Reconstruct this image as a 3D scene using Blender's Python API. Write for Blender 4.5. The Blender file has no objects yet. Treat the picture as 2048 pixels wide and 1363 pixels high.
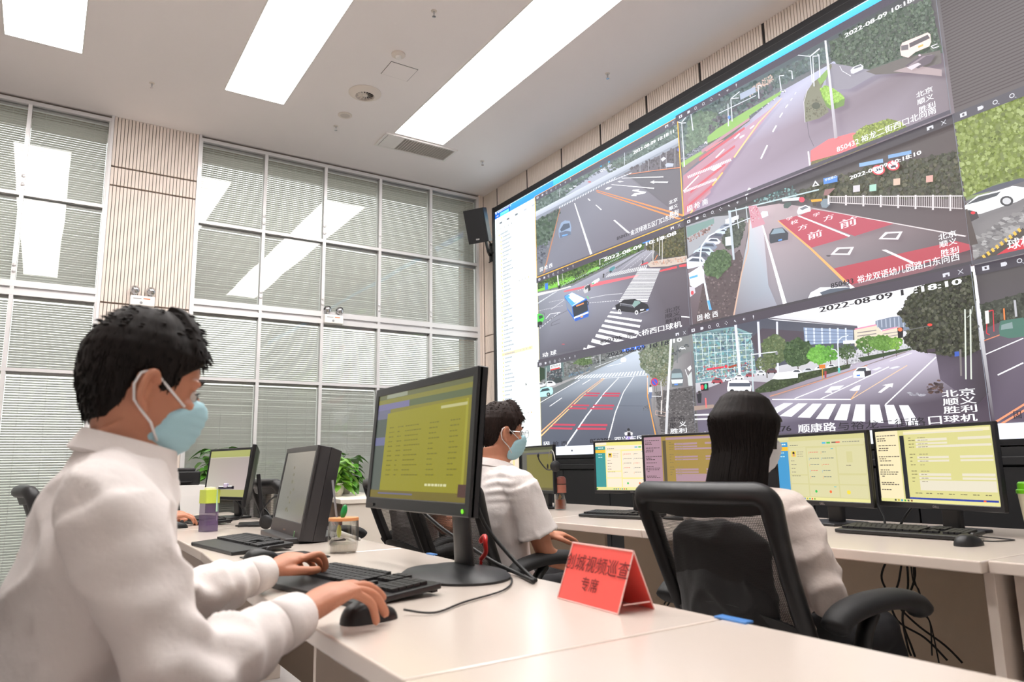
import bpy, bmesh, math, random
import numpy as np
from mathutils import Vector, Matrix, noise
random.seed(7)
PI = math.pi
SC = bpy.context.scene
COL = SC.collection
# ---------------------------------------------------------------- camera
FPX = 1436.99
YAW, PIT, ROL = [math.radians(a) for a in (33.16646, 9.81167, -1.03485)]
CAMZ = 1.03
FWD = Vector((math.sin(YAW)*math.cos(PIT), math.cos(YAW)*math.cos(PIT), math.sin(PIT)))
_r = Vector((math.cos(YAW), -math.sin(YAW), 0)); _u = _r.cross(FWD)
CR = _r*math.cos(ROL) + _u*math.sin(ROL)
CU = -_r*math.sin(ROL) + _u*math.cos(ROL)
CO = Vector((0, 0, CAMZ))
def _ray(x, y): return FWD*FPX + CR*(x-1024) - CU*(y-681.5)
def onx(x, y, X): d = _ray(x, y); return CO + d*(X/d.x)
def ony(x, y, Y): d = _ray(x, y); return CO + d*(Y/d.y)
def onz(x, y, z): d = _ray(x, y); return CO + d*((z-CAMZ)/d.z)
cd = bpy.data.cameras.new('camera'); cam = bpy.data.objects.new('camera', cd); COL.objects.link(cam)
cam.matrix_world = Matrix(((CR.x, CU.x, -FWD.x, 0), (CR.y, CU.y, -FWD.y, 0), (CR.z, CU.z, -FWD.z, CAMZ), (0, 0, 0, 1)))
cd.sensor_width = 36; cd.lens = FPX/2048*36; cd.clip_start = .05
cd.shift_y = 0.0
cd.dof.use_dof = True; cd.dof.focus_distance = 4.2; cd.dof.aperture_fstop = 5.0
SC.camera = cam
SC.view_settings.view_transform = 'Standard'; SC.view_settings.look = 'None'
SC.view_settings.gamma = 1.0; SC.view_settings.exposure = 0.0
try: SC.view_settings.use_curve_mapping = False
except Exception: pass
SC.cycles.use_denoising = True
SC.cycles.use_adaptive_sampling = True; SC.cycles.adaptive_threshold = .04
SC.cycles.max_bounces = 7; SC.cycles.diffuse_bounces = 4; SC.cycles.glossy_bounces = 3
SC.cycles.transparent_max_bounces = 16; SC.cycles.transmission_bounces = 4
SC.cycles.caustics_reflective = False; SC.cycles.caustics_refractive = False
SC.cycles.sample_clamp_indirect = 6

# ---------------------------------------------------------------- materials
def srgb(c):
    if isinstance(c, str): c = [int(c[i:i+2], 16)/255 for i in (0, 2, 4)]
    elif max(c) > 1.0: c = [v/255 for v in c]
    return tuple((v/12.92 if v <= .04045 else ((v+.055)/1.055)**2.4) for v in c)
MATS = {}
def mat(name, col, rough=.5, metal=0., spec=.5, bump=0., bscale=60., var=0., vscale=8., coat=0., sheen=0., stretch=None, trans=0., alpha=1., bdist=.002, sss=0.):
    if name in MATS: return MATS[name]
    m = bpy.data.materials.new(name); m.use_nodes = True; nt = m.node_tree; b = nt.nodes['Principled BSDF']
    c = (*srgb(col), 1)
    b.inputs['Base Color'].default_value = c
    b.inputs['Roughness'].default_value = rough; b.inputs['Metallic'].default_value = metal
    b.inputs['Specular IOR Level'].default_value = spec
    if coat: b.inputs['Coat Weight'].default_value = coat; b.inputs['Coat Roughness'].default_value = .15
    if sheen: b.inputs['Sheen Weight'].default_value = sheen
    if trans: b.inputs['Transmission Weight'].default_value = trans
    if alpha < 1: b.inputs['Alpha'].default_value = alpha
    if sss:
        b.inputs['Subsurface Weight'].default_value = sss; b.inputs['Subsurface Radius'].default_value = (.012, .005, .003); b.inputs['Subsurface Scale'].default_value = .6
    tc = nt.nodes.new('ShaderNodeTexCoord'); mp = nt.nodes.new('ShaderNodeMapping')
    nt.links.new(tc.outputs['Object'], mp.inputs['Vector'])
    if stretch: mp.inputs['Scale'].default_value = stretch
    nz = nt.nodes.new('ShaderNodeTexNoise'); nz.inputs['Scale'].default_value = vscale; nz.inputs['Detail'].default_value = 4
    nt.links.new(mp.outputs[0], nz.inputs['Vector'])
    mx = nt.nodes.new('ShaderNodeMix'); mx.data_type = 'RGBA'
    v = max(var, .015)
    mx.inputs['A'].default_value = (*[x*(1-v) for x in c[:3]], 1); mx.inputs['B'].default_value = (*[min(1, x*(1+v)) for x in c[:3]], 1)
    nt.links.new(nz.outputs['Fac'], mx.inputs['Factor']); nt.links.new(mx.outputs['Result'], b.inputs['Base Color'])
    if bump:
        n2 = nt.nodes.new('ShaderNodeTexNoise'); n2.inputs['Scale'].default_value = bscale; n2.inputs['Detail'].default_value = 5
        bp = nt.nodes.new('ShaderNodeBump'); bp.inputs['Strength'].default_value = bump; bp.inputs['Distance'].default_value = bdist
        nt.links.new(mp.outputs[0], n2.inputs['Vector']); nt.links.new(n2.outputs['Fac'], bp.inputs['Height']); nt.links.new(bp.outputs[0], b.inputs['Normal'])
    MATS[name] = m; return m
def emat(name, col, strength):
    if name in MATS: return MATS[name]
    m = bpy.data.materials.new(name); m.use_nodes = True; b = m.node_tree.nodes['Principled BSDF']
    b.inputs['Base Color'].default_value = (0, 0, 0, 1)
    b.inputs['Emission Color'].default_value = (*srgb(col), 1); b.inputs['Emission Strength'].default_value = strength
    MATS[name] = m; return m
def screen_mat(name, strength, rough=.35):
    if name in MATS: return MATS[name]
    m = bpy.data.materials.new(name); m.use_nodes = True; nt = m.node_tree; b = nt.nodes['Principled BSDF']
    b.inputs['Base Color'].default_value = (.01, .01, .01, 1); b.inputs['Roughness'].default_value = rough; b.inputs['Specular IOR Level'].default_value = .3
    a = nt.nodes.new('ShaderNodeAttribute'); a.attribute_name = 'col'
    nt.links.new(a.outputs['Color'], b.inputs['Emission Color']); b.inputs['Emission Strength'].default_value = strength
    m.cycles.emission_sampling = 'NONE' if False else 'AUTO'
    MATS[name] = m; return m

# ---------------------------------------------------------------- mesh builder
class MB:
    def __init__(s): s.v = []; s.f = []; s.c = None
    def add(s, vs, fs, T=None):
        b = len(s.v)
        s.v += [tuple(T @ Vector(v)) if T is not None else tuple(v) for v in vs]
        s.f += [tuple(b+i for i in f) for f in fs]
        return s
    def box(s, c, d, R=None, bev=0.):
        """c centre, d full size, R optional 3x3/4x4 rotation (about the centre)"""
        x, y, z = [q/2 for q in d]
        if bev <= 0:
            vs = [(i*x, j*y, k*z) for i in (-1, 1) for j in (-1, 1) for k in (-1, 1)]
            fs = [(0, 1, 3, 2), (4, 6, 7, 5), (0, 4, 5, 1), (2, 3, 7, 6), (0, 2, 6, 4), (1, 5, 7, 3)]
        else:
            bev = min(bev, .49*min(d))
            bm = bmesh.new(); bmesh.ops.create_cube(bm, size=1)
            for v in bm.verts: v.co = (v.co.x*d[0], v.co.y*d[1], v.co.z*d[2])
            bmesh.ops.bevel(bm, geom=bm.edges[:], offset=bev, segments=3, affect='EDGES', profile=.5)
            vs = [tuple(v.co) for v in bm.verts]; fs = [tuple(v.index for v in f.verts) for f in bm.faces]
            bm.verts.ensure_lookup_table(); bm.free()
        T = Matrix.Translation(Vector(c))
        if R is not None: T = T @ R.to_4x4()
        return s.add(vs, fs, T)
    def bb(s, lo, hi, bev=0.):
        return s.box([(a+b)/2 for a, b in zip(lo, hi)], [abs(b-a) for a, b in zip(lo, hi)], None, bev)
    def tube(s, path, r, n=10, caps=True, ry=None, up=None):
        """path points; r float or list; ry second radius (along frame up)"""
        P = [Vector(p) for p in path]; m = len(P)
        rr = r if isinstance(r, (list, tuple)) else [r]*m
        r2 = rr if ry is None else (ry if isinstance(ry, (list, tuple)) else [ry]*m)
        prev = Vector(up) if up is not None else None
        vs = []; fs = []
        for i, p in enumerate(P):
            t = (P[min(i+1, m-1)]-P[max(i-1, 0)])
            if t.length < 1e-9: t = Vector((0, 0, 1))
            t.normalize()
            if prev is None: prev = Vector((0, 0, 1)) if abs(t.z) < .9 else Vector((1, 0, 0))
            a = t.cross(prev)
            if a.length < 1e-6: a = t.orthogonal()
            a.normalize(); b = a.cross(t).normalized()
            if up is None: prev = b
            for k in range(n):
                q = 2*PI*k/n
                vs.append(p + a*(math.cos(q)*rr[i]) + b*(math.sin(q)*r2[i]))
        for i in range(m-1):
            for k in range(n):
                k2 = (k+1) % n
                fs.append((i*n+k, i*n+k2, (i+1)*n+k2, (i+1)*n+k))
        if caps: fs.append(tuple(range(n-1, -1, -1))); fs.append(tuple((m-1)*n+k for k in range(n)))
        return s.add(vs, fs)
    def lathe(s, prof, c=(0, 0, 0), n=24, T=None, loop=False):
        """prof list of (r,z)"""
        vs = []; fs = []; m = len(prof)
        for r, z in prof:
            for k in range(n): vs.append((c[0]+r*math.cos(2*PI*k/n), c[1]+r*math.sin(2*PI*k/n), c[2]+z))
        for i in range(m-1):
            for k in range(n): fs.append((i*n+k, i*n+(k+1) % n, (i+1)*n+(k+1) % n, (i+1)*n+k))
        if loop: fs += [((m-1)*n+i, (m-1)*n+(i+1) % n, (i+1) % n, i) for i in range(n)]
        else: fs.append(tuple(range(n-1, -1, -1))); fs.append(tuple((m-1)*n+k for k in range(n)))
        return s.add(vs, fs, T)
    def ell(s, c, r, R=None, nu=16, nv=10):
        vs = []; fs = []
        for j in range(nv+1):
            a = -PI/2 + PI*j/nv
            for k in range(nu):
                q = 2*PI*k/nu; vs.append((r[0]*math.cos(a)*math.cos(q), r[1]*math.cos(a)*math.sin(q), r[2]*math.sin(a)))
        for j in range(nv):
            for k in range(nu): fs.append((j*nu+k, j*nu+(k+1) % nu, (j+1)*nu+(k+1) % nu, (j+1)*nu+k))
        T = Matrix.Translation(Vector(c))
        if R is not None: T = T @ R.to_4x4()
        return s.add(vs, fs, T)
    def prism(s, poly, z0, z1, T=None):
        """poly list of (x,y); extruded z0..z1"""
        n = len(poly)
        a = sum(poly[i][0]*poly[(i+1) % n][1]-poly[(i+1) % n][0]*poly[i][1] for i in range(n))
        if a < 0: poly = poly[::-1]
        vs = [(x, y, z0) for x, y in poly] + [(x, y, z1) for x, y in poly]
        fs = [tuple(range(n-1, -1, -1)), tuple(range(n, 2*n))] + [(i, (i+1) % n, n+(i+1) % n, n+i) for i in range(n)]
        return s.add(vs, fs, T)
    def ring(s, outer, inner, z0, z1, T=None):
        """frame between two loops of equal count, extruded"""
        n = len(outer)
        vs = [(x, y, z) for z in (z0, z1) for L in (outer, inner) for x, y in L]
        fs = []
        for i in range(n):
            j = (i+1) % n
            fs += [(i, n+i, n+j, j), (2*n+i, 2*n+j, 3*n+j, 3*n+i), (i, j, 2*n+j, 2*n+i), (n+i, 3*n+i, 3*n+j, n+j)]
        return s.add(vs, fs, T)
    def build(s, name, m, parent=None, smooth=False, off=None, T=None, angle=None, **props):
        me = bpy.data.meshes.new(name)
        V = s.v
        if T is not None: V = [T @ Vector(v) for v in V]
        if off is not None: V = [(v[0]-off[0], v[1]-off[1], v[2]-off[2]) for v in V]
        me.from_pydata([tuple(v) for v in V], [], s.f); me.update()
        if s.c is not None:
            at = me.color_attributes.new('col', 'FLOAT_COLOR', 'CORNER')
            arr = np.array([c for f in s.c for c in f], dtype=np.float32).reshape(-1)
            at.data.foreach_set('color', arr)
        o = bpy.data.objects.new(name, me); COL.objects.link(o)
        if m is not None: me.materials.append(m)
        if parent is not None: o.parent = parent
        if smooth: shade(me, angle)
        for k, w in props.items(): o[k] = w
        return o
def shade(me, angle=None):
    me.polygons.foreach_set('use_smooth', [True]*len(me.polygons))
    if angle:
        try: me.set_sharp_from_angle(angle=math.radians(angle))
        except Exception: pass
    me.update()
def tag(o, label=None, cat=None, group=None, kind=None):
    if label: o['label'] = label
    if cat: o['category'] = cat
    if group: o['group'] = group
    if kind: o['kind'] = kind
    return o
def thing(name, label, cat, loc=(0, 0, 0), rz=0., group=None, kind=None):
    o = bpy.data.objects.new(name, None); COL.objects.link(o); o.empty_display_size = .05
    o.location = loc; o.rotation_euler = (0, 0, rz)
    return tag(o, label, cat, group, kind)
def copy_tree(o, parent=None, top=True):
    c = o.copy(); COL.objects.link(c)
    if parent is not None: c.parent = parent
    for ch in list(o.children): copy_tree(ch, c, False)
    return c
def put(o, loc, rz, label=None, group=None):
    o.location = loc; o.rotation_euler = (0, 0, rz)
    if label: o['label'] = label
    if group: o['group'] = group
    return o
def Rz(a): return Matrix.Rotation(a, 4, 'Z')
def Ry(a): return Matrix.Rotation(a, 4, 'Y')
def Rx(a): return Matrix.Rotation(a, 4, 'X')
def Tr(x, y, z): return Matrix.Translation((x, y, z))
def rrect(x0, y0, x1, y1, r, n=5):
    pts = []
    for cx, cy, a0 in ((x1-r, y1-r, 0), (x0+r, y1-r, 90), (x0+r, y0+r, 180), (x1-r, y0+r, 270)):
        for k in range(n+1):
            a = math.radians(a0+90*k/n); pts.append((cx+r*math.cos(a), cy+r*math.sin(a)))
    return pts
def smooth_path(P, n=6):
    """Catmull-Rom through the points"""
    P = [Vector(p) for p in P]; out = []
    for i in range(len(P)-1):
        a = P[max(i-1, 0)]; b = P[i]; c = P[i+1]; d = P[min(i+2, len(P)-1)]
        for k in range(n):
            t = k/n; out.append(.5*((2*b)+(c-a)*t+(2*a-5*b+4*c-d)*t*t+(3*b-a-3*c+d)*t**3))
    out.append(P[-1]); return out
def text_tris(body, align='LEFT'):
    """flat triangles of a string, letters 1 unit high: (verts2d, tris, width)"""
    cu = bpy.data.curves.new('tmp', 'FONT'); cu.body = body; cu.align_x = align; cu.resolution_u = 2
    o = bpy.data.objects.new('tmp', cu); COL.objects.link(o)
    dg = bpy.context.evaluated_depsgraph_get(); ev = o.evaluated_get(dg)
    me = bpy.data.meshes.new_from_object(ev)
    me.calc_loop_triangles()
    vs = [(v.co.x, v.co.y) for v in me.vertices]; ts = [tuple(t.vertices) for t in me.loop_triangles]
    bpy.data.objects.remove(o); bpy.data.curves.remove(cu); bpy.data.meshes.remove(me)
    w = max([x for x, y in vs] or [0])
    return vs, ts, w
def text_mb(body, h, T, thick=.0006, align='CENTER'):
    vs, ts, w = text_tris(body, align); m = MB()
    m.add([(x*h, y*h, thick) for x, y in vs], ts, T)
    return m
# shared materials
M_cream = mat('cream_fluted_panel', (232, 219, 208), .55, var=.03, vscale=3)
M_cream_back = mat('dark_groove_backing', (140, 126, 116), .8)
M_ceil = mat('ceiling_paint', (244, 238, 236), .9, spec=.2, var=.02, vscale=2)
M_white = mat('white_paint', (236, 232, 228), .6)
M_alu = mat('silver_white_frame', (222, 220, 220), .35, metal=.25)
M_black = mat('black_plastic', (22, 22, 24), .42, spec=.5, bump=.15, bscale=400)
M_blackg = mat('dark_bezel_plastic', (30, 30, 33), .33, spec=.5)
M_grayp = mat('charcoal_plastic', (52, 50, 52), .4)
M_desk = mat('white_laminate', (221, 208, 197), .22, spec=.5, var=.012, vscale=5, coat=.3)
M_deskedge = mat('laminate_edge', (226, 208, 192), .4)
M_beige = mat('beige_laminate', (212, 194, 172), .5, var=.03)
M_chrome = mat('polished_metal', (200, 200, 202), .2, metal=1)
M_cable = mat('black_rubber_cable', (16, 16, 17), .5)
# ================================================================ room shell
XW, YW, HC = 3.94, 6.566, 4.0
XL, YB = -3.2, -2.6
def struct(name, mb, m, parent=None, **k):
    o = mb.build(name, m, parent, **k)
    o['kind'] = 'structure'
    return o
M_floor = mat('pale_stone_floor', (204, 198, 195), .6, spec=.3, bump=.1, bscale=300, var=.05, vscale=30)
struct('floor', MB().bb((XL-.2, YB-.2, -.1), (XW+.2, YW+.6, 0)), M_floor)
# ceiling with three openings for the light panels
LIGHTS = [(-.43, .036), (1.0, 1.47), (2.452, 2.95)]
LY0, LY1 = .39, 5.63
xs = [XL-.2] + [q for L in LIGHTS for q in L] + [XW+.2]
cm = MB()
for i in range(0, len(xs), 2): cm.bb((xs[i], YB-.2, HC), (xs[i+1], YW+.6, HC+.12))
for a, b in LIGHTS:
    cm.bb((a, YB-.2, HC), (b, LY0, HC+.12)); cm.bb((a, LY1, HC), (b, YW+.6, HC+.12))
struct('ceiling', cm, M_ceil)
struct('wall_left', MB().bb((XL-.2, YB, 0), (XL, YW, HC)), M_white)
struct('wall_front', MB().bb((XL-.2, YB-.2, 0), (XW+.2, YB, HC)), M_white)
struct('wall_right', MB().bb((XW+.012, YB-.2, 0), (XW+.2, YW+.6, HC)), M_cream_back)

# ceiling light panels
M_diff = emat('lit_diffuser', (255, 251, 248), 15.0)
lamp_lab = ['long ceiling light panel nearest the video wall', 'long ceiling light panel between the other two panels', 'long ceiling light panel farthest from the video wall']
for (a, b), lb in zip(LIGHTS, lamp_lab[::-1]):
    t = thing('ceiling_light', lb, 'ceiling light', ((a+b)/2, (LY0+LY1)/2, HC), 0, 'long flush ceiling light panels')
    w, l = b-a, LY1-LY0
    MB().bb((-w/2+.006, -l/2+.006, .006), (w/2-.006, l/2-.006, .02)).build('diffuser', M_diff, t)
    MB().ring([(-w/2-.004, -l/2-.004), (w/2+.004, -l/2-.004), (w/2+.004, l/2+.004), (-w/2-.004, l/2+.004)],
              [(-w/2+.006, -l/2+.006), (w/2-.006, -l/2+.006), (w/2-.006, l/2-.006), (-w/2+.006, l/2-.006)], -.003, .04).build('frame', M_white, t)
    MB().bb((-w/2, -l/2, .03), (w/2, l/2, .1)).build('housing', M_white, t)

# fluted panels: vertical strips with thin dark gaps, real relief
def flutes_y(y0, y1, z0, z1, pitch=.0235, gap=.0045):
    m = MB(); n = max(1, round((y1-y0)/pitch)); p = (y1-y0)/n
    for i in range(n): m.bb((XW+.003, y0+i*p+gap/2, z0), (XW+.013, y0+(i+1)*p-gap/2, z1))
    return m
def flutes_x(x0, x1, z0, z1, pitch=.0265, gap=.005):
    m = MB(); n = max(1, round((x1-x0)/pitch)); p = (x1-x0)/n
    for i in range(n): m.bb((x0+i*p+gap/2, YW-.004, z0), (x0+(i+1)*p-gap/2, YW+.02, z1))
    return m
wr = bpy.data.objects['wall_right']
seams = [YB, -1.71, -1.13, -.56, .0, .55, 1.10, 1.66, 2.23, 2.81, 3.385, 3.96, 4.545, 5.12, 5.705, 6.285, YW]
for a, b in zip(seams[:-1], seams[1:]):
    if b > 6.29: 
        for z0, z1 in ((0, 2.215), (2.23, 2.4), (2.415, HC)): struct('fluted_panel', flutes_y(a+.006, b, z0, z1), M_cream, wr)
    else: struct('fluted_panel', flutes_y(a+.011, b-.011, 3.62, HC), M_cream, wr)
sm_ = MB()
for a in seams[1:-1]: sm_.bb((XW+.009, a-.011, 0), (XW+.0125, a+.011, HC))
struct('panel_joint', sm_, mat('dark_panel_joint', (44, 40, 38), .8), wr)
# back wall: piers and the strips above and below the windows
WX0, WX1 = -2.55, .29
VX0, VX1 = 1.0, 3.86
bw = MB()
bw.bb((XL, YW+.02, 0), (WX0, YW+.3, HC)); bw.bb((WX1, YW+.02, 0), (VX0, YW+.3, HC)); bw.bb((VX1, YW+.02, 0), (XW+.2, YW+.3, HC))
bw.bb((WX0, YW+.02, 3.96), (WX1, YW+.3, HC)); bw.bb((VX0, YW+.02, 3.975), (VX1, YW+.3, HC))
bw.bb((WX0, YW+.02, 0), (WX1, YW+.3, .12)); bw.bb((VX0, YW+.02, 0), (VX1, YW+.3, .12))
wb = struct('wall_back', bw, M_cream_back)
for a, b in ((WX1+.022, VX0-.02),):
    for z0, z1 in ((0, 2.2), (2.215, 2.385), (2.4, 3.385), (3.4, 3.55), (3.565, HC)): struct('fluted_panel', flutes_x(a, b, z0, z1), M_cream, wb)
struct('fluted_panel', flutes_x(VX1+.012, XW-.004, 0, HC), M_cream, wb)
struct('fluted_panel', flutes_x(XL, WX0-.02, 0, HC), M_cream, wb)
tm = MB()
for x in (WX1+.011, VX0-.01): tm.bb((x-.011, YW-.02, 0), (x+.011, YW+.02, HC))
struct('trim_1', tm, M_alu)

# windows
def glass_mat():
    m = bpy.data.materials.new('window_glass'); m.use_nodes = True; nt = m.node_tree; nt.nodes.clear()
    out = nt.nodes.new('ShaderNodeOutputMaterial'); mx = nt.nodes.new('ShaderNodeMixShader')
    tr = nt.nodes.new('ShaderNodeBsdfTransparent'); gl = nt.nodes.new('ShaderNodeBsdfGlossy'); fr = nt.nodes.new('ShaderNodeFresnel')
    tr.inputs[0].default_value = (.96, .97, .96, 1); gl.inputs['Roughness'].default_value = .003; fr.inputs['IOR'].default_value = 1.47
    nz = nt.nodes.new('ShaderNodeTexNoise'); nz.inputs['Scale'].default_value = 2.2; nz.inputs['Detail'].default_value = 1
    tc = nt.nodes.new('ShaderNodeTexCoord'); bp = nt.nodes.new('ShaderNodeBump'); bp.inputs['Strength'].default_value = .25; bp.inputs['Distance'].default_value = .004
    nt.links.new(tc.outputs['Object'], nz.inputs['Vector']); nt.links.new(nz.outputs['Fac'], bp.inputs['Height']); nt.links.new(bp.outputs[0], gl.inputs['Normal'])
    nt.links.new(fr.outputs[0], mx.inputs[0]); nt.links.new(tr.outputs[0], mx.inputs[1]); nt.links.new(gl.outputs[0], mx.inputs[2]); nt.links.new(mx.outputs[0], out.inputs[0])
    return m
M_glass = glass_mat()
def slat_mat():
    m = bpy.data.materials.new('blind_slat'); m.use_nodes = True; nt = m.node_tree; b = nt.nodes['Principled BSDF']
    b.inputs['Base Color'].default_value = (*srgb((205, 204, 200)), 1); b.inputs['Roughness'].default_value = .45
    out = nt.nodes['Material Output']; tl = nt.nodes.new('ShaderNodeBsdfTranslucent'); tl.inputs[0].default_value = (*srgb((225, 225, 215)), 1)
    mx = nt.nodes.new('ShaderNodeMixShader'); mx.inputs[0].default_value = .12
    nt.links.new(b.outputs[0], mx.inputs[1]); nt.links.new(tl.outputs[0], mx.inputs[2]); nt.links.new(mx.outputs[0], out.inputs[0])
    return m
M_slat = slat_mat(); M_cord = mat('blind_cord', (225, 225, 222), .7)
ROWS = [(.15, 1.80, 58, .0202), (1.825, 2.385, 38, .020), (2.505, 3.18, 0, .02), (3.21, 3.945, 0, .02)]
def window(n, x0, cols, w, label):
    t = thing('window_%d' % n, None, None, (x0, YW, 0), 0, None, 'structure')
    x1 = cols*w
    f = MB()
    for i in range(cols+1): f.bb((i*w-.014, -.012, .1), (i*w+.014, .07, 3.97))
    for z, h in ((3.96, .03), (3.195, .028), (2.475, .05), (2.405, .045), (1.81, .026), (.13, .05)): f.bb((-.014, -.014, z-h/2), (x1+.014, .07, z+h/2))
    f.bb((-.014, .01, 2.40), (x1+.014, .07, 2.48))
    o = f.build('window_frame', M_alu, t)
    for i in range(cols):
        for r, (z0, z1, _, _) in enumerate(ROWS):
            a, b = i*w+.014, (i+1)*w-.014
            MB().bb((a, .018, z0), (b, .022, z1)).build('pane', M_glass, t)
            bl = MB(); pitch = .0195
            ns = int((z1-z0-.03)/pitch)
            rnd = random.Random(n*100+i*10+r)
            ang = math.radians((62, 58, 57, 58)[r] + rnd.uniform(-3, 3)) if r > 1 else math.radians(53 if (r == 0 and n == 2) else rnd.choice((36, 41, 46)))
            hw = .0125
            for k in range(ns):
                z = z0+.008+k*pitch; s_, c_ = math.sin(ang)*hw, math.cos(ang)*hw
                y = .05
                q = rnd.uniform(-.0006, .0006)
                bl.add([(a+.004, y-c_, z-s_+q), (b-.004, y-c_, z-s_+q), (b-.004, y, z+.001+q), (a+.004, y, z+.001+q), (b-.004, y+c_, z+s_+q), (a+.004, y+c_, z+s_+q)], [(0, 1, 2, 3), (3, 2, 4, 5)])
            bo = bl.build('blind', M_slat, t, smooth=False)
            hd = MB(); hd.bb((a+.002, .038, z1-.022), (b-.002, .062, z1-.002)); hd.build('head_rail', M_alu, bo)
            cc = MB()
            for q in (.18, .5, .82): cc.bb((a+(b-a)*q-.0009, .0355, z0), (a+(b-a)*q+.0009, .0365, z1))
            cc.build('cord', M_cord, bo)
    # small round latches on the mullions
    for i in range(1, cols):
        for z in (3.34, 3.27, 2.62, 2.57):
            MB().lathe([(.002, 0), (.013, 0), (.013, .01), (.004, .014)], n=12, T=Tr(i*w, -.012, z) @ Rx(PI/2)).build('latch', M_alu, t)
    return t
window(1, WX0, 5, (WX1-WX0)/5, '')
window(2, VX0, 5, (VX1-VX0)/5, '')
# world: overcast sky over trees and pale buildings
W = bpy.data.worlds.new('overcast_day'); SC.world = W; W.use_nodes = True; nt = W.node_tree
bg = nt.nodes['Background']; tc = nt.nodes.new('ShaderNodeTexCoord'); sp = nt.nodes.new('ShaderNodeSeparateXYZ')
nz = nt.nodes.new('ShaderNodeTexNoise'); nz.inputs['Scale'].default_value = 5; nz.inputs['Detail'].default_value = 5
rp = nt.nodes.new('ShaderNodeValToRGB'); e = rp.color_ramp.elements
e[0].position = .0; e[0].color = (.10, .10, .09, 1); e[1].position = 1; e[1].color = (.95, 1.0, 1.05, 1)
a = e.new(.47); a.color = (.45, .47, .40, 1); a = e.new(.53); a.color = (.85, .86, .80, 1); a = e.new(.60); a.color = (.82, .83, .79, 1); a = e.new(.72); a.color = (.95, .98, .95, 1)
ad = nt.nodes.new('ShaderNodeMath'); ad.operation = 'MULTIPLY_ADD'; ad.inputs[1].default_value = .5; ad.inputs[2].default_value = .5
a2 = nt.nodes.new('ShaderNodeMath'); a2.operation = 'MULTIPLY_ADD'; a2.inputs[1].default_value = .22
s2 = nt.nodes.new('ShaderNodeMath'); s2.operation = 'SUBTRACT'; s2.inputs[1].default_value = .5
nt.links.new(tc.outputs['Generated'], sp.inputs[0]); nt.links.new(tc.outputs['Generated'], nz.inputs['Vector'])
nt.links.new(sp.outputs['Z'], ad.inputs[0]); nt.links.new(nz.outputs['Fac'], s2.inputs[0]); nt.links.new(s2.outputs[0], a2.inputs[0]); nt.links.new(ad.outputs[0], a2.inputs[2])
nt.links.new(a2.outputs[0], rp.inputs[0]); nt.links.new(rp.outputs[0], bg.inputs[0]); bg.inputs[1].default_value = 2.2

# ------------------------------------------------ ceiling fittings
def at_ceil(px, py): p = onz(px, py, HC); return (p.x, p.y, HC)
M_vent = mat('off_white_vent', (226, 216, 206), .5); M_dark = mat('dark_void', (40, 36, 34), .9)
t = thing('round_air_diffuser', 'round swirl air diffuser with radial vanes in the ceiling', 'air vent', at_ceil(730, 186))
MB().lathe([(.075, -.03), (.085, -.03), (.13, -.004), (.13, .0), (.07, .0), (.072, -.02)], n=40, loop=True).build('rim', M_vent, t, smooth=True, angle=50)
MB().lathe([(.001, -.006), (.074, -.006), (.074, .0), (.001, .0)], n=32).build('backing', M_dark, t)
v = MB()
for k in range(14):
    a = 2*PI*k/14; v.box((.046*math.cos(a), .046*math.sin(a), -.019), (.056, .012, .0015), (Rz(a) @ Rx(.6)))
v.build('vane', M_vent, t)
MB().lathe([(.001, -.03), (.02, -.028), (.022, -.01), (.001, -.006)], n=20).build('hub', M_vent, t, smooth=True)
t = thing('smoke_detector', 'small white smoke detector beside the ceiling hatch', 'smoke detector', at_ceil(797, 108))
MB().lathe([(.03, 0), (.05, 0), (.05, -.012), (.035, -.02), (.001, -.021)], n=28).build('housing', M_vent, t, smooth=True, angle=40)
MB().lathe([(.001, -.04), (.02, -.038), (.022, -.02), (.001, -.02)], n=20).build('sensor_cap', M_white, t)
t = thing('ceiling_speaker', 'small flat round ceiling speaker near the swirl diffuser', 'speaker', at_ceil(690, 230))
MB().lathe([(.04, 0), (.06, 0), (.06, -.004), (.048, -.008), (.04, -.006)], n=30, loop=True).build('rim', M_vent, t, smooth=True, angle=40)
MB().lathe([(.001, -.007), (.041, -.006), (.041, 0), (.001, 0)], n=30).build('grille', mat('speaker_cloth', (205, 196, 188), .8), t)
spr = thing('sprinkler_head', 'fire sprinkler head at the top edge, beyond the smoke detector', 'sprinkler', (0, 0, HC), 0, 'fire sprinkler heads in the ceiling')
MB().lathe([(.001, 0), (.02, 0), (.018, -.004), (.001, -.005)], n=16).build('escutcheon', M_vent, spr)
MB().lathe([(.001, -.005), (.007, -.005), (.006, -.02), (.003, -.035), (.001, -.04)], n=10).build('nozzle', M_chrome, spr)
MB().lathe([(.001, -.043), (.013, -.042), (.013, -.04), (.001, -.04)], n=14).build('deflector', M_chrome, spr)
sl = ['fire sprinkler head nearest the top edge, beyond the smoke detector', 'fire sprinkler head between the two panels farthest from the video wall', 'fire sprinkler head beside the small round ceiling speaker',
      'fire sprinkler head above the middle of the video wall', 'fire sprinkler head nearest the corner of window and video wall']
for i, (px, py) in enumerate([(868, 22), (304, 166), (672, 252), (1215, 147), (965, 322)]):
    o = spr if i == 0 else copy_tree(spr); put(o, at_ceil(px, py), 0, sl[i])
# access hatch
h = onz(797, 137, HC); t = thing('ceiling_hatch', 'square access hatch outlined flush in the ceiling', 'access hatch', (2.072, 4.67, HC))
MB().bb((-.107, -.096, -.003), (.107, .096, -.0002)).build('panel', M_ceil, t)
MB().ring([(-.110, -.099), (.110, -.099), (.110, .099), (-.110, .099)], [(-.107, -.096), (.107, -.096), (.107, .096), (-.107, .096)], -.0015, -.0002).build('seam', M_dark, t)
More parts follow.
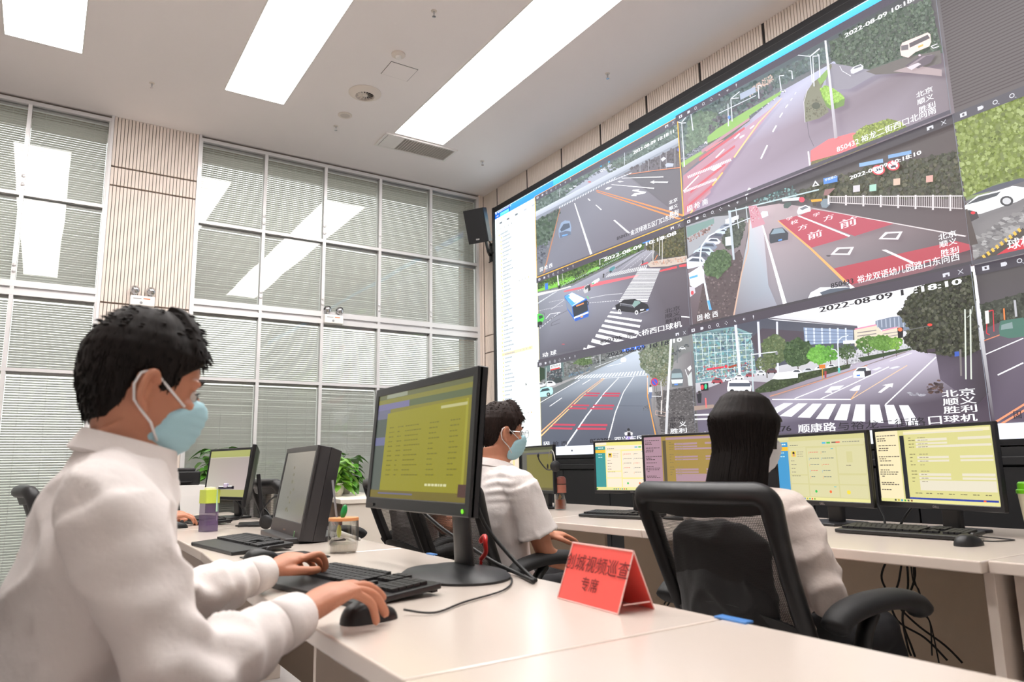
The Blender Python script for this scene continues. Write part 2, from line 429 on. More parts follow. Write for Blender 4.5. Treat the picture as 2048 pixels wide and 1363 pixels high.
# rectangular grille
t = thing('air_grille', 'long rectangular air return grille beside the light panel', 'air vent', (2.755, 5.80, HC))
gw, gd = .365, .145
MB().ring([(-gw, -gd), (gw, -gd), (gw, gd), (-gw, gd)], [(-gw+.022, -gd+.022), (gw-.022, -gd+.022), (gw-.022, gd-.022), (-gw+.022, gd-.022)], -.012, -.0002).build('frame', M_white, t)
MB().bb((-gw+.02, -gd+.02, -.003), (gw-.02, gd-.02, -.0002)).build('backing', mat('vent_grey_backing', (190, 186, 182), .8), t)
MB().bb((-gw+.03, -gd+.025, -.010), (-gw+.19, gd-.025, -.004)).build('blank_plate', M_white, t)
v = MB()
for k in range(19): v.box((-gw+.215+k*.0268, 0, -.009), (.017, 2*gd-.05, .0018), Ry(-.75))
v.build('louvre', M_white, t)
# emergency twin-head lights
M_lens = mat('lamp_lens', (190, 190, 190), .15, metal=.6)
def emergency(px, py, lb):
    c = ony(px, py, YW-.03)
    t = thing('emergency_light', lb, 'emergency light', tuple(c), 0, 'twin head emergency lights')
    MB().box((0, 0, -.022), (.185, .05, .085), None, .008).build('housing', M_white, t)
    MB().box((.03, -.0262, -.005), (.05, .001, .008)).build('indicator_strip', mat('indicator_orange', (222, 120, 60), .5), t)
    MB().add(*[[(-.07, -.0262, -.01), (-.01, -.0262, -.01), (-.01, -.0262, -.003), (-.07, -.0262, -.003)], [(0, 1, 2, 3)]]).build('print', mat('grey_print', (150, 150, 152), .6), t)
    MB().lathe([(.001, 0), (.011, 0), (.011, .001), (.001, .001)], n=16, T=Tr(-.01, -.0262, -.04) @ Rx(PI/2)).build('round_mark', mat('grey_print', 0), t)
    for s in (-1, 1):
        hd = MB().lathe([(.001, .02), (.022, .02), (.032, .005), (.038, -.02), (.034, -.022)], n=24, T=Tr(s*.06, -.015, .06) @ Rx(PI/2+.5)).build('lamp_head', M_chrome, t, smooth=True, angle=60)
        MB().lathe([(.001, -.02), (.033, -.019), (.033, -.016), (.001, -.012)], n=24, T=Tr(s*.06, -.015, .06) @ Rx(PI/2+.5)).build('lens', M_lens, hd)
        MB().tube([(s*.06, -.01, .018), (s*.06, -.01, .045)], .007).build('swivel', M_chrome, t)
emergency(285, 597, 'twin head emergency light on the fluted panel pier')
emergency(667, 634, 'twin head emergency light on the window transom')
# wall loudspeaker
c = ony(952, 452, 5.98)
t = thing('wall_loudspeaker', 'black loudspeaker on a wall bracket in the corner by the video wall', 'speaker', tuple(c))
Q = Rz(math.radians(-38)) @ Ry(0) @ Rx(math.radians(-14))
RR = Rz(math.radians(-60)) @ Rx(math.radians(20)) 
MB().prism([(-.115, .0), (.115, .0), (.07, .16), (-.07, .16)], -.17, .17).build('cabinet', M_black, t, T=RR)
MB().prism([(-.11, -.012), (.11, -.012), (.114, 0.001), (-.114, .001)], -.165, .165).build('grille', mat('black_speaker_cloth', (14, 14, 17), .7, bump=.5, bscale=500), t, T=RR)
MB().add([(-.02, -.0125, -.14), (.02, -.0125, -.14), (.02, -.0125, -.125), (-.02, -.0125, -.125)], [(0, 1, 2, 3)]).build('badge', M_chrome, t, T=RR)
b = MB(); w0 = Vector((XW-.005, 6.40, c.z-.1)) - c
b.tube([tuple(RR @ Vector((0, .15, -.08))), (w0.x-.10, w0.y-.1, w0.z-.03), (w0.x-.02, w0.y, w0.z-.03)], .016)
b.box((w0.x, w0.y, w0.z), (.02, .05, .2)); b.tube([(w0.x, w0.y, w0.z+.07), tuple(RR @ Vector((0, .155, .1)))], .008); b.tube([(w0.x, w0.y-.04, w0.z-.09), (w0.x, w0.y+.05, w0.z-.1)], .006)
b.build('bracket', M_black, t)
# ================================================================ pictures on screens
def clip(P, rect):
    """P: list of (a,b,colour); rect a0,a1,b0,b1"""
    for ax, lim, sg in ((0, rect[0], 1), (0, rect[1], -1), (1, rect[2], 1), (1, rect[3], -1)):
        out = []
        for i in range(len(P)):
            p, q = P[i-1], P[i]
            dp, dq = sg*(p[ax]-lim), sg*(q[ax]-lim)
            if (dp >= 0) != (dq >= 0):
                t = dp/(dp-dq); out.append((p[0]+(q[0]-p[0])*t, p[1]+(q[1]-p[1])*t, tuple(x+(y-x)*t for x, y in zip(p[2], q[2]))))
            if dq >= 0: out.append(q)
        P = out
        if len(P) < 3: return []
    return P
class Pic:
    """flat drawing in the plane of a screen, painted back to front in 8 micron steps"""
    def __init__(s, to2d, emb, rect, eps=8e-6, seed=1):
        s.to2d = to2d; s.emb = emb; s.rect = rect; s.k = 0; s.m = MB(); s.m.c = []; s.eps = eps; s.g = 1.0; s.rnd = random.Random(seed); s.t = lambda p: p; s.hz = 0.
    def crop(s, ox, oy, sc): s.t = lambda p: (ox+p[0]*sc, oy+p[1]*sc)
    def raw(s, ab, cols):
        s.k += 1
        P = clip([(a, b, c) for (a, b), c in zip(ab, cols)], s.rect)
        if len(P) < 3: return
        s.m.add([s.emb(a, b, s.k*s.eps) for a, b, c in P], [tuple(range(len(P)))])
        s.m.c.append([(*c, 1) for a, b, c in P])
    def c3(s, c): return srgb(tuple(v+(235-v)*s.hz if v < 235 else v for v in c))  # lifts dark tones: screen glare painted into the picture colours
    def poly(s, pts, col):
        ab = [s.to2d(*s.t(p)) for p in pts]
        cols = [s.c3(c) for c in col] if isinstance(col[0], (tuple, list)) else [s.c3(col)]*len(ab)
        s.raw(ab, cols)
    def line(s, p, q, w, col, w2=None):
        w2 = w if w2 is None else w2; dx, dy = q[0]-p[0], q[1]-p[1]; L = math.hypot(dx, dy) or 1; nx, ny = -dy/L, dx/L
        s.poly([(p[0]+nx*w/2, p[1]+ny*w/2), (q[0]+nx*w2/2, q[1]+ny*w2/2), (q[0]-nx*w2/2, q[1]-ny*w2/2), (p[0]-nx*w/2, p[1]-ny*w/2)], col)
    def pl(s, pts, w, col, w2=None):
        n = len(pts)-1; w2 = w if w2 is None else w2
        for i in range(n): s.line(pts[i], pts[i+1], w+(w2-w)*i/n, col, w+(w2-w)*(i+1)/n)
    def dash(s, p, q, n, w, col, duty=.5, w2=None):
        w2 = w if w2 is None else w2
        for i in range(n):
            a, b = i/n, (i+duty)/n; f = lambda t: (p[0]+(q[0]-p[0])*t, p[1]+(q[1]-p[1])*t)
            s.line(f(a), f(b), w+(w2-w)*a, col, w+(w2-w)*b)
    def disc(s, c, rx, ry, col, n=14):
        s.poly([(c[0]+rx*math.cos(2*PI*k/n), c[1]+ry*math.sin(2*PI*k/n)) for k in range(n)], col)
    def blobs(s, region, n, size, cols, asp=1., jit=16):
        n = int(n*2.4); size = size*.62
        xs = [p[0] for p in region]; ys = [p[1] for p in region]; R = s.rnd
        mean = [sum(c[i] for c in cols)/len(cols) for i in range(3)]; cols = [tuple((v*.62+m_*.38)*.88 for v, m_ in zip(c, mean)) for c in cols]
        if n >= 240: s.poly(region, tuple(v*.8 for v in mean))
        def inside(x, y):
            c = False
            for i in range(len(region)):
                (x1, y1), (x2, y2) = region[i-1], region[i]
                if (y1 > y) != (y2 > y) and x < (x2-x1)*(y-y1)/(y2-y1)+x1: c = not c
            return c
        k = 0; tr = 0
        while k < n and tr < n*20:
            tr += 1; x, y = R.uniform(min(xs), max(xs)), R.uniform(min(ys), max(ys))
            if not inside(x, y): continue
            k += 1; q = R.choice(cols); d = R.uniform(-jit, jit); q = tuple(max(0, min(255, v+d)) for v in q)
            z = size*R.uniform(.45, 1.3); m = R.choice((4, 5, 6)); a0 = R.uniform(0, 6)
            s.poly([(x+z*asp*R.uniform(.6, 1)*math.cos(a0+2*PI*i/m), y+z*R.uniform(.6, 1)*math.sin(a0+2*PI*i/m)) for i in range(m)], q)
    def txt(s, body, pL, pR, h, col, bold=0.):
        a0, b0 = s.to2d(*s.t(pL)); a1, b1 = s.to2d(*s.t(pR)); _, bt = s.to2d(*s.t((pL[0], pL[1]-h)))
        _, bt2 = s.to2d(*s.t((pR[0], pR[1]-h)))
        hh = ((bt-b0)+(bt2-b1))/2
        vs, ts, w = text_tris(body)
        if not vs: return
        ymax = max(y for x, y in vs); ymin = min(y for x, y in vs); xmin = min(x for x, y in vs)
        sx = (a1-a0)/max(w-xmin, 1e-6); sy = hh/max(ymax-min(ymin, 0)*.0, .3); bm = (b0+b1)/2; c = s.c3(col)
        for dx in ((0, bold) if bold else (0,)):
            s.k += 1
            for t in ts:
                P = clip([(a0+(vs[i][0]-xmin+dx)*sx, bm+vs[i][1]*sy, c) for i in t], s.rect)
                if len(P) >= 3:
                    s.m.add([s.emb(a, b, s.k*s.eps) for a, b, _ in P], [tuple(range(len(P)))]); s.m.c.append([(*q, 1) for _, _, q in P])
WHT = (245, 245, 248); BLK = (25, 22, 28)
XS = 3.90
COLS = [5.492, 3.575, 1.668, -.235, -2.14]
ROWT = [3.628, 2.803, 1.985, 1.188]
def wall2d(px, py): p = onx(px, py, XS); return (p.y, p.z)
def wallemb(a, b, e): return (XS-.0005-e, a, b)
M_led = screen_mat('lit_video_wall', 1.5, .5)
vw = thing('video_wall', 'huge video wall of traffic camera pictures in a black frame', 'video wall', (XS, 2.1, 0))
VOFF = (XS, 2.1, 0)
SY0, SY1, SZ0, SZ1 = -2.2, 6.255, 1.112, 3.705
bz = MB()
bz.bb((XS-.012, SY0-.05, SZ1), (XW-.002, SY1+.03, SZ1+.058), .004); bz.bb((XS-.02, SY1, SZ0-.01), (XW-.002, SY1+.035, SZ1+.057), .004)
bz.bb((XS-.014, SY0-.05, SZ1+.05), (XW-.002, 4.12, SZ1+.098), .004)
bz.bb((XS-.02, SY0-.05, SZ0-.01), (XW-.002, SY0, SZ1+.07)); bz.bb((XS-.02, SY0-.05, SZ0-.03), (XW-.002, SY1+.03, SZ0))
bz.build('bezel', M_blackg, vw, off=VOFF)
MB().bb((XS, SY0, SZ0), (XW-.002, SY1, SZ1)).build('display_cabinet', M_black, vw, off=VOFF)
bp = MB()
for i in range(14):
    y0 = SY0+i*.605; bp.bb((XS-.09, y0+.004, .02), (XW-.002, y0+.601, .98), .003)
bp.bb((XS-.06, SY0, 0), (XW-.002, SY1+.03, 1.075)); bp.bb((XS-.10, SY0, .99), (XW-.002, SY1+.03, 1.03), .004)
bp.build('base_cabinet', mat('matte_black_cabinet', (20, 20, 23), .55), vw, off=VOFF)
def feed(col, row, base, seed=1):
    P = Pic(wall2d, wallemb, (COLS[col+1], COLS[col], ROWT[row+1], ROWT[row]), seed=seed); P.hz = (.17, .12, .06)[row]; return P  # upper rows carry more painted glare in their colours
def base(P, cols4):
    a1, a0, b0, b1 = P.rect[1], P.rect[0], P.rect[2], P.rect[3]
    c = [P.c3(q) for q in cols4]   # TL TR BR BL
    n = 6
    for i in range(n):
        for j in range(n):
            def cc(u, v): return tuple((c[0][k]*(1-u)+c[1][k]*u)*(1-v)+(c[3][k]*(1-u)+c[2][k]*u)*v for k in range(3))
            q = [(i/n, j/n), ((i+1)/n, j/n), ((i+1)/n, (j+1)/n), (i/n, (j+1)/n)]
            P.raw([(a1+(a0-a1)*u, b1+(b0-b1)*v) for u, v in q], [cc(u, v) for u, v in q])
            P.k -= 1
    P.k += 1
def finish(P, name, border=None, bar=(84, 82, 94)):
    """the dark tool strip with its little symbols, then the mesh"""
    a0, a1, b0, b1 = P.rect; c = srgb(bar); h = .052
    def R(x0, x1, y0, y1, q): P.raw([(x0, y0), (x1, y0), (x1, y1), (x0, y1)], [srgb(q)]*4)
    P.raw([(a0, b1-h), (a1, b1-h), (a1, b1), (a0, b1)], [c]*4)
    if b0 > 1.5: P.raw([(a0, b0), (a1, b0), (a1, b0+.022), (a0, b0+.022)], [c]*4)
    ic = (200, 200, 208); y = b1-h/2
    for i in range(8):
        x = a1-.05-i*.075; s = .016
        if i == 0: R(x-s, x+s, y-.011, y+.011, ic); R(x-.005, x+.005, y-.006, y+.006, bar)
        elif i == 1: R(x-s, x+s*.4, y-.01, y+.01, ic); R(x-s*1.3, x-s*.9, y-.006, y+.006, ic)
        elif i in (2, 3):
            for k in range(10):
                t0, t1 = 2*PI*k/10, 2*PI*(k+1)/10
                P.raw([(x+.012*math.cos(t0), y+.012*math.sin(t0)), (x+.012*math.cos(t1), y+.012*math.sin(t1)), (x+.008*math.cos(t1), y+.008*math.sin(t1)), (x+.008*math.cos(t0), y+.008*math.sin(t0))], [srgb(ic)]*4)
            P.raw([(x-.008, y-.009), (x-.006, y-.007), (x-.016, y-.018), (x-.018, y-.016)], [srgb(ic)]*4)
        elif i == 4:
            for dx, dy in ((.01, 0), (-.01, 0), (0, .01), (0, -.01)): R(x+dx-.003, x+dx+.003, y+dy-.003, y+dy+.003, ic)
        elif i == 5: P.raw([(x-.01, y-.01), (x+.01, y+.002), (x+.002, y+.01)], [srgb(ic)]*3)
        elif i == 6: P.raw([(x+.012, y), (x, y+.01), (x, y-.01)], [srgb(ic)]*3); R(x-.008, x-.006, y-.007, y+.007, ic)
        else: R(x-.004, x+.004, y-.003, y+.013, ic); R(x-.001, x+.001, y-.013, y, ic)
    x = a0+.05
    for sg in (1, -1): P.raw([(x-.013, y-sg*.011), (x-.011, y-sg*.013), (x+.013, y+sg*.011), (x+.011, y+sg*.013)], [srgb(ic)]*4)
    x = a0+.12; R(x-.017, x+.017, y-.01, y+.01, ic); R(x-.008, x+.004, y-.011, y, bar)
    if border:
        w = .009
        for q in ((a0, a0+w, b0, b1), (a1-w, a1, b0, b1), (a0, a1, b0, b0+w), (a0, a1, b1-w*.5, b1)): R(*q, border)
    else:
        R(a0, a0+.003, b0, b1, (120, 124, 136))
    o = P.m.build(name, M_led, vw, off=VOFF); return o
GR1 = [(62, 84, 66), (84, 108, 80), (48, 66, 54), (100, 124, 96)]
GR2 = [(40, 66, 34), (62, 96, 44), (90, 128, 52), (30, 46, 28), (116, 150, 66)]
GR3 = [(44, 50, 40), (60, 68, 52), (30, 34, 30), (84, 92, 70)]
BRT = [(150, 180, 60), (120, 160, 40), (176, 200, 80), (84, 120, 30), (200, 214, 110)]
def carrow(P, x0, y0, n, dx, dy, s, cols):
    for i in range(n):
        x, y = x0+dx*i, y0+dy*i; c = P.rnd.choice(cols); z = s*P.rnd.uniform(.8, 1.15)
        P.poly([(x-z, y+z*.25), (x-z*.8, y-z*.25), (x-z*.3, y-z*.55), (x+z*.4, y-z*.6), (x+z*.9, y-z*.2), (x+z, y+z*.25)], c)
        P.poly([(x-z*.55, y-z*.22), (x-z*.25, y-z*.48), (x+z*.3, y-z*.5), (x+z*.6, y-z*.2)], (60, 64, 72))
        P.disc((x-z*.55, y+z*.25), z*.16, z*.16, (30, 30, 34), 7); P.disc((x+z*.55, y+z*.25), z*.16, z*.16, (30, 30, 34), 7)

# ---- feed 1: overpass and blue car (orange selected border)
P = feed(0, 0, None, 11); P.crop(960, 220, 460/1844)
base(P, [(96, 108, 112), (76, 78, 88), (84, 76, 86), (98, 98, 110)])
P.blobs([(440, 700), (650, 610), (900, 500), (1200, 350), (1590, 110), (1600, 240), (1200, 440), (900, 570), (650, 700), (445, 830)], 330, 26, [(86, 108, 98), (110, 130, 122), (66, 84, 80), (128, 146, 146), (60, 74, 74)])
P.poly([(680, 690), (930, 500), (1040, 440), (1120, 470), (900, 590)], (158, 164, 182))
carrow(P, 700, 650, 12, 32, -19, 15, [(210, 214, 224), (90, 96, 110), (150, 156, 170)])
carrow(P, 920, 520, 8, 30, -13, 13, [(210, 214, 224), (110, 116, 130)])
P.blobs([(1010, 470), (1230, 380), (1330, 330), (1200, 440), (1040, 500)], 40, 18, [(96, 112, 104), (76, 90, 84)])
P.line((1165, 340), (1165, 440), 4, (200, 206, 216)); P.line((1035, 410), (1035, 470), 3, (190, 200, 214)); P.disc((1040, 415), 8, 8, (40, 150, 200)); P.disc((975, 450), 8, 8, (40, 150, 200))
P.poly([(443, 820), (1600, 218), (1603, 262), (443, 862)], [(200, 208, 222), (176, 184, 198), (150, 158, 174), (172, 180, 196)])
P.poly([(443, 862), (1603, 262), (1605, 292), (444, 894)], (128, 136, 152))
P.poly([(444, 892), (1150, 515), (1240, 560), (1640, 880), (1640, 900), (460, 1340)], [(102, 104, 118), (118, 118, 132), (104, 100, 112), (86, 78, 90), (90, 82, 94), (104, 106, 122)])
P.poly([(1150, 515), (1604, 285), (1616, 460), (1230, 515)], [(98, 96, 106), (66, 62, 72), (72, 66, 76), (92, 88, 98)])
P.blobs([(1200, 470), (1600, 290), (1610, 440), (1260, 500)], 60, 20, [(80, 74, 84), (96, 92, 100), (60, 56, 64)])
for x in (1290, 1358, 1452, 1500, 1570): P.line((x, 500-(x-1290)*.1), (x, 430-(x-1290)*.45), 5, (140, 140, 148))
P.poly([(1455, 395), (1480, 375), (1500, 390), (1470, 415)], (200, 202, 212)); P.poly([(1490, 440), (1510, 425), (1560, 430), (1555, 455), (1500, 460)], (170, 178, 196)); P.disc((1598, 320), 10, 14, (70, 80, 170))
P.pl([(1190, 518), (1390, 488), (1612, 462)], 5, (206, 118, 78), 7)
P.poly([(444, 892), (645, 780), (640, 860), (520, 1320), (456, 1338)], (96, 100, 108))
P.blobs([(444, 900), (560, 840), (640, 800), (600, 960), (540, 1080), (447, 1090)], 170, 30, [(56, 76, 62), (72, 96, 74), (44, 58, 52), (90, 110, 96)])
P.blobs([(460, 1100), (560, 1050), (540, 1180), (500, 1260), (460, 1200)], 60, 18, [(90, 96, 112), (120, 126, 142), (60, 62, 74)])
for i in range(8): P.line((560+i*11, 900-i*8), (560+i*11, 830-i*8), 3, (80, 80, 90))
P.pl([(652, 790), (600, 1000), (520, 1315)], 5, (172, 112, 84), 11)
for i in range(22):
    x = 640+i*21; y = 792-i*10.6-(i*i)*.02; P.poly([(x, y), (x+11, y-6), (x+16, y-22), (x+8, y-18)], (214, 216, 224))
for i in range(9): P.poly([(1020+i*22, 590-i*9), (1042+i*22, 586-i*9), (1054+i*22, 576-i*9), (1036+i*22, 578-i*9)], (200, 202, 212))
P.poly([(765, 750), (772, 748), (912, 1158), (896, 1170)], WHT); P.poly([(935, 762), (944, 762), (988, 800), (978, 803)], WHT); P.poly([(1080, 886), (1092, 882), (1214, 986), (1200, 992)], WHT)
P.poly([(872, 712), (880, 710), (898, 728), (888, 730)], WHT)
for d in (0, 12): P.poly([(940, 645+d), (948, 643+d), (1645, 842+d*3), (1646, 858+d*3)], (240, 128, 62))
P.poly([(1145, 546), (1480, 534), (1482, 541), (1150, 550)], WHT); P.poly([(1058, 600), (1068, 598), (1408, 626), (1404, 634)], WHT)
P.poly([(1372, 580), (1408, 566), (1405, 575), (1520, 575), (1515, 586), (1408, 585), (1405, 592)], WHT)
P.poly([(1220, 690), (1250, 668), (1300, 662), (1230, 650), (1235, 642), (1290, 638), (1280, 648), (1345, 658), (1330, 672), (1262, 682), (1268, 692)], WHT)
P.poly([(1112, 576), (1130, 570), (1166, 574), (1130, 582)], WHT); P.poly([(1012, 638), (1035, 620), (1070, 618), (1040, 640)], WHT)
P.poly([(640, 960), (660, 905), (690, 886), (730, 890), (742, 940), (738, 1000), (650, 1032), (642, 1010)], (128, 150, 182)); P.poly([(652, 960), (680, 915), (726, 908), (732, 942), (662, 976)], (64, 76, 96))
P.poly([(645, 985), (700, 970), (738, 975), (738, 1000), (652, 1030)], (84, 96, 120)); P.poly([(668, 1004), (712, 994), (712, 1004), (668, 1014)], (90, 150, 220))
P.line((650, 640), (648, 700), 3, (210, 214, 220)); P.disc((888, 578), 14, 5, (190, 70, 70))
P.txt('2022-08-09 10:18:11', (1240, 352), (1565, 192), 26, WHT, .06)
for b, q in (('北京', (1525, 755)), ('顺义', (1527, 803)), ('胜利', (1532, 848))): P.txt(b, q, (q[0]+70, q[1]-22), 29, WHT, .02)
P.txt('850431', (1108, 1044), (1200, 1008), 26, BLK, .05); P.txt('金汉绿港五区门口东向西', (1218, 1004), (1602, 852), 40, WHT, .02)
P.txt('固 枪 西', (490, 1296), (590, 1256), 32, WHT, .02)
finish(P, 'camera_feed', (250, 186, 70), (96, 94, 106))
# ---- feed 2: wide road with planted island
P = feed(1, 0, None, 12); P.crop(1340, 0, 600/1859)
base(P, [(92, 112, 118), (60, 58, 60), (96, 84, 92), (128, 112, 132)])
P.poly([(700, 560), (985, 400), (1080, 330), (1700, 330), (1730, 720), (1200, 900), (870, 1040), (90, 1330), (90, 1100)], [(164, 162, 190), (176, 180, 206), (150, 146, 166), (96, 84, 92), (104, 92, 102), (140, 128, 146), (150, 136, 162), (146, 128, 152), (156, 138, 162)])
P.blobs([(70, 760), (330, 600), (640, 460), (900, 330), (985, 290), (985, 380), (700, 520), (480, 660), (250, 830), (90, 990)], 420, 24, [(84, 106, 100), (64, 82, 82), (106, 128, 120), (94, 110, 118), (58, 66, 70)])
P.blobs([(490, 560), (630, 460), (650, 500), (500, 600)], 60, 9, [(206, 172, 158), (186, 150, 140), (222, 196, 186)])
P.blobs([(120, 760), (180, 690), (300, 700), (300, 860), (190, 900), (100, 960)], 130, 20, [(96, 124, 100), (120, 144, 116), (72, 88, 78)])
P.blobs([(250, 760), (640, 520), (640, 590), (260, 880)], 60, 20, [(70, 66, 78), (84, 84, 94)])
carrow(P, 95, 985, 18, 36, -24.5, 22, [(226, 228, 236), (120, 124, 138), (200, 204, 216), (70, 72, 84)])
P.poly([(240, 890), (330, 845), (500, 740), (500, 720), (690, 590), (700, 565), (480, 690), (300, 800), (240, 850)], (122, 168, 78)); P.poly([(240, 888), (330, 850), (500, 738), (502, 752), (340, 870), (245, 908)], (70, 78, 62))
P.poly([(76, 1010), (215, 930), (216, 950), (100, 1032), (84, 1040)], (130, 170, 84)); P.poly([(84, 1040), (216, 950), (240, 912), (345, 862), (90, 1080)], (120, 100, 104)); P.poly([(218, 930), (330, 872), (345, 868), (235, 940)], (240, 112, 120))
P.poly([(90, 1090), (360, 880), (640, 670), (700, 620), (640, 690), (400, 980), (280, 1150), (130, 1350), (90, 1350)], [(170, 112, 130)]*2+[(176, 140, 164)]*3+[(170, 100, 116)]*4)
for i in range(9): P.poly([(92+i*14, 1330-i*50), (260+i*30, 1180-i*56), (262+i*30, 1194-i*56), (92+i*14, 1352-i*50)], (188, 70, 84) if i % 2 else (170, 120, 138))
P.pl([(700, 612), (560, 760), (405, 978)], 3, (246, 196, 120), 9); P.line((335, 1070), (270, 1152), 9, (240, 180, 90)); P.line((150, 1300), (120, 1350), 9, (236, 190, 110))
P.dash((118, 1100), (390, 990), 26, 16, (226, 220, 232), .7); P.dash((95, 1190), (300, 1110), 24, 15, (220, 214, 226), .7)
for p, q in (((345, 926), (292, 980)), ((186, 1090), (92, 1186)), ((440, 830), (408, 862)), ((530, 780), (505, 800))): P.line(p, q, 7, WHT)
P.poly([(262, 1052), (310, 1022), (330, 1030), (280, 1062)], WHT); P.poly([(440, 850), (470, 836), (468, 846), (442, 862)], WHT)
P.line((612, 902), (572, 986), 9, WHT); P.line((668, 780), (645, 820), 8, WHT); P.line((706, 702), (688, 730), 6, WHT); P.line((740, 650), (725, 670), 5, WHT); P.line((766, 612), (756, 626), 4, WHT); P.line((790, 576), (782, 588), 3, WHT); P.line((504, 1168), (478, 1214), 15, WHT)
# right side: trees, side road
P.poly([(990, 260), (1620, 20), (1700, 330), (1450, 400), (1230, 440), (1040, 400)], (64, 76, 66))
P.blobs([(1000, 280), (1100, 200), (1330, 90), (1620, 0), (1690, 320), (1450, 350), (1250, 420), (1130, 420), (1010, 380)], 620, 20, [(62, 80, 62), (48, 60, 52), (80, 100, 74), (90, 108, 92), (40, 48, 44)])
P.poly([(1020, 400), (1090, 410), (1250, 440), (1290, 470), (1130, 560), (980, 560), (985, 450)], (122, 118, 132))
P.poly([(1230, 450), (1450, 370), (1690, 320), (1700, 400), (1450, 460), (1290, 470)], (78, 72, 70)); P.poly([(1400, 450), (1520, 410), (1700, 440), (1700, 480), (1560, 466)], (150, 130, 134))
P.poly([(855, 590), (900, 520), (1000, 440), (985, 420), (1015, 400), (1020, 420), (985, 480), (950, 560), (1000, 700), (940, 740), (850, 765), (845, 620)], (104, 104, 84))
P.blobs([(860, 640), (940, 600), (1000, 700), (940, 735), (860, 750)], 70, 10, [(98, 96, 74), (120, 118, 94), (78, 78, 62)]); P.disc((922, 662), 27, 21, (52, 58, 44))
P.poly([(945, 560), (985, 535), (1075, 590), (1102, 620), (1095, 660), (1020, 690), (990, 670), (960, 610)], (84, 120, 46)); P.blobs([(948, 560), (985, 535), (1075, 585), (1098, 615), (1010, 660), (965, 610)], 130, 13, [(150, 204, 70), (126, 180, 52), (174, 222, 94)])
P.poly([(932, 500), (990, 440), (1010, 430), (985, 500), (950, 535)], (110, 150, 66))
P.pl([(870, 560), (848, 640), (855, 765)], 4, (190, 186, 196))
P.poly([(890, 940), (1000, 870), (1150, 830), (1240, 830), (1290, 880), (1060, 960), (890, 1010)], [(238, 96, 102)]*7); P.poly([(895, 1005), (1100, 950), (1300, 890), (1260, 940), (1060, 1000), (890, 1052)], (92, 84, 50))
P.blobs([(910, 1010), (1100, 955), (1250, 900), (1240, 950), (1000, 1030)], 110, 8, [(120, 120, 60), (80, 84, 44), (170, 150, 70)])
P.blobs([(1150, 850), (1220, 790), (1380, 745), (1440, 760), (1510, 810), (1400, 850), (1180, 920)], 300, 12, [(150, 170, 60), (110, 130, 44), (180, 196, 84), (76, 88, 36)])
P.pl([(872, 760), (885, 850), (915, 915)], 3, (70, 66, 78)); P.pl([(880, 945), (892, 1050)], 10, (214, 206, 214))
P.poly([(980, 262), (992, 262), (1062, 862), (1042, 868)], [(226, 230, 242), (226, 230, 242), (150, 140, 150), (160, 150, 160)])
for x0, y0, x1, y1, dx in ((892, 360, 905, 520, -104), (908, 360, 916, 545, 40), (946, 350, 952, 490, -10), (700, 480, 712, 565, 30), (778, 450, 782, 500, -20), (95, 770, 112, 1040, 26), (150, 700, 165, 815, 0), (382, 650, 385, 790, 0), (400, 620, 408, 760, 50), (568, 540, 575, 620, 22)):
    P.line((x0, y0), (x1, y1), 5, (206, 212, 226), 7); P.line((x0, y0), (x0+dx, y0-abs(dx)*.1), 5, (214, 220, 232))
P.line((892, 360), (950, 312), 7, (224, 228, 238)); P.line((95, 765), (120, 735), 5, (224, 228, 238)); P.line((400, 620), (455, 576), 5, (214, 220, 232)); P.line((70, 762), (95, 770), 5, (224, 228, 238))
P.poly([(455, 590), (550, 545), (556, 580), (460, 628)], (150, 162, 186)); P.line((325, 710), (556, 600), 5, (196, 204, 220)); P.disc((390, 735), 9, 11, (70, 120, 200))
P.poly([(1142, 445), (1160, 425), (1205, 408), (1222, 420), (1220, 440), (1160, 468), (1145, 465)], (206, 208, 218)); P.poly([(1158, 440), (1170, 426), (1206, 414), (1212, 424)], (90, 94, 104))
P.pl([(1075, 420), (1090, 450), (1145, 482)], 4, (206, 206, 216))
P.poly([(1452, 300), (1462, 278), (1500, 262), (1620, 214), (1636, 225), (1642, 272), (1630, 300), (1545, 335), (1500, 370), (1456, 358), (1450, 330)], (226, 196, 190)); P.poly([(1505, 282), (1620, 228), (1634, 250), (1510, 308)], (62, 56, 62)); P.poly([(1455, 296), (1500, 288), (1500, 320), (1456, 326)], (84, 78, 84)); P.poly([(1560, 298), (1592, 286), (1592, 298), (1562, 310)], (222, 160, 70))
for x in (1480, 1500, 1520): P.poly([(x, 420), (x+90, 360), (x+150, 350), (x+120, 400), (x+40, 436)], (70, 58, 70) if x != 1500 else (120, 104, 116))
P.poly([(1490, 430), (1560, 400), (1580, 410), (1520, 446)], (200, 186, 196)); P.disc((1570, 355), 8, 6, (240, 190, 220)); P.pl([(1680, 285), (1640, 300), (1655, 312), (1690, 300)], 5, (220, 214, 224))
P.txt('2022-08-09 10:18:11', (1106, 236), (1590, 2), 27, WHT, .06)
for b, q in (('北京', (1550, 612)), ('顺义', (1556, 656)), ('胜利', (1566, 704))): P.txt(b, q, (q[0]+102, q[1]-32), 33, WHT, .02)
P.txt('850432 裕龙二街西口北向南', (1058, 944), (1674, 714), 40, WHT, .02); P.txt('固 枪 南', (130, 1312), (258, 1268), 34, WHT, .02)
finish(P, 'camera_feed', None, (82, 78, 90))
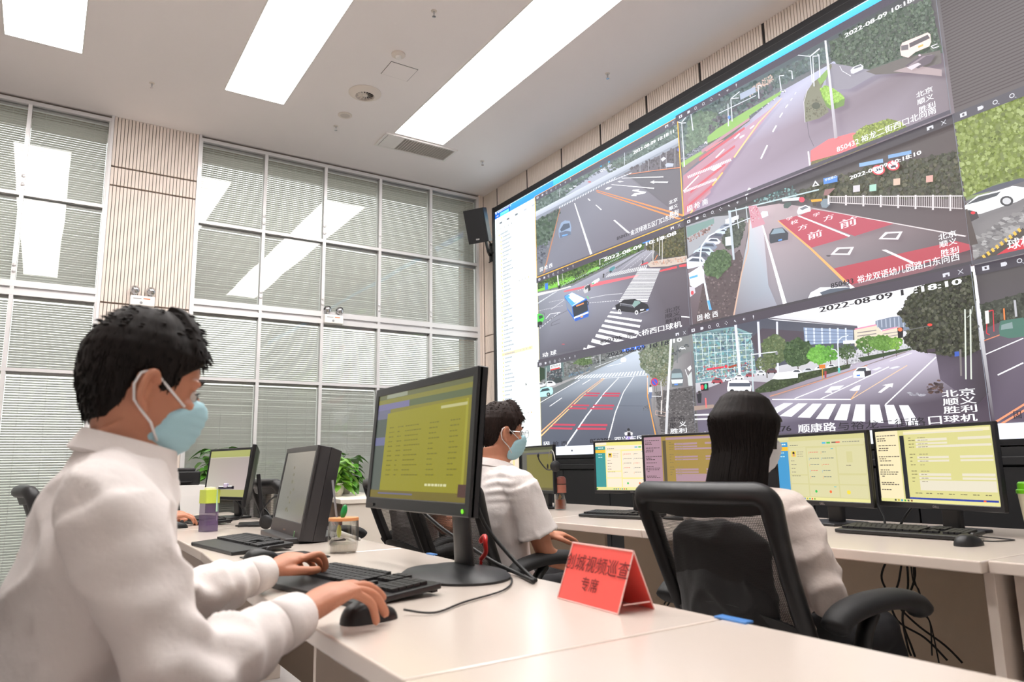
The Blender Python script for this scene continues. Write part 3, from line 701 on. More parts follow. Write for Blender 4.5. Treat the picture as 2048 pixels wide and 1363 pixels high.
# ---- feed 3: crossing with bus and black car
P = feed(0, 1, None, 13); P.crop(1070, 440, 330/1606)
base(P, [(120, 126, 130), (64, 60, 58), (62, 56, 64), (84, 84, 94)])
P.poly([(10, 740), (360, 640), (1050, 290), (1180, 270), (1110, 450), (1490, 420), (1530, 1060), (30, 1330)], [(122, 126, 138), (148, 150, 166), (160, 160, 176), (150, 148, 160), (92, 86, 96), (84, 76, 84), (64, 56, 66), (78, 78, 90)])
P.blobs([(20, 590), (250, 470), (520, 420), (900, 260), (1060, 180), (1060, 280), (700, 440), (350, 620), (20, 700)], 300, 22, GR2)
P.poly([(20, 700), (20, 680), (180, 620), (330, 560), (620, 450), (640, 470), (400, 570), (270, 640)], (116, 190, 60)); P.blobs([(30, 660), (300, 560), (610, 450), (500, 510), (260, 640)], 60, 14, [(96, 160, 50), (140, 206, 80), (60, 100, 40)])
P.blobs([(370, 480), (520, 460), (520, 540), (400, 570)], 50, 24, GR2)
P.poly([(20, 742), (20, 712), (240, 672), (350, 640), (360, 650), (180, 700)], (226, 222, 220)); P.dash((270, 640), (900, 330), 40, 12, (150, 170, 160), .5)
P.pl([(700, 520), (900, 400), (1090, 290)], 5, (90, 86, 92)); P.dash((800, 470), (1090, 280), 26, 14, (80, 84, 92), .6)
P.poly([(1100, 430), (1140, 400), (1490, 345), (1490, 410), (1300, 450), (1130, 460)], (190, 172, 160)); P.blobs([(1130, 410), (1480, 360), (1480, 400), (1160, 440)], 40, 16, [(206, 186, 172), (170, 152, 144), (222, 150, 120)])
P.blobs([(1085, 250), (1160, 180), (1290, 140), (1480, 60), (1490, 340), (1240, 370), (1200, 300), (1110, 290)], 330, 22, [(70, 72, 44), (56, 60, 38), (96, 98, 54), (110, 96, 56), (40, 40, 30)])
for x, y in ((1165, 300), (1228, 250), (1255, 310)): P.line((x, y-150), (x-2, y+100), 5, (196, 192, 190), 8)
P.line((1208, 340), (1180, 390), 6, (230, 120, 60))
P.poly([(1060, 190), (1136, 170), (1134, 214), (1060, 232)], (60, 130, 220)); P.poly([(790, 300), (832, 288), (832, 312), (792, 326)], (120, 170, 220))
P.pl([(645, 440), (645, 382), (720, 355)], 7, (220, 222, 226)); 
P.poly([(290, 690), (500, 640), (640, 600), (1030, 530), (1010, 552), (640, 636), (300, 702)], [(214, 96, 108)]*7); P.poly([(1230, 490), (1395, 448), (1396, 470), (1232, 505)], (216, 62, 72)); P.poly([(1418, 440), (1490, 425), (1492, 452), (1420, 462)], (216, 62, 72)); P.poly([(1046, 432), (1110, 408), (1120, 420), (1050, 444)], (216, 72, 82))
for i in range(20): P.poly([(700+i*20, 560-i*4), (712+i*20, 558-i*4), (748+i*19, 520-i*4.4), (738+i*19, 522-i*4.4)], (212, 212, 216))
for i in range(26):
    t = i/26; y = 790-320*(1-(1-t)**1.35); xl = 840+(1010-840)*(1-(1-t)**1.1)*1.0; xl = 836+(790-y)*.62; xr = 1112+(790-y)*.40; h = 13-8*t
    P.poly([(xl, y-h*.3), (xr, y-h*.2), (xr-4, y+h*.6), (xl-6, y+h*.5)], (222, 222, 226))
for i, y in enumerate([862, 900, 940, 985, 1032, 1080, 1130, 1180, 1240]):
    xl = 800-(y-840)*.80; xr = 1055-max(0, y-930)*.3 if y < 1090 else 978-(y-1130)*2.2
    s = 10+i*2.2; k = .10+i*.022
    xr = {862: 800, 900: 860, 940: 1056, 985: 1040, 1032: 1022, 1080: 1005, 1130: 978, 1180: 866, 1240: 708}[y]; xl = {862: 776, 900: 752, 940: 728, 985: 700, 1032: 672, 1080: 642, 1130: 612, 1180: 572, 1240: 530}[y]
    P.poly([(xl, y-s), (xr, y-s+(xr-xl)*k), (xr-6, y+s*.4+(xr-xl)*k), (xl-12, y+s*.3)], (240, 240, 244))
P.poly([(490, 1240), (560, 1268), (478, 1272)], WHT)
P.pl([(545, 760), (700, 730), (865, 716)], 4, (214, 214, 220)); P.dash((545, 806), (840, 782), 12, 5, (214, 214, 220), .7); P.dash((150, 800), (300, 770), 10, 4, (200, 200, 206), .6)
P.dash((20, 890), (290, 830), 14, 4, (206, 206, 212), .6); P.line((172, 868), (300, 778), 4, (206, 206, 212)); P.dash((36, 1074), (250, 900), 9, 6, (220, 220, 226), .55); P.pl([(120, 960), (160, 915), (262, 898)], 6, (224, 224, 230))
P.dash((430, 690), (640, 600), 10, 4, (214, 214, 220), .6)
for i in range(7): P.poly([(30+i*24, 815-i*16), (50+i*24, 812-i*16), (90+i*24, 780-i*14), (76+i*24, 780-i*14)], (196, 200, 206))
P.dash((920, 480), (1100, 330), 8, 4, (206, 206, 214), .5); P.line((1025, 450), (1155, 310), 4, (210, 210, 218)); P.line((840, 500), (1030, 350), 3, (190, 190, 200))
# bus
P.poly([(300, 740), (375, 702), (520, 770), (540, 900), (535, 940), (405, 986), (330, 870)], (40, 96, 190)); P.poly([(303, 748), (375, 704), (505, 768), (375, 840)], (212, 236, 248)); P.poly([(303, 748), (340, 728), (430, 790), (375, 838)], (70, 160, 220)); P.poly([(340, 750), (400, 722), (480, 762), (400, 806)], (244, 250, 252))
P.poly([(303, 760), (372, 840), (384, 930), (330, 860)], (120, 130, 150)); P.poly([(380, 846), (520, 776), (532, 880), (395, 945)], (34, 40, 50)); P.poly([(415, 832), (490, 804), (490, 816), (418, 844)], (244, 140, 80)); P.poly([(392, 945), (534, 890), (538, 925), (404, 984)], (226, 232, 240)); P.poly([(398, 960), (538, 905), (538, 930), (405, 986)], (40, 84, 180)); P.poly([(458, 940), (482, 932), (482, 944), (460, 952)], (240, 150, 60)); P.pl([(520, 790), (535, 800), (530, 830)], 8, (30, 32, 38))
# black car
P.poly([(796, 830), (850, 800), (880, 774), (990, 770), (1040, 790), (1110, 820), (1128, 860), (1100, 890), (1020, 905), (900, 895), (810, 880)], (26, 26, 32)); P.poly([(960, 830), (985, 785), (1030, 788), (1045, 806), (985, 850)], (118, 150, 146)); P.poly([(848, 818), (880, 808), (960, 830), (968, 852), (850, 832)], (70, 72, 82)); P.pl([(845, 838), (846, 812), (960, 828), (985, 856)], 3, (190, 192, 200))
P.disc((836, 885), 14, 18, (214, 214, 218)); P.disc((1004, 900), 17, 22, (214, 214, 218)); P.disc((836, 885), 6, 9, (60, 60, 66)); P.disc((1004, 900), 8, 10, (60, 60, 66)); P.poly([(1038, 870), (1080, 866), (1070, 880), (1040, 884)], (220, 222, 230)); P.poly([(1098, 870), (1124, 862), (1122, 874), (1100, 882)], (50, 110, 220)); P.pl([(1040, 905), (1120, 880)], 4, (200, 200, 208))
# other traffic
P.poly([(24, 920), (60, 910), (95, 925), (106, 960), (90, 990), (30, 1030)], (66, 196, 62)); P.poly([(50, 930), (88, 926), (92, 950), (54, 966)], (40, 60, 50)); P.disc((70, 1005), 16, 20, (30, 32, 34)); P.poly([(30, 1000), (60, 985), (56, 1040), (32, 1050)], (30, 34, 36)); P.pl([(84, 905), (104, 905), (104, 930)], 3, (40, 44, 44))
P.poly([(485, 690), (495, 650), (530, 625), (552, 640), (552, 690), (500, 716)], (190, 190, 194)); P.poly([(498, 655), (530, 632), (545, 650), (505, 680)], (70, 72, 76)); P.poly([(530, 640), (552, 625), (556, 680), (535, 700)], (46, 46, 52))
P.poly([(566, 610), (590, 590), (640, 564), (646, 585), (600, 620), (572, 632)], (222, 226, 226)); P.poly([(570, 618), (590, 606), (592, 622), (572, 630)], (70, 170, 110)); P.poly([(736, 500), (745, 470), (790, 448), (796, 470), (760, 505)], (70, 130, 140)); P.poly([(740, 505), (755, 490), (765, 505), (745, 516)], (40, 40, 46))
P.disc((684, 530), 8, 8, (30, 30, 34)); P.line((684, 530), (680, 562), 12, (50, 48, 50)); P.disc((1066, 400), 7, 8, (30, 30, 34)); P.line((1066, 402), (1062, 432), 14, (50, 50, 60)); P.line((520, 742), (540, 768), 6, (60, 220, 110))
P.poly([(110, 620), (140, 610), (142, 672), (114, 680)], (50, 110, 210)); P.pl([(40, 620), (60, 610), (160, 596)], 4, (40, 44, 40)); P.pl([(232, 520), (240, 600), (252, 670)], 12, (214, 214, 210)); P.line((275, 480), (288, 590), 5, (170, 176, 174)); P.poly([(240, 640), (262, 632), (264, 664), (244, 672)], (30, 32, 34))
P.poly([(1440, 935), (1526, 942), (1526, 953), (1440, 945)], WHT); P.disc((290, 1208), 16, 5, (170, 70, 80))
P.pl([(120, 990), (230, 930), (330, 880)], 3, (58, 56, 64)); P.pl([(260, 960), (180, 1000), (170, 1030), (260, 1000)], 3, (60, 58, 66))
P.txt('2022-08-09 10:18:08', (685, 400), (1388, 150), 34, WHT, .06)
for b, q in (('北京', (1280, 905)), ('顺义', (1282, 955)), ('胜利', (1286, 1010))): P.txt(b, q, (q[0]+148, q[1]-32), 40, BLK, .02)
P.txt('850395', (652, 1204), (858, 1158), 36, BLK, .05); P.txt('东', (905, 1150), (972, 1138), 46, BLK, .02); P.txt('大桥西口球机', (985, 1134), (1445, 1040), 54, WHT, .03); P.txt('动 球', (88, 1334), (222, 1302), 42, WHT, .03)
finish(P, 'camera_feed', None, (84, 80, 90))
# ---- feed 4: school road with red lanes and a white railing
P = feed(1, 1, None, 14); P.crop(1350, 380, 610/2048)
base(P, [(70, 72, 74), (66, 58, 58), (80, 66, 70), (112, 108, 118)])
P.poly([(520, 120), (700, 90), (960, 120), (2000, 320), (2020, 560), (900, 760), (400, 860)], [(196, 170, 178), (170, 150, 156), (110, 100, 104), (78, 66, 70), (84, 64, 68), (126, 120, 128), (120, 120, 132)])
P.blobs([(800, 30), (1000, -60), (1300, -150), (1900, -260), (1940, 50), (1040, 50), (900, 70)], 420, 28, [(58, 62, 46), (46, 50, 40), (74, 78, 54), (88, 84, 60), (60, 54, 50)])
P.blobs([(520, 60), (800, -30), (840, 50), (560, 100)], 90, 14, [(60, 80, 84), (90, 110, 110), (50, 60, 62), (150, 200, 200)])
P.poly([(80, 240), (260, 180), (380, 170), (380, 260), (200, 400), (100, 480)], (150, 152, 160)); P.poly([(84, 250), (268, 190), (270, 225), (90, 320)], (106, 136, 132)); P.blobs([(90, 320), (260, 230), (240, 280), (100, 350)], 40, 12, [(150, 90, 80), (90, 70, 66), (200, 196, 200)])
P.poly([(90, 540), (380, 260), (520, 190), (500, 260), (400, 860), (130, 930)], [(108, 96, 104), (120, 110, 114), (140, 128, 132), (130, 118, 124), (92, 74, 76), (74, 60, 66)])
P.blobs([(200, 600), (440, 400), (480, 500), (400, 850), (140, 920)], 110, 14, [(98, 82, 86), (80, 66, 70), (122, 104, 104), (66, 54, 58)])
for i in range(9): 
    x, y = 380-i*30, 210+i*34; z = 26+i*5.5
    P.poly([(x-z*1.4, y+z*.5), (x-z, y-z*.1), (x-z*.3, y-z*.5), (x+z*.7, y-z*.45), (x+z*1.2, y+z*.05), (x+z*.9, y+z*.35), (x-z*.6, y+z*.7)], [(204, 208, 220), (120, 130, 150), (190, 206, 222), (90, 90, 104)][i % 4]); P.poly([(x-z*.6, y-z*.05), (x-z*.2, y-z*.35), (x+z*.6, y-z*.3), (x+z*.8, y)], (62, 70, 86))
P.poly([(100, 560), (180, 510), (205, 540), (205, 620), (140, 660), (110, 640)], (224, 228, 236)); P.poly([(105, 585), (160, 568), (162, 582), (108, 598)], (80, 160, 220)); P.poly([(105, 650), (140, 650), (146, 690), (110, 720)], (196, 190, 200)); P.disc((125, 690), 10, 14, (200, 60, 70))
P.blobs([(320, 340), (380, 240), (470, 190), (480, 240), (440, 380), (360, 400)], 130, 20, [(66, 74, 66), (50, 56, 50), (86, 96, 80)]); P.blobs([(205, 500), (260, 420), (340, 400), (388, 440), (385, 510), (300, 590), (215, 570)], 190, 18, [(70, 96, 60), (52, 72, 48), (88, 116, 72)])
P.poly([(350, 320), (390, 312), (395, 372), (352, 376)], (214, 222, 232)); P.poly([(350, 200), (440, 170), (440, 196), (352, 230)], (210, 216, 224))
P.pl([(245, 800), (215, 640), (180, 470), (190, 380), (240, 310), (360, 250), (520, 190)], 14, (218, 226, 238), 5); P.line((252, 806), (236, 742), 16, (80, 160, 216)); P.line((408, 470), (378, 140), 14, (176, 186, 196), 18); P.line((370, 150), (980, 0), 9, (176, 196, 200)); P.line((420, 120), (440, 260), 6, (190, 196, 204)); P.line((490, 110), (500, 220), 6, (180, 190, 196))
P.poly([(470, 480), (505, 300), (520, 190), (600, 190), (640, 640), (700, 780), (410, 860)], [(140, 142, 150), (180, 186, 196), (206, 200, 208), (200, 190, 200), (150, 158, 172), (140, 140, 154), (112, 106, 116)])
P.pl([(512, 200), (505, 400), (460, 560), (405, 860)], 6, (196, 160, 140), 10)
P.poly([(596, 240), (606, 238), (768, 776), (742, 782)], WHT)
P.poly([(505, 110), (560, 105), (620, 230), (530, 260)], (190, 130, 146)); P.blobs([(520, 120), (570, 110), (580, 200), (530, 230)], 30, 7, [(230, 220, 226), (190, 60, 80)])
P.poly([(710, 208), (835, 175), (1190, 315), (930, 390)], (170, 64, 80)); P.poly([(850, 175), (935, 132), (1330, 195), (1480, 230), (1220, 312)], (166, 62, 78)); P.poly([(1080, 528), (1900, 345), (2000, 370), (2010, 400), (1190, 640)], (164, 56, 68)); P.poly([(1190, 640), (1800, 490), (1700, 560), (1230, 660)], (120, 74, 82))
P.pl([(705, 208), (930, 400), (1160, 620)], 6, (244, 160, 90), 20); P.poly([(1165, 615), (1240, 670), (1205, 678)], WHT)
P.poly([(835, 178), (850, 174), (1190, 308), (1182, 318)], (230, 222, 228)); P.poly([(930, 126), (945, 126), (1970, 310), (1960, 318)], (206, 196, 198)); P.poly([(1400, 405), (1430, 402), (1625, 490), (1600, 496)], (226, 218, 222))
for (x0, y0, x1, y1) in ((1058, 388, 1216, 438), (1380, 285, 1542, 335)):
    w = x1-x0; P.poly([(x0+w*.28, y0), (x1, y0-4), (x1-w*.18, y1), (x0, y1-2)], (226, 218, 222)); P.poly([(x0+w*.38, y0+10), (x1-w*.14, y0+7), (x1-w*.28, y1-10), (x0+w*.16, y1-11)], (108, 98, 104))
for b, x, y, s in (('学', 760, 205, 36), ('校', 790, 230, 44), ('方', 838, 268, 56), ('前', 905, 325, 84), ('学', 940, 180, 40), ('方', 1010, 205, 60), ('前', 1120, 248, 100)): P.txt(b, (x, y), (x+s*1.15, y-4), s*.55, (226, 206, 212), .04)
P.poly([(646, 300), (668, 262), (735, 254), (775, 290), (772, 335), (655, 362), (648, 345)], (46, 50, 60)); P.poly([(655, 300), (680, 262), (735, 258), (755, 288)], (120, 140, 156)); P.poly([(706, 336), (732, 330), (732, 340), (708, 346)], (80, 140, 230))
P.poly([(832, 150), (845, 118), (890, 104), (922, 115), (925, 145), (880, 158), (840, 168)], (232, 232, 238)); P.poly([(850, 128), (890, 110), (910, 120), (868, 138)], (100, 104, 114)); P.poly([(742, 105), (755, 88), (790, 82), (795, 105), (770, 126), (745, 124)], (60, 76, 74)); P.poly([(588, 160), (600, 145), (635, 145), (640, 175), (600, 192)], (206, 216, 226))
P.poly([(990, 90), (1010, 62), (1050, 62), (1055, 100), (1030, 124), (1000, 120)], (110, 124, 136)); P.poly([(730, 62), (850, 50), (850, 72), (735, 80)], (204, 206, 210)); P.disc((865, 68), 20, 18, (224, 60, 80)); P.poly([(925, 68), (1000, 62), (1000, 78), (930, 84)], (220, 150, 40)); P.poly([(935, 84), (965, 82), (960, 110), (940, 110)], (60, 50, 40)); P.poly([(1020, 0), (1090, -10), (1040, 40), (1010, 40)], (130, 90, 90))
for i in range(62):
    x = 1045+i*14.6; yt = 44-i*.05; yb = 92+i*.78
    P.line((x, yt), (x, yb-6), 4, (196, 186, 188))
    if i % 8 == 0: P.line((x, yt-6), (x, yb+8), 13, (206, 198, 200))
P.line((1040, 48), (1945, 44), 7, (204, 196, 198)); P.line((1040, 86), (1945, 128), 6, (196, 188, 190))
for x, y, c in ((1230, 5, (196, 190, 196)), (1340, 0, (150, 196, 180)), (1500, -40, (200, 170, 150)), (1720, -60, (206, 150, 140))): P.poly([(x-20, y-30), (x+26, y-36), (x+26, y+8), (x-20, y+14)], c)
P.poly([(1010, -75), (1105, -92), (1105, -52), (1012, -34)], (64, 120, 206)); P.txt('学校路口', (1020, -62), (1098, -74), 16, WHT); P.poly([(935, -18), (955, -60), (985, -28)], (226, 226, 226)); P.poly([(948, -26), (956, -46), (970, -30)], (60, 60, 60))
P.poly([(1250, -175), (1410, -206), (1412, -180), (1252, -150)], (120, 160, 206)); P.poly([(1445, -230), (1600, -262), (1602, -238), (1446, -206)], (110, 150, 196))
for x, y in ((1380, -130), (1478, -160)):
    P.disc((x, y), 44, 34, (206, 60, 70), 20); P.disc((x, y), 33, 25, (230, 226, 230), 20)
P.txt('30', (1358, -120), (1404, -130), 24, (40, 44, 70), .08); P.line((1455, -180), (1505, -140), 7, (206, 60, 70)); P.poly([(1462, -156), (1496, -164), (1498, -150), (1464, -142)], (50, 50, 60))
P.poly([(900, 745), (925, 690), (990, 655), (1160, 650), (1235, 668), (1200, 690)], (232, 234, 240)); P.poly([(985, 690), (1060, 664), (1180, 656), (1215, 674), (1010, 715)], (70, 78, 92)); P.disc((960, 735), 24, 20, (50, 60, 90)); P.disc((1045, 444), 16, 5, (60, 54, 60))
P.txt('2022-08-09 10:18:10', (1185, -82), (1668, -216), 26, WHT, .06)
for b, q in (('北京', (1784, 336)), ('顺义', (1790, 386)), ('胜利', (1800, 444))): P.txt(b, q, (q[0]+120, q[1]-24), 40, WHT, .02)
P.txt('850433', (1062, 662), (1212, 628), 34, BLK, .05); P.txt('裕龙双语幼儿园路口东向西', (1240, 622), (1925, 472), 50, WHT, .02); P.txt('固 枪 西', (165, 878), (302, 846), 38, WHT, .02)
finish(P, 'camera_feed', None, (72, 68, 74))
# ---- feed 5: street with red bars and parked cars
P = feed(0, 2, None, 15); P.crop(1060, 640, 340/1655)
base(P, [(110, 118, 116), (120, 122, 122), (88, 86, 90), (76, 80, 94)])
P.poly([(90, 830), (480, 560), (900, 360), (1040, 290), (1110, 330), (1170, 520), (1180, 700), (1280, 1190), (600, 1260), (100, 1240)], [(88, 94, 106), (132, 138, 150), (176, 188, 202), (200, 208, 220), (188, 198, 212), (150, 160, 176), (110, 118, 132), (74, 76, 90), (68, 72, 86), (72, 78, 92)])
P.blobs([(90, 430), (350, 370), (700, 320), (1000, 260), (1040, 300), (700, 380), (420, 520), (100, 640)], 280, 20, [(110, 120, 116), (84, 92, 90), (140, 140, 140), (160, 160, 164), (90, 84, 84)])
P.poly([(88, 450), (150, 470), (165, 560), (90, 600)], (40, 58, 44)); P.poly([(150, 450), (330, 400), (335, 560), (150, 600)], (92, 112, 112)); P.poly([(170, 500), (320, 460), (320, 560), (170, 600)], (60, 70, 76)); P.blobs([(170, 510), (320, 470), (320, 550), (170, 590)], 40, 12, [(200, 210, 214), (90, 60, 60), (50, 50, 54)])
P.poly([(200, 440), (306, 412), (308, 464), (204, 490)], (230, 232, 234)); P.poly([(204, 478), (295, 456), (296, 470), (206, 490)], (206, 60, 60)); P.txt('重庆鸡公煲小吃', (208, 470), (302, 444), 26, (40, 30, 34), .04)
P.blobs([(430, 420), (500, 360), (600, 350), (610, 420), (520, 440)], 110, 14, [(90, 116, 70), (70, 92, 56), (120, 140, 96)]); P.blobs([(380, 520), (540, 490), (590, 460), (590, 490), (450, 540), (390, 560)], 60, 10, [(90, 110, 140), (120, 110, 110), (60, 60, 66), (110, 160, 190)])
carrow(P, 560, 450, 5, 40, -14, 20, [(60, 64, 62), (90, 92, 96), (40, 44, 44)]); carrow(P, 760, 375, 5, 34, -9, 16, [(210, 212, 216), (110, 112, 116)])
P.poly([(340, 590), (420, 560), (590, 490), (596, 498), (450, 566), (250, 652), (140, 690), (150, 660)], (150, 148, 150))
for x, y, s in ((115, 625, 40), (205, 612, 52)): P.poly([(x-s, y+s*.4), (x-s, y), (x-s*.4, y-s*.45), (x+s*.4, y-s*.4), (x+s, y), (x+s, y+s*.35), (x-s*.4, y+s*.7)], (226, 228, 232)); P.poly([(x-s*.6, y), (x-s*.3, y-s*.3), (x+s*.35, y-s*.3), (x+s*.5, y)], (50, 54, 60))
P.poly([(235, 590), (250, 565), (310, 560), (326, 585), (320, 604), (260, 610)], (50, 58, 60)); P.line((165, 650), (168, 460), 9, (150, 158, 156))
P.poly([(90, 690), (110, 665), (180, 645), (225, 655), (234, 690), (228, 715), (180, 740), (94, 750)], (170, 226, 226)); P.poly([(104, 700), (130, 668), (186, 658), (205, 682)], (50, 64, 70)); P.disc((188, 722), 18, 20, (40, 46, 48)); P.disc((188, 722), 8, 9, (150, 160, 160))
for i in range(24): P.poly([(440+i*30, 572-i*1.8), (455+i*30, 572-i*1.8), (502+i*28.5, 536-i*2), (490+i*28.5, 536-i*2)], (222, 226, 230))
P.pl([(700, 568), (1150, 536)], 4, (226, 228, 232)); P.line((90, 812), (495, 580), 5, WHT); P.line((200, 838), (320, 755), 6, WHT); P.line((520, 624), (600, 575), 5, WHT)
P.pl([(720, 565), (500, 730), (300, 920), (100, 1100)], 4, (246, 176, 120), 12); P.pl([(735, 568), (520, 740), (310, 938), (104, 1138)], 4, (246, 196, 130), 12)
P.pl([(875, 558), (740, 700), (560, 930), (340, 1250)], 5, (240, 242, 246), 15); P.pl([(1020, 548), (920, 700), (840, 900), (770, 1170)], 5, (236, 238, 242), 12); P.line((640, 460), (860, 376), 4, (226, 228, 234)); P.line((760, 450), (900, 420), 4, (226, 228, 234))
for y, x0, x1, x2, x3, h in ((708, 560, 695, 740, 890, 12), (826, 420, 590, 630, 830, 15), (1015, 240, 455, 510, 765, 18)):
    for d in (0, h*2.0):
        P.poly([(x0-d, y-h/2+d), (x1-d*.8, y-h/2+d+4), (x1-d*.8-8, y+h/2+d+4), (x0-d-12, y+h/2+d)], (184, 62, 84)); P.poly([(x2-d, y-h/2+d+2), (x3-d*.4, y-h/2+d+4), (x3-d*.4-4, y+h/2+d+6), (x2-d-10, y+h/2+d+4)], (184, 62, 84))
P.pl([(880, 832), (1110, 835)], 3, (66, 70, 82)); P.blobs([(1110, 830), (1170, 820), (1170, 880), (1110, 880)], 20, 9, [(120, 122, 128), (80, 80, 86)])
P.poly([(1172, 540), (1200, 500), (1400, 420), (1500, 330), (1590, 300), (1650, 1150), (1280, 1190), (1200, 900)], [(150, 148, 150), (150, 146, 148), (140, 138, 140), (120, 116, 120), (110, 106, 110), (84, 80, 84), (96, 92, 94), (124, 120, 122)])
P.blobs([(1230, 700), (1620, 640), (1650, 1140), (1300, 1180)], 420, 13, [(112, 108, 110), (84, 80, 82), (134, 130, 130), (62, 58, 60)], 1.6)
P.blobs([(1080, 320), (1180, 240), (1380, 180), (1420, 300), (1410, 460), (1330, 560), (1240, 600), (1170, 520), (1100, 460)], 420, 20, [(94, 110, 84), (70, 84, 66), (120, 132, 104), (150, 150, 128), (170, 176, 164)]); P.blobs([(1240, 560), (1350, 420), (1370, 600), (1330, 660), (1280, 640)], 60, 14, [(110, 112, 84), (130, 130, 96)])
P.pl([(1170, 540), (1170, 740), (1220, 980), (1265, 1190)], 7, (226, 150, 70), 12); P.pl([(1170, 560), (1178, 720)], 6, (214, 214, 216)); P.line((1320, 640), (1305, 915), 8, (150, 140, 136)); P.line((1308, 780), (1305, 915), 12, (206, 200, 196)); P.pl([(1245, 915), (1250, 880), (1350, 900), (1345, 935), (1245, 918)], 5, (176, 150, 140))
P.line((1240, 640), (1234, 860), 8, (110, 110, 112)); P.disc((1240, 602), 36, 40, (192, 50, 70), 20); P.disc((1240, 602), 27, 30, (60, 80, 190), 20); P.line((1222, 578), (1260, 628), 8, (192, 50, 70)); P.line((1255, 640), (1262, 745), 7, (100, 100, 100)); P.pl([(1210, 740), (1306, 742)], 7, (210, 210, 212)); P.line((1302, 600), (1308, 735), 6, (226, 226, 230))
P.disc((1200, 638), 9, 11, (60, 50, 46)); P.poly([(1186, 655), (1214, 652), (1218, 700), (1186, 702)], (226, 228, 232)); P.poly([(1188, 700), (1214, 700), (1210, 762), (1190, 762)], (90, 104, 140))
P.poly([(1390, 170), (1412, 168), (1372, 878), (1350, 878)], (226, 230, 232)); P.poly([(1350, 878), (1376, 878), (1362, 1160), (1338, 1160)], (190, 190, 194))
P.poly([(1400, 560), (1405, 500), (1430, 475), (1490, 475), (1512, 510), (1520, 580), (1512, 640), (1410, 650)], (92, 100, 106)); P.poly([(1408, 520), (1500, 515), (1512, 560), (1404, 566)], (140, 160, 166)); P.poly([(1402, 580), (1518, 575), (1512, 612), (1410, 620)], (206, 210, 212)); P.poly([(1432, 622), (1466, 620), (1466, 632), (1432, 634)], (80, 130, 220))
carrow(P, 1430, 330, 4, 40, -26, 34, [(206, 208, 210), (90, 94, 96), (226, 228, 230)]); P.poly([(1560, 550), (1600, 500), (1620, 640), (1570, 640)], (190, 196, 196)); P.poly([(1556, 470), (1590, 440), (1600, 470), (1580, 500)], (226, 226, 230)); P.line((1538, 480), (1566, 560), 6, (226, 226, 230)); P.line((1462, 250), (1460, 420), 7, (90, 96, 100))
P.poly([(922, 250), (1136, 205), (1138, 270), (925, 310)], (56, 104, 214)); [P.line((950+i*52, 300-i*9), (950+i*52, 262-i*9), 6, WHT) for i in range(4)]
P.poly([(908, 395), (915, 370), (950, 362), (965, 380), (960, 404), (915, 412)], (232, 234, 238)); P.line((708, 300), (708, 430), 6, (196, 200, 204)); P.line((560, 375), (652, 365), 4, (220, 220, 224))
P.disc((986, 1066), 13, 16, (30, 30, 34)); P.poly([(945, 1095), (975, 1080), (1000, 1080), (1028, 1095), (1024, 1120), (950, 1120)], (206, 204, 206)); P.poly([(976, 1090), (1004, 1090), (1010, 1140), (974, 1140)], (34, 30, 38)); P.poly([(960, 1130), (1024, 1130), (1028, 1190), (958, 1190)], (140, 120, 190)); P.pl([(946, 1068), (966, 1085), (1006, 1085), (1026, 1066)], 3, (50, 50, 54))
P.txt('2022-08-09 10:18', (775, 362), (1375, 236), 38, (36, 38, 46), .06); P.txt(':10', (1385, 232), (1502, 206), 38, WHT, .06)
P.txt('北京', (1385, 990), (1538, 965), 44, BLK, .02); P.txt('顺', (1388, 1046), (1452, 1038), 44, BLK, .02); P.txt('义', (1480, 1034), (1550, 1024), 44, WHT, .03); P.txt('胜利', (1394, 1102), (1552, 1086), 44, WHT, .03)
P.txt('850399', (610, 1200), (808, 1180), 40, BLK, .05); P.txt('双兴东区南', (848, 1190), (1215, 1165), 54, WHT, .03); P.txt('门东', (1232, 1165), (1384, 1158), 54, BLK, .02); P.txt('向西', (1396, 1158), (1552, 1146), 44, WHT, .03); P.txt('固', (160, 1225), (212, 1221), 42, WHT, .03); P.txt('枪 西', (246, 1222), (388, 1212), 42, BLK, .02)
finish(P, 'camera_feed', None, (84, 82, 90))
# ---- feed 6: crossing by the glass building
P = feed(1, 2, None, 16); P.crop(1370, 600, 678/2048)
base(P, [(240, 240, 246), (246, 246, 250), (60, 50, 62), (80, 74, 88)])
P.poly([(60, 560), (270, 480), (560, 500), (1300, 310), (1400, 300), (1600, 330), (1830, 560), (1860, 740), (70, 830)], [(98, 88, 98), (104, 94, 104), (110, 98, 110), (170, 160, 178), (190, 182, 200), (120, 110, 122), (66, 56, 66), (64, 52, 66), (96, 90, 110)])
P.poly([(46, 190), (320, 130), (470, 100), (1040, 150), (1060, 270), (1040, 300), (60, 500)], (74, 76, 88))
P.poly([(460, 100), (560, 90), (1062, 150), (1040, 160), (540, 120)], (206, 206, 212)); P.line((470, 104), (1040, 158), 6, (96, 92, 100))
P.poly([(46, 190), (300, 160), (400, 200), (430, 440), (330, 460), (66, 500)], (116, 150, 156)); P.blobs([(50, 200), (300, 170), (400, 220), (425, 430), (70, 480)], 260, 16, [(96, 150, 176), (146, 186, 186), (84, 96, 110), (190, 210, 208), (120, 200, 206), (70, 80, 120), (170, 180, 130)])
for i in range(10): P.line((62+i*38, 200+(i > 6)*20), (82+i*37, 478-i*4), 3, (206, 220, 222))
for i in range(8): P.line((48+i*4, 212+i*38), (410+i*3, 200+i*32), 3, (196, 214, 216))
P.blobs([(80, 400), (410, 370), (420, 440), (75, 490)], 70, 10, [(200, 200, 196), (206, 70, 80), (230, 226, 220), (90, 60, 60), (60, 110, 160)]); P.disc((252, 400), 9, 9, (214, 40, 60)); P.poly([(265, 400), (315, 386), (316, 398), (268, 412)], (150, 60, 40)); P.poly([(135, 412), (240, 398), (240, 408), (136, 424)], (214, 50, 70))
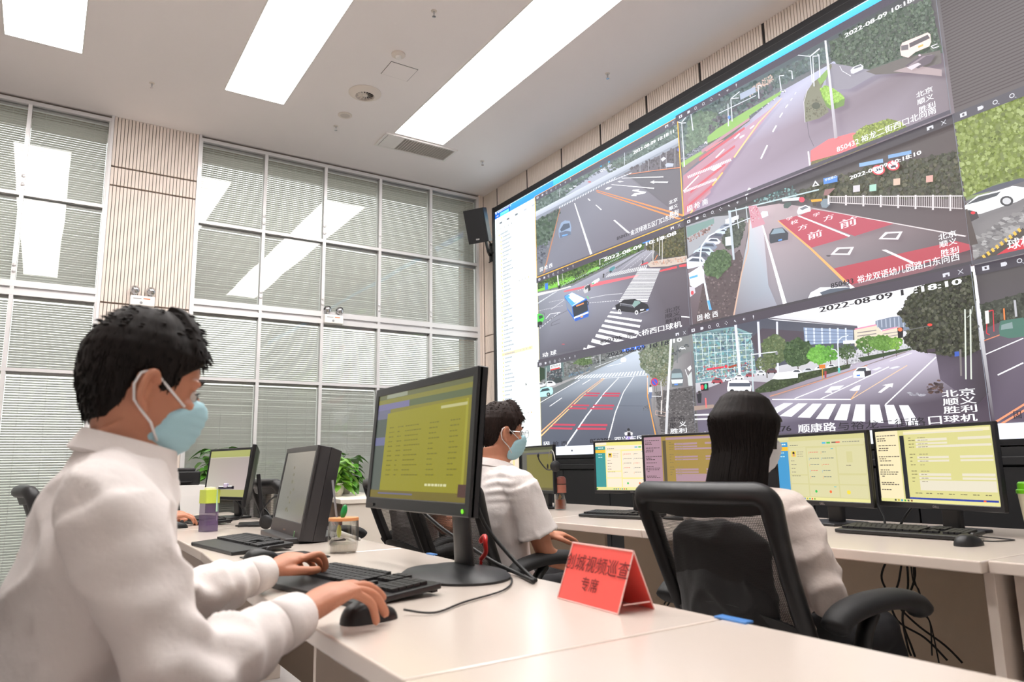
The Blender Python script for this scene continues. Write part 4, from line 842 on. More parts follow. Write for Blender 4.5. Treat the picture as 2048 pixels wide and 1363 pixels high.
P.poly([(470, 170), (720, 190), (720, 300), (440, 320), (400, 230)], (70, 62, 72)); P.poly([(720, 165), (1020, 180), (1020, 255), (730, 270)], (132, 148, 176)); [P.line((735+i*48, 168), (738+i*48, 262), 10, (196, 204, 220)) for i in range(6)]; [P.line((722, 185+i*22), (1018, 196+i*16), 3, (84, 96, 124)) for i in range(4)]
for x0, x1, w in ((308, 335, 16), (446, 462, 14), (560, 566, 12)): P.line((x0, 130), (x1, 450), w, (206, 208, 222))
P.poly([(1025, 180), (1165, 150), (1190, 190), (1290, 160), (1320, 210), (1320, 260), (1030, 280)], (206, 196, 176)); P.line((1030, 176), (1165, 148), 8, (240, 130, 160)); P.line((1195, 186), (1288, 162), 7, (240, 130, 160)); [P.line((1045, 198+i*20), (1160, 182+i*20), 6, (130, 120, 120)) for i in range(3)]; [P.line((1200, 205+i*20), (1300, 190+i*18), 5, (140, 130, 130)) for i in range(3)]
P.poly([(1155, 125), (1260, 100), (1370, 95), (1370, 210), (1290, 160), (1190, 180), (1155, 145)], (112, 122, 142)); [P.line((1165+i*26, 122-i*4), (1168+i*26, 165), 7, (160, 168, 184)) for i in range(7)]
for x in (830, 850, 870, 890, 912): P.dash((x, 80+(x-830)*.1), (x+2, 124), 7, 4, (190, 188, 200), .6)
P.line((960, 255), (1040, 250), 20, (236, 236, 240)); P.blobs([(960, 300), (1100, 290), (1360, 270), (1390, 300), (1180, 330), (1010, 400), (940, 380)], 90, 12, [(196, 196, 204), (120, 116, 124), (230, 230, 236)])
def tree(c, rx, ry, n, cols, s=14):
    P.blobs([(c[0]+rx*math.cos(a*PI/8)*P.rnd.uniform(.85, 1.1), c[1]+ry*math.sin(a*PI/8)*P.rnd.uniform(.85, 1.1)) for a in range(16)], n, s, cols); 
for c, rx, ry, cols in (((545, 300), 80, 90, [(90, 108, 70), (70, 90, 56), (120, 130, 90)]), ((500, 380), 60, 50, [(80, 96, 60), (110, 120, 84)]), ((690, 320), 90, 90, [(60, 84, 52), (46, 66, 42), (84, 108, 66)]), ((820, 330), 70, 60, [(110, 180, 66), (90, 156, 54), (130, 200, 84)]), ((890, 320), 50, 50, [(100, 170, 60), (80, 140, 50)]), ((990, 310), 56, 48, [(76, 100, 58), (60, 80, 48)]), ((1120, 270), 70, 50, [(90, 130, 56), (70, 104, 46)]), ((1210, 260), 80, 50, [(84, 128, 50), (110, 156, 66)]), ((1290, 260), 40, 40, [(140, 190, 70), (100, 150, 56)])):
    P.line((c[0], c[1]+ry*.7), (c[0]+4, c[1]+ry+40), 6, (60, 50, 44)); tree(c, rx, ry, int(rx*ry/50)+20, cols)
carrow(P, 210, 492, 6, 66, -12, 32, [(150, 60, 70), (206, 208, 214), (90, 60, 66), (226, 226, 232)]); carrow(P, 620, 455, 5, 70, -12, 36, [(226, 228, 234), (196, 200, 206)])
P.poly([(440, 540), (540, 480), (720, 440), (1020, 385), (1010, 412), (760, 480), (560, 550), (440, 565)], (50, 60, 40)); P.blobs([(450, 540), (700, 450), (1010, 390), (760, 470), (520, 555)], 110, 12, [(56, 70, 42), (40, 50, 32), (76, 92, 56)])
P.poly([(1060, 350), (1380, 290), (1390, 300), (1090, 375)], (44, 60, 36)); P.poly([(520, 575), (1060, 410), (1320, 318), (1390, 305), (1100, 400), (560, 585)], (130, 118, 122)); P.pl([(530, 582), (860, 480), (1120, 395)], 4, (200, 130, 100))
P.poly([(272, 530), (280, 490), (330, 480), (400, 485), (420, 520), (415, 555), (300, 556), (274, 550)], (226, 228, 230)); P.poly([(285, 500), (415, 500), (412, 522), (284, 522)], (70, 76, 90)); P.disc((302, 552), 14, 14, (30, 30, 34)); P.disc((390, 554), 14, 14, (30, 30, 34))
P.poly([(545, 475), (570, 440), (660, 430), (700, 445), (700, 470), (580, 480)], (232, 232, 236))
P.poly([(1034, 440), (1060, 408), (1110, 402), (1140, 425), (1140, 455), (1100, 468), (1036, 470)], (226, 228, 234)); P.poly([(1048, 430), (1068, 412), (1110, 408), (1112, 430)], (60, 64, 74)); P.poly([(1100, 430), (1142, 425), (1142, 450), (1105, 465)], (46, 42, 50)); P.poly([(1055, 452), (1076, 450), (1076, 460), (1055, 462)], (70, 120, 230))
for p, q, w in (((680, 595), (1030, 458), 5), ((835, 598), (1250, 404), 5), ((1228, 632), (1535, 345), 7), ((545, 600), (1020, 600), 5), ((1255, 370), (1390, 320), 3)): P.line(p, q, w, WHT)
P.line((1020, 600), (1360, 395), 4, (230, 190, 150)); P.line((1060, 550), (1020, 600), 5, (240, 170, 110))
P.poly([(1184, 558), (1234, 518), (1210, 514), (1276, 502), (1270, 528), (1256, 522), (1202, 560)], WHT); P.poly([(860, 560), (900, 522), (980, 515), (950, 540), (900, 548), (910, 560)], (214, 214, 222)); P.poly([(1010, 545), (1050, 520), (1080, 512), (1070, 545), (1040, 550)], (214, 214, 222)); P.poly([(1145, 422), (1190, 405), (1210, 410), (1170, 426)], (206, 206, 216)); P.poly([(1250, 412), (1300, 398), (1320, 404), (1270, 418)], (206, 206, 216))
for i in range(11):
    xt, xb = 645+i*84, 560+i*104; 
    if i > 8: continue
    P.poly([(xt-30+i*3, 622+i*1.6), (xt+26+i*3, 622+i*1.6), (xb+64-i*2-(8-i)*9, 696+i*7.5), (xb-10-i*3-(8-i)*9, 692+i*8)], (232, 232, 238))
for y in (690, 716): P.poly([(60, y), (170, y-4), (170, y+6), (60, y+8)], (226, 226, 230))
P.poly([(66, 640), (190, 630), (200, 650), (70, 668)], (150, 130, 120)); P.poly([(110, 505), (158, 500), (160, 545), (116, 550)], (30, 30, 34)); P.disc((122, 526), 9, 16, (220, 60, 70)); P.disc((143, 522), 8, 16, (60, 190, 130)); P.disc((104, 556), 8, 9, (50, 44, 44)); P.poly([(88, 568), (118, 562), (116, 622), (96, 622)], (34, 34, 40)); P.line((142, 590), (146, 650), 8, (226, 100, 100))
P.line((420, 320), (430, 560), 9, (176, 190, 196)); P.line((418, 330), (575, 312), 6, (206, 210, 216)); P.disc((572, 322), 8, 10, (120, 120, 126)); P.pl([(950, 440), (940, 250), (965, 225), (1005, 214)], 9, (200, 206, 214), 5); P.line((950, 440), (948, 410), 14, (90, 180, 170)); P.pl([(942, 320), (925, 300), (900, 296)], 5, (206, 210, 216))
P.poly([(828, 392), (866, 390), (866, 412), (830, 416)], (200, 110, 40)); P.line((848, 410), (850, 475), 5, (200, 140, 50)); P.poly([(860, 430), (874, 430), (872, 470), (862, 470)], (150, 50, 60))
P.poly([(1530, 300), (1810, 300), (1850, 560), (1780, 640), (1560, 480)], [(66, 58, 70), (58, 50, 58), (50, 42, 50), (54, 46, 56), (84, 74, 90)]); P.blobs([(1480, 520), (1560, 480), (1580, 560), (1500, 570)], 20, 14, [(60, 50, 56), (90, 60, 50)], 2)
P.blobs([(1310, 90), (1400, -60), (1600, -150), (1760, -170), (1800, 300), (1720, 340), (1560, 330), (1420, 310), (1340, 250), (1380, 180)], 760, 20, [(58, 62, 48), (44, 46, 38), (76, 80, 58), (34, 32, 30), (92, 92, 74)])
for x, x2 in ((1718, 1724), (1750, 1756)): P.line((x, 60), (x2, 480), 9, (200, 206, 196)); 
P.pl([(1765, 40), (1755, 90), (1730, 110)], 4, (170, 176, 170)); P.line((1690, 300), (1695, 460), 12, (110, 104, 104)); P.poly([(1655, 315), (1682, 312), (1684, 340), (1656, 344)], (50, 80, 170))
P.poly([(1310, 170), (1346, 168), (1344, 230), (1314, 232)], (26, 24, 28)); P.disc((1327, 181), 14, 12, (240, 110, 70)); P.disc((1506, 153), 15, 8, (230, 60, 50)); P.line((1346, 190), (1500, 160), 5, (90, 90, 90)); P.poly([(1490, 300), (1540, 296), (1540, 318), (1492, 320)], (60, 50, 60))
P.blobs([(1380, 560), (1480, 565), (1470, 580), (1390, 575)], 14, 10, [(150, 146, 160), (190, 190, 200)], 2.4); 
P.txt('2022-08-09 1', (838, 76), (1344, -20), 34, BLK, .06); P.txt('0:18:10', (1356, -24), (1694, -92), 34, WHT, .06)
for b, q in (('北京', (1580, 585)), ('顺义', (1586, 634)), ('胜利', (1590, 684)), ('球机', (1592, 738))): P.txt(b, q, (q[0]+200, q[1]-14), 40, WHT, .03)
P.txt('850276', (480, 800), (668, 790), 32, BLK, .05); P.txt('顺康路', (712, 796), (940, 786), 48, WHT, .03); P.txt('与裕龙二街路', (952, 784), (1484, 752), 46, BLK); P.txt('口', (1500, 748), (1578, 744), 44, WHT, .03); P.txt('动 球', (118, 828), (230, 822), 34, WHT, .02)
finish(P, 'camera_feed', None, (76, 70, 80))
# ---- right column
P = feed(2, 0, None, 17); P.t = lambda p: p
base(P, [(62, 56, 58), (62, 56, 58), (70, 62, 64), (66, 58, 60)])
for i in range(46): P.raw([(COLS[3], 2.84+i*.018), (COLS[2], 2.84+i*.018), (COLS[2], 2.846+i*.018), (COLS[3], 2.846+i*.018)], [srgb((74, 66, 68))]*4)
P.m.build('idle_tile', M_led, vw, off=VOFF)
P = feed(2, 1, None, 18); P.crop(1840, 120, 208/525)
base(P, [(130, 160, 60), (120, 150, 60), (100, 92, 90), (108, 104, 106)])
P.poly([(230, 720), (1200, 300), (1200, 900), (270, 1030)], (112, 108, 110)); P.blobs([(270, 900), (700, 640), (900, 700), (900, 900), (280, 1020)], 300, 18, [(160, 156, 156), (120, 116, 118), (90, 86, 90), (180, 178, 178)], 2.2)
P.blobs([(165, 320), (300, 250), (530, 170), (1100, 0), (1100, 500), (520, 600), (400, 620), (230, 700), (200, 500)], 1000, 22, [(128, 146, 60), (104, 120, 46), (150, 166, 84), (80, 92, 40), (168, 184, 110)])
P.poly([(230, 720), (420, 650), (600, 600), (900, 560), (900, 640), (300, 740)], (90, 88, 92))
P.poly([(232, 745), (300, 690), (400, 665), (480, 640), (560, 650), (560, 690), (500, 720), (320, 780), (240, 790)], (236, 238, 240)); P.poly([(245, 735), (310, 694), (420, 668), (400, 690), (320, 716)], (60, 64, 70)); P.disc((450, 716), 34, 26, (50, 50, 54)); P.disc((450, 716), 22, 17, (190, 190, 194)); P.poly([(260, 690), (380, 640), (520, 600), (560, 610), (400, 660)], (70, 72, 84)); P.poly([(255, 760), (300, 770), (310, 800), (270, 820), (258, 800)], (50, 44, 48)); P.disc((280, 775), 12, 8, (200, 40, 50))
P.poly([(232, 760), (252, 755), (305, 930), (262, 940)], (66, 56, 54)); P.poly([(270, 1020), (420, 940), (530, 850), (560, 870), (400, 1000)], (60, 54, 50)); P.dash((330, 1000), (530, 850), 9, 20, (220, 170, 60), .5); P.poly([(350, 1020), (560, 880), (900, 800), (900, 1020)], (186, 40, 52))
P.txt('球机', (455, 958), (590, 930), 50, WHT, .03)
finish(P, 'camera_feed', None, (84, 82, 90))
P = feed(2, 2, None, 19); P.crop(1370, 600, 678/2048)
base(P, [(70, 66, 66), (70, 66, 66), (70, 56, 70), (92, 84, 98)])
P.blobs([(1770, 30), (2100, -60), (2600, -200), (2600, 100), (1900, 130), (1790, 180)], 300, 24, [(66, 70, 60), (50, 52, 48), (84, 88, 76)]); P.poly([(1800, 240), (2100, 150), (2600, 60), (2600, 760), (1860, 720)], [(74, 66, 76), (96, 86, 100), (100, 90, 104), (84, 74, 90), (78, 68, 84)])
P.pl([(1810, 245), (1905, 210)], 6, (200, 120, 90)); P.pl([(1845, 210), (1825, 200), (1830, 70), (1865, 60), (1870, 190)], 6, (196, 50, 60)); P.poly([(1815, 66), (1838, 62), (1842, 140), (1820, 144)], (220, 214, 210)); P.poly([(1900, 170), (1910, 125), (2048, 105), (2080, 180), (2060, 220), (1960, 230), (1905, 215)], (66, 104, 92)); P.poly([(1915, 150), (1980, 132), (1985, 170), (1912, 180)], (120, 140, 140))
P.line((1995, 0), (2005, 100), 14, (170, 170, 176)); P.line((1930, 50), (1934, 120), 9, (230, 120, 60)); P.line((1818, 328), (2048, 230), 6, WHT); P.line((1893, 452), (2048, 378), 8, WHT); P.line((1860, 748), (2100, 600), 12, (240, 140, 100)); P.line((1900, 755), (2130, 620), 12, (240, 140, 100)); P.txt('固 枪', (1992, 716), (2110, 700), 44, BLK, .03)
finish(P, 'camera_feed', None, (70, 66, 74))
# columns beyond the frame of the photo: plain idle picture tiles
P = Pic(wall2d, wallemb, (SY0, COLS[3], ROWT[3], ROWT[0])); base(P, [(70, 64, 66), (66, 60, 62), (64, 58, 60), (70, 64, 66)]); P.m.build('idle_tile', M_led, vw, off=VOFF)
# header, list, bottom strip
P = Pic(wall2d, wallemb, (SY0, SY1, SZ0, SZ1)); P.crop(970, 360, 120/1636)
def RW(y0, y1, z0, z1, c, c2=None): P.raw([(y0, z0), (y1, z0), (y1, z1), (y0, z1)], [srgb(c)]*2+[srgb(c2 or c)]*2)
RW(SY0, SY1, ROWT[0], SZ1-.004, (70, 186, 250), (92, 206, 252)); RW(SY0, SY1, SZ1-.006, SZ1, (225, 240, 250)); RW(SY0, COLS[0], ROWT[0]-.001, ROWT[0]+.006, (226, 238, 248))
RW(5.2, SY1, ROWT[0], SZ1-.006, (62, 150, 238), (70, 170, 244)); RW(5.96, SY1, ROWT[0], SZ1-.006, (30, 104, 206)); RW(5.98, 6.155, ROWT[0]+.002, ROWT[0]+.04, (90, 216, 240))
P.txt('视频图像综合应用平台', (340, 905), (710, 700), 34, WHT, .04); P.disc((303, 912), 20, 26, WHT); P.disc((303, 912), 11, 14, (30, 104, 206)); P.txt('监控', (318, 1010), (372, 980), 36, WHT, .05); P.txt('实时预览', (440, 930), (640, 830), 26, (200, 250, 252))
P.m.build('header_bar', M_led, vw, off=VOFF)
P = Pic(wall2d, wallemb, (COLS[0]+.004, SY1, SZ0+.076, ROWT[0]))
RW(COLS[0]+.004, SY1, SZ0+.076, ROWT[0], (244, 252, 252), (242, 254, 254)); RW(COLS[0]+.004, COLS[0]+.012, SZ0, ROWT[0], (210, 200, 150))
rn = random.Random(3)
for i in range(48):
    z = 3.43-i*.0415; ind = (6.19 if i < 1 else 6.155)-rn.choice((0, 0, .012))
    if i == 31: RW(5.60, 6.16, z-.014, z+.020, (255, 226, 178))
    RW(ind-.025, ind, z-.010, z+.010, (250, 214, 150)); x = ind-.04
    for k in range(rn.randint(5, 11)):
        w = rn.uniform(.010, .016); RW(x-w, x, z-.007, z+.008, (150, 158, 168)); x -= w+.004
    if i in (14, 31, 46):
        for k in range(4): RW(5.64+k*.055, 5.652+k*.055, z-.004, z+.012, (236, 170, 90) if k == 0 else (170, 170, 170))
for k, y in enumerate((6.16, 6.02, 5.86, 5.70, 5.56)): RW(y-.05, y, 3.545, 3.565, (120, 126, 134) if k < 3 else (190, 196, 204))
for k in range(5): RW(6.20-k*.07, 6.21-k*.07, 3.482, 3.494, (90, 100, 110))
z = onx(1052, 768, XS); P.raw([(z.y, z.z+.02), (z.y-.02, z.z-.006), (z.y, z.z-.014)], [srgb((60, 60, 60))]*3)
P.m.build('list_panel', M_led, vw, off=VOFF)
P = Pic(wall2d, wallemb, (SY0, SY1, SZ0, SZ0+.08)); RW(SY0, SY1, SZ0, SZ0+.076, (232, 238, 246)); RW(5.03, 5.05, 1.14, 1.155, (70, 70, 76))
P.m.build('status_strip', M_led, vw, off=VOFF)
# ================================================================ furniture
DT = .75; TH = .034
def slab(poly, name, label, group='long white workstation desks', legs=(), panel=None, loc=None):
    loc = loc or (sum(p[0] for p in poly)/len(poly), sum(p[1] for p in poly)/len(poly), 0)
    t = thing(name, label, 'desk', loc, 0, group)
    m = MB().prism(poly, DT-TH, DT); o = m.build('desktop', M_desk, t, off=loc)
    b = o.modifiers.new('b', 'BEVEL'); b.width = .004; b.segments = 2; b.limit_method = 'ANGLE'
    for lo, hi in legs: MB().bb(lo, hi, .002).build('side_panel', M_desk, t, off=loc)
    if panel: MB().bb(panel[0], panel[1], .002).build('modesty_panel', M_beige if panel[0][0] > 2 else mat('shaded_panel', (112, 96, 82), .6), t, off=loc)  # nearer row's panel darkened: shadow under the desk put into its colour
    return t
slab([(.43, -.9), (1.065, -.9), (1.065, .939), (.43, .939)], 'workstation_desk', 'white desktop nearest the camera, empty apart from a blue strip at its seam', legs=[((.80, -.88, .0), (1.03, -.85, DT-TH))], panel=((.98, -.84, .12), (1.0, .85, DT-TH)))
slab([(.432, .943), (1.066, .943), (1.075, 1.7), (1.10, 2.41), (.478, 2.41), (.445, 1.8)], 'workstation_desk', 'white desktop under the large screen and the red tent card', legs=[((.80, .945, .0), (1.02, .97, DT-TH))], panel=((1.0, .96, .12), (1.02, 2.36, DT-TH)))
slab([(.479, 2.414), (1.10, 2.414), (1.12, 3.0), (1.17, 3.86), (.515, 3.86), (.505, 2.8)], 'workstation_desk', 'white desktop under the all in one computer and the glass jar', legs=[((.80, 2.416, .0), (1.02, 2.44, DT-TH))], panel=((1.03, 2.44, .12), (1.05, 3.8, DT-TH)))
slab([(.517, 3.864), (1.13, 3.864), (1.12, 5.3), (.62, 5.3)], 'workstation_desk', 'white desktop behind the purple water bottle, with two slim screens', legs=[((.80, 3.866, .0), (1.1, 3.89, DT-TH)), ((.72, 5.26, 0), (1.1, 5.28, DT-TH))])
# right hand row, facing the video wall
slab([(2.17, 1.01), (3.24, 1.01), (3.24, 2.34), (2.17, 2.34)], 'workstation_desk', 'white desk of the long haired person, under two screens', legs=[((2.24, 1.012, 0), (3.2, 1.04, DT-TH))], panel=((2.94, 1.05, .05), (2.96, 2.3, DT-TH)))
slab([(2.17, 2.344), (3.24, 2.344), (3.24, 3.50), (2.17, 3.12)], 'workstation_desk', 'white desk between the brown tea bottle and the long haired person', legs=[((2.40, 2.37, 0), (3.0, 2.395, DT-TH))], panel=((2.90, 2.4, .05), (2.92, 3.28, DT-TH)))
slab([(2.17, 3.124), (3.24, 3.504), (3.24, 4.75), (2.25, 4.75)], 'workstation_desk', 'white desk in front of the masked man with short sleeves', legs=[((2.30, 4.72, 0), (3.2, 4.745, DT-TH))], panel=((2.94, 3.5, .05), (2.96, 4.7, DT-TH)))
slab([(2.235, -.6), (3.24, -.6), (3.24, 1.006), (2.20, 1.006)], 'workstation_desk', 'white desk end at the picture edge, with the green lidded cup', legs=[((2.29, .90, 0), (3.2, .985, DT-TH))], panel=((2.94, -.5, .05), (2.96, .88, DT-TH)))
# low white cabinets at the back with plants
M_cab = mat('cabinet_white', (238, 228, 214), .4)
def cabinet(loc, rz, L, D, Hh, lb, shelves=2, name='low_cabinet'):
    """open shelves to -X, length along Y"""
    t = thing(name, lb, 'cabinet', loc, rz, 'low white cabinets under the windows')
    MB().bb((-.02, -L/2-.01, Hh-.03), (D, L/2+.01, Hh), .003).build('cabinet_top', M_cab, t)
    n = max(1, round(L/.8))
    for i in range(n+1):
        y = -L/2+.012+i*(L-.024)/n; MB().bb((0, y-.01, 0), (D-.01, y+.01, Hh-.03)).build('side_panel', M_cab, t)
    MB().bb((D-.02, -L/2, 0), (D-.005, L/2, Hh-.03)).build('back_panel', M_cab, t)
    for k in range(shelves): MB().bb((.01, -L/2+.02, .06+k*(Hh-.1)/2.0), (D-.02, L/2-.02, .08+k*(Hh-.1)/2.0)).build('shelf', M_beige if k else M_cab, t)
    return t
cabinet((1.80, 5.32, 0), math.radians(-9), 1.35, .40, .83, 'low white open cabinet topped with a row of potted plants and red bags inside')
cabinet((1.25, 6.44, 0), math.radians(90), .95, .30, .90, 'low white cabinet under the window, topped with one dark green plant')
t = thing('low_cabinet', 'white box cabinet carrying the black printer', 'cabinet', (.76, 5.95, 0), 0, 'low white cabinets under the windows')
MB().bb((-.24, -.25, 0), (.28, .25, .93), .004).build('body', M_white, t); MB().bb((-.2, -.254, .1), (.24, -.25, .86)).build('door', M_white, t)
# --------------------------------------------------------------- plants
M_leaf = mat('pothos_leaf', (112, 164, 50), .38, var=.35, vscale=14, trans=0, coat=.2); M_leafd = mat('dark_pothos_leaf', (74, 128, 40), .4, var=.3, vscale=14)
M_pot = mat('white_pot', (226, 218, 204), .35, var=.05); M_soil = mat('soil', (60, 44, 34), .9)
def plant(loc, seed, s, lb, lm, glass=False, group='potted plants on the low cabinets'):
    t = thing('potted_plant', lb, 'plant', loc, 0, group); R = random.Random(seed)
    MB().lathe([(.001, 0), (.040*s, 0), (.052*s, .03*s), (.056*s, .075*s), (.050*s, .10*s), (.045*s, .10*s), (.044*s, .088*s), (.001, .088*s)], n=22).build('pot', M_pot, t, smooth=True, angle=40)
    MB().lathe([(.001, .088*s), (.044*s, .088*s), (.044*s, .09*s), (.001, .092*s)], n=14).build('soil', M_soil, t)
    st = MB(); lf = MB()
    for k in range(54):
        a = R.uniform(0, 2*PI); r = R.uniform(.02, .10)*s; h = R.uniform(.12, .29)*s; droop = R.random() < .25
        if droop: h = R.uniform(.07, .12)*s; r = R.uniform(.05, .09)*s
        tip = Vector((r*math.cos(a), r*math.sin(a), h)); mid = Vector((tip.x*.4, tip.y*.4, max(h, .1*s)*.9+.02))
        st.tube([(0, 0, .085*s), mid, tip], .0016*s, n=5)
        L = R.uniform(.065, .11)*s; w = L*.42; d = Vector((math.cos(a+R.uniform(-.6, .6)), math.sin(a+R.uniform(-.6, .6)), R.uniform(-.7, .35))).normalized()
        sd = d.cross(Vector((R.uniform(-.3, .3), R.uniform(-.3, .3), 1))).normalized(); nn = sd.cross(d)
        rows = [(0, .05), (.12, .75), (.3, 1), (.55, .82), (.8, .4), (1, .02)]
        vs = []
        for q, ww in rows:
            c = tip+d*L*q+Vector((0, 0, -L*.28*q*q))
            vs += [c-sd*w*ww-nn*w*ww*.25*-1, c, c+sd*w*ww+nn*w*ww*.25]
        fs = []
        for i in range(len(rows)-1):
            b = i*3; fs += [(b, b+1, b+4, b+3), (b+1, b+2, b+5, b+4)]
        lf.add(vs, fs)
    st.build('stems', M_leafd, t); o = lf.build('foliage', lm, t, smooth=True)
    return t
pl = [((1.93, 5.86, .83), 1.0, M_leaf, 'leafy green potted plant farthest along the row, by the window'), ((1.92, 5.70, .83), .95, M_leaf, 'potted plant second from the window in the row on the cabinet'),
      ((1.89, 5.53, .83), 1.0, M_leaf, 'potted plant in the middle of the row on the cabinet'), ((1.86, 5.36, .83), 1.0, M_leaf, 'potted plant fourth from the window in the row on the cabinet'), ((1.84, 5.20, .83), .95, M_leaf, 'potted plant half hidden behind the large screen, nearest end of the row'),
      ((2.05, 5.62, .83), 1.1, M_leafd, 'tall plant in the back of the row, against the window'),
      ((1.20, 6.27, .90), 1.15, M_leafd, 'dark green potted plant alone under the window behind an office chair')]
for i, (l, s, m, lb) in enumerate(pl): plant(l, 40+i, s, lb, m)
M_red = mat('red_bag', (176, 26, 34), .5, bump=.3, bscale=60)
t = thing('red_bag', 'red bag with a loop handle lying inside the open cabinet', 'bag', (1.93, 5.34, .447), math.radians(-9), 'red bags in the cabinet')
MB().box((.05, 0, .09), (.2, .26, .17), None, .03).build('body', M_red, t, smooth=True); MB().tube(smooth_path([(-.05, .10, .15), (-.08, .05, .22), (-.08, -.03, .22), (-.05, -.08, .15)]), .007).build('handle', M_red, t)
t = thing('red_bag', 'dark red box bag in the cabinet bay nearest the large screen', 'bag', (1.88, 5.02, .447), math.radians(-9), 'red bags in the cabinet')
MB().box((.06, 0, .11), (.2, .24, .21), None, .01).build('body', mat('dark_red_bag', (140, 20, 28), .5), t)
# --------------------------------------------------------------- office chair
def mesh_mat():
    m = bpy.data.materials.new('black_chair_mesh'); m.use_nodes = True; nt = m.node_tree; nt.nodes.clear()
    out = nt.nodes.new('ShaderNodeOutputMaterial'); mx = nt.nodes.new('ShaderNodeMixShader'); tr = nt.nodes.new('ShaderNodeBsdfTransparent'); df = nt.nodes.new('ShaderNodeBsdfPrincipled')
    df.inputs['Base Color'].default_value = (.022, .02, .02, 1); df.inputs['Roughness'].default_value = .7
    tc = nt.nodes.new('ShaderNodeTexCoord'); sp = nt.nodes.new('ShaderNodeSeparateXYZ'); nt.links.new(tc.outputs['Object'], sp.inputs[0])
    o = []
    for ax in ('Y', 'Z'):
        a = nt.nodes.new('ShaderNodeMath'); a.operation = 'MULTIPLY'; a.inputs[1].default_value = 2*PI/.0042; nt.links.new(sp.outputs[ax], a.inputs[0])
        b = nt.nodes.new('ShaderNodeMath'); b.operation = 'SINE'; nt.links.new(a.outputs[0], b.inputs[0]); o.append(b)
    mn = nt.nodes.new('ShaderNodeMath'); mn.operation = 'MINIMUM'; nt.links.new(o[0].outputs[0], mn.inputs[0]); nt.links.new(o[1].outputs[0], mn.inputs[1])
    g = nt.nodes.new('ShaderNodeMath'); g.operation = 'GREATER_THAN'; g.inputs[1].default_value = -.25; nt.links.new(mn.outputs[0], g.inputs[0])
    nt.links.new(g.outputs[0], mx.inputs[0]); nt.links.new(df.outputs[0], mx.inputs[1]); nt.links.new(tr.outputs[0], mx.inputs[2]); nt.links.new(mx.outputs[0], out.inputs[0])
    return m
M_mesh = mesh_mat(); M_seat = mat('black_seat_fabric', (24, 23, 24), .85, bump=.4, bscale=500, sheen=.2); M_pad = mat('soft_black_pad', (20, 20, 22), .6, bump=.2, bscale=300)
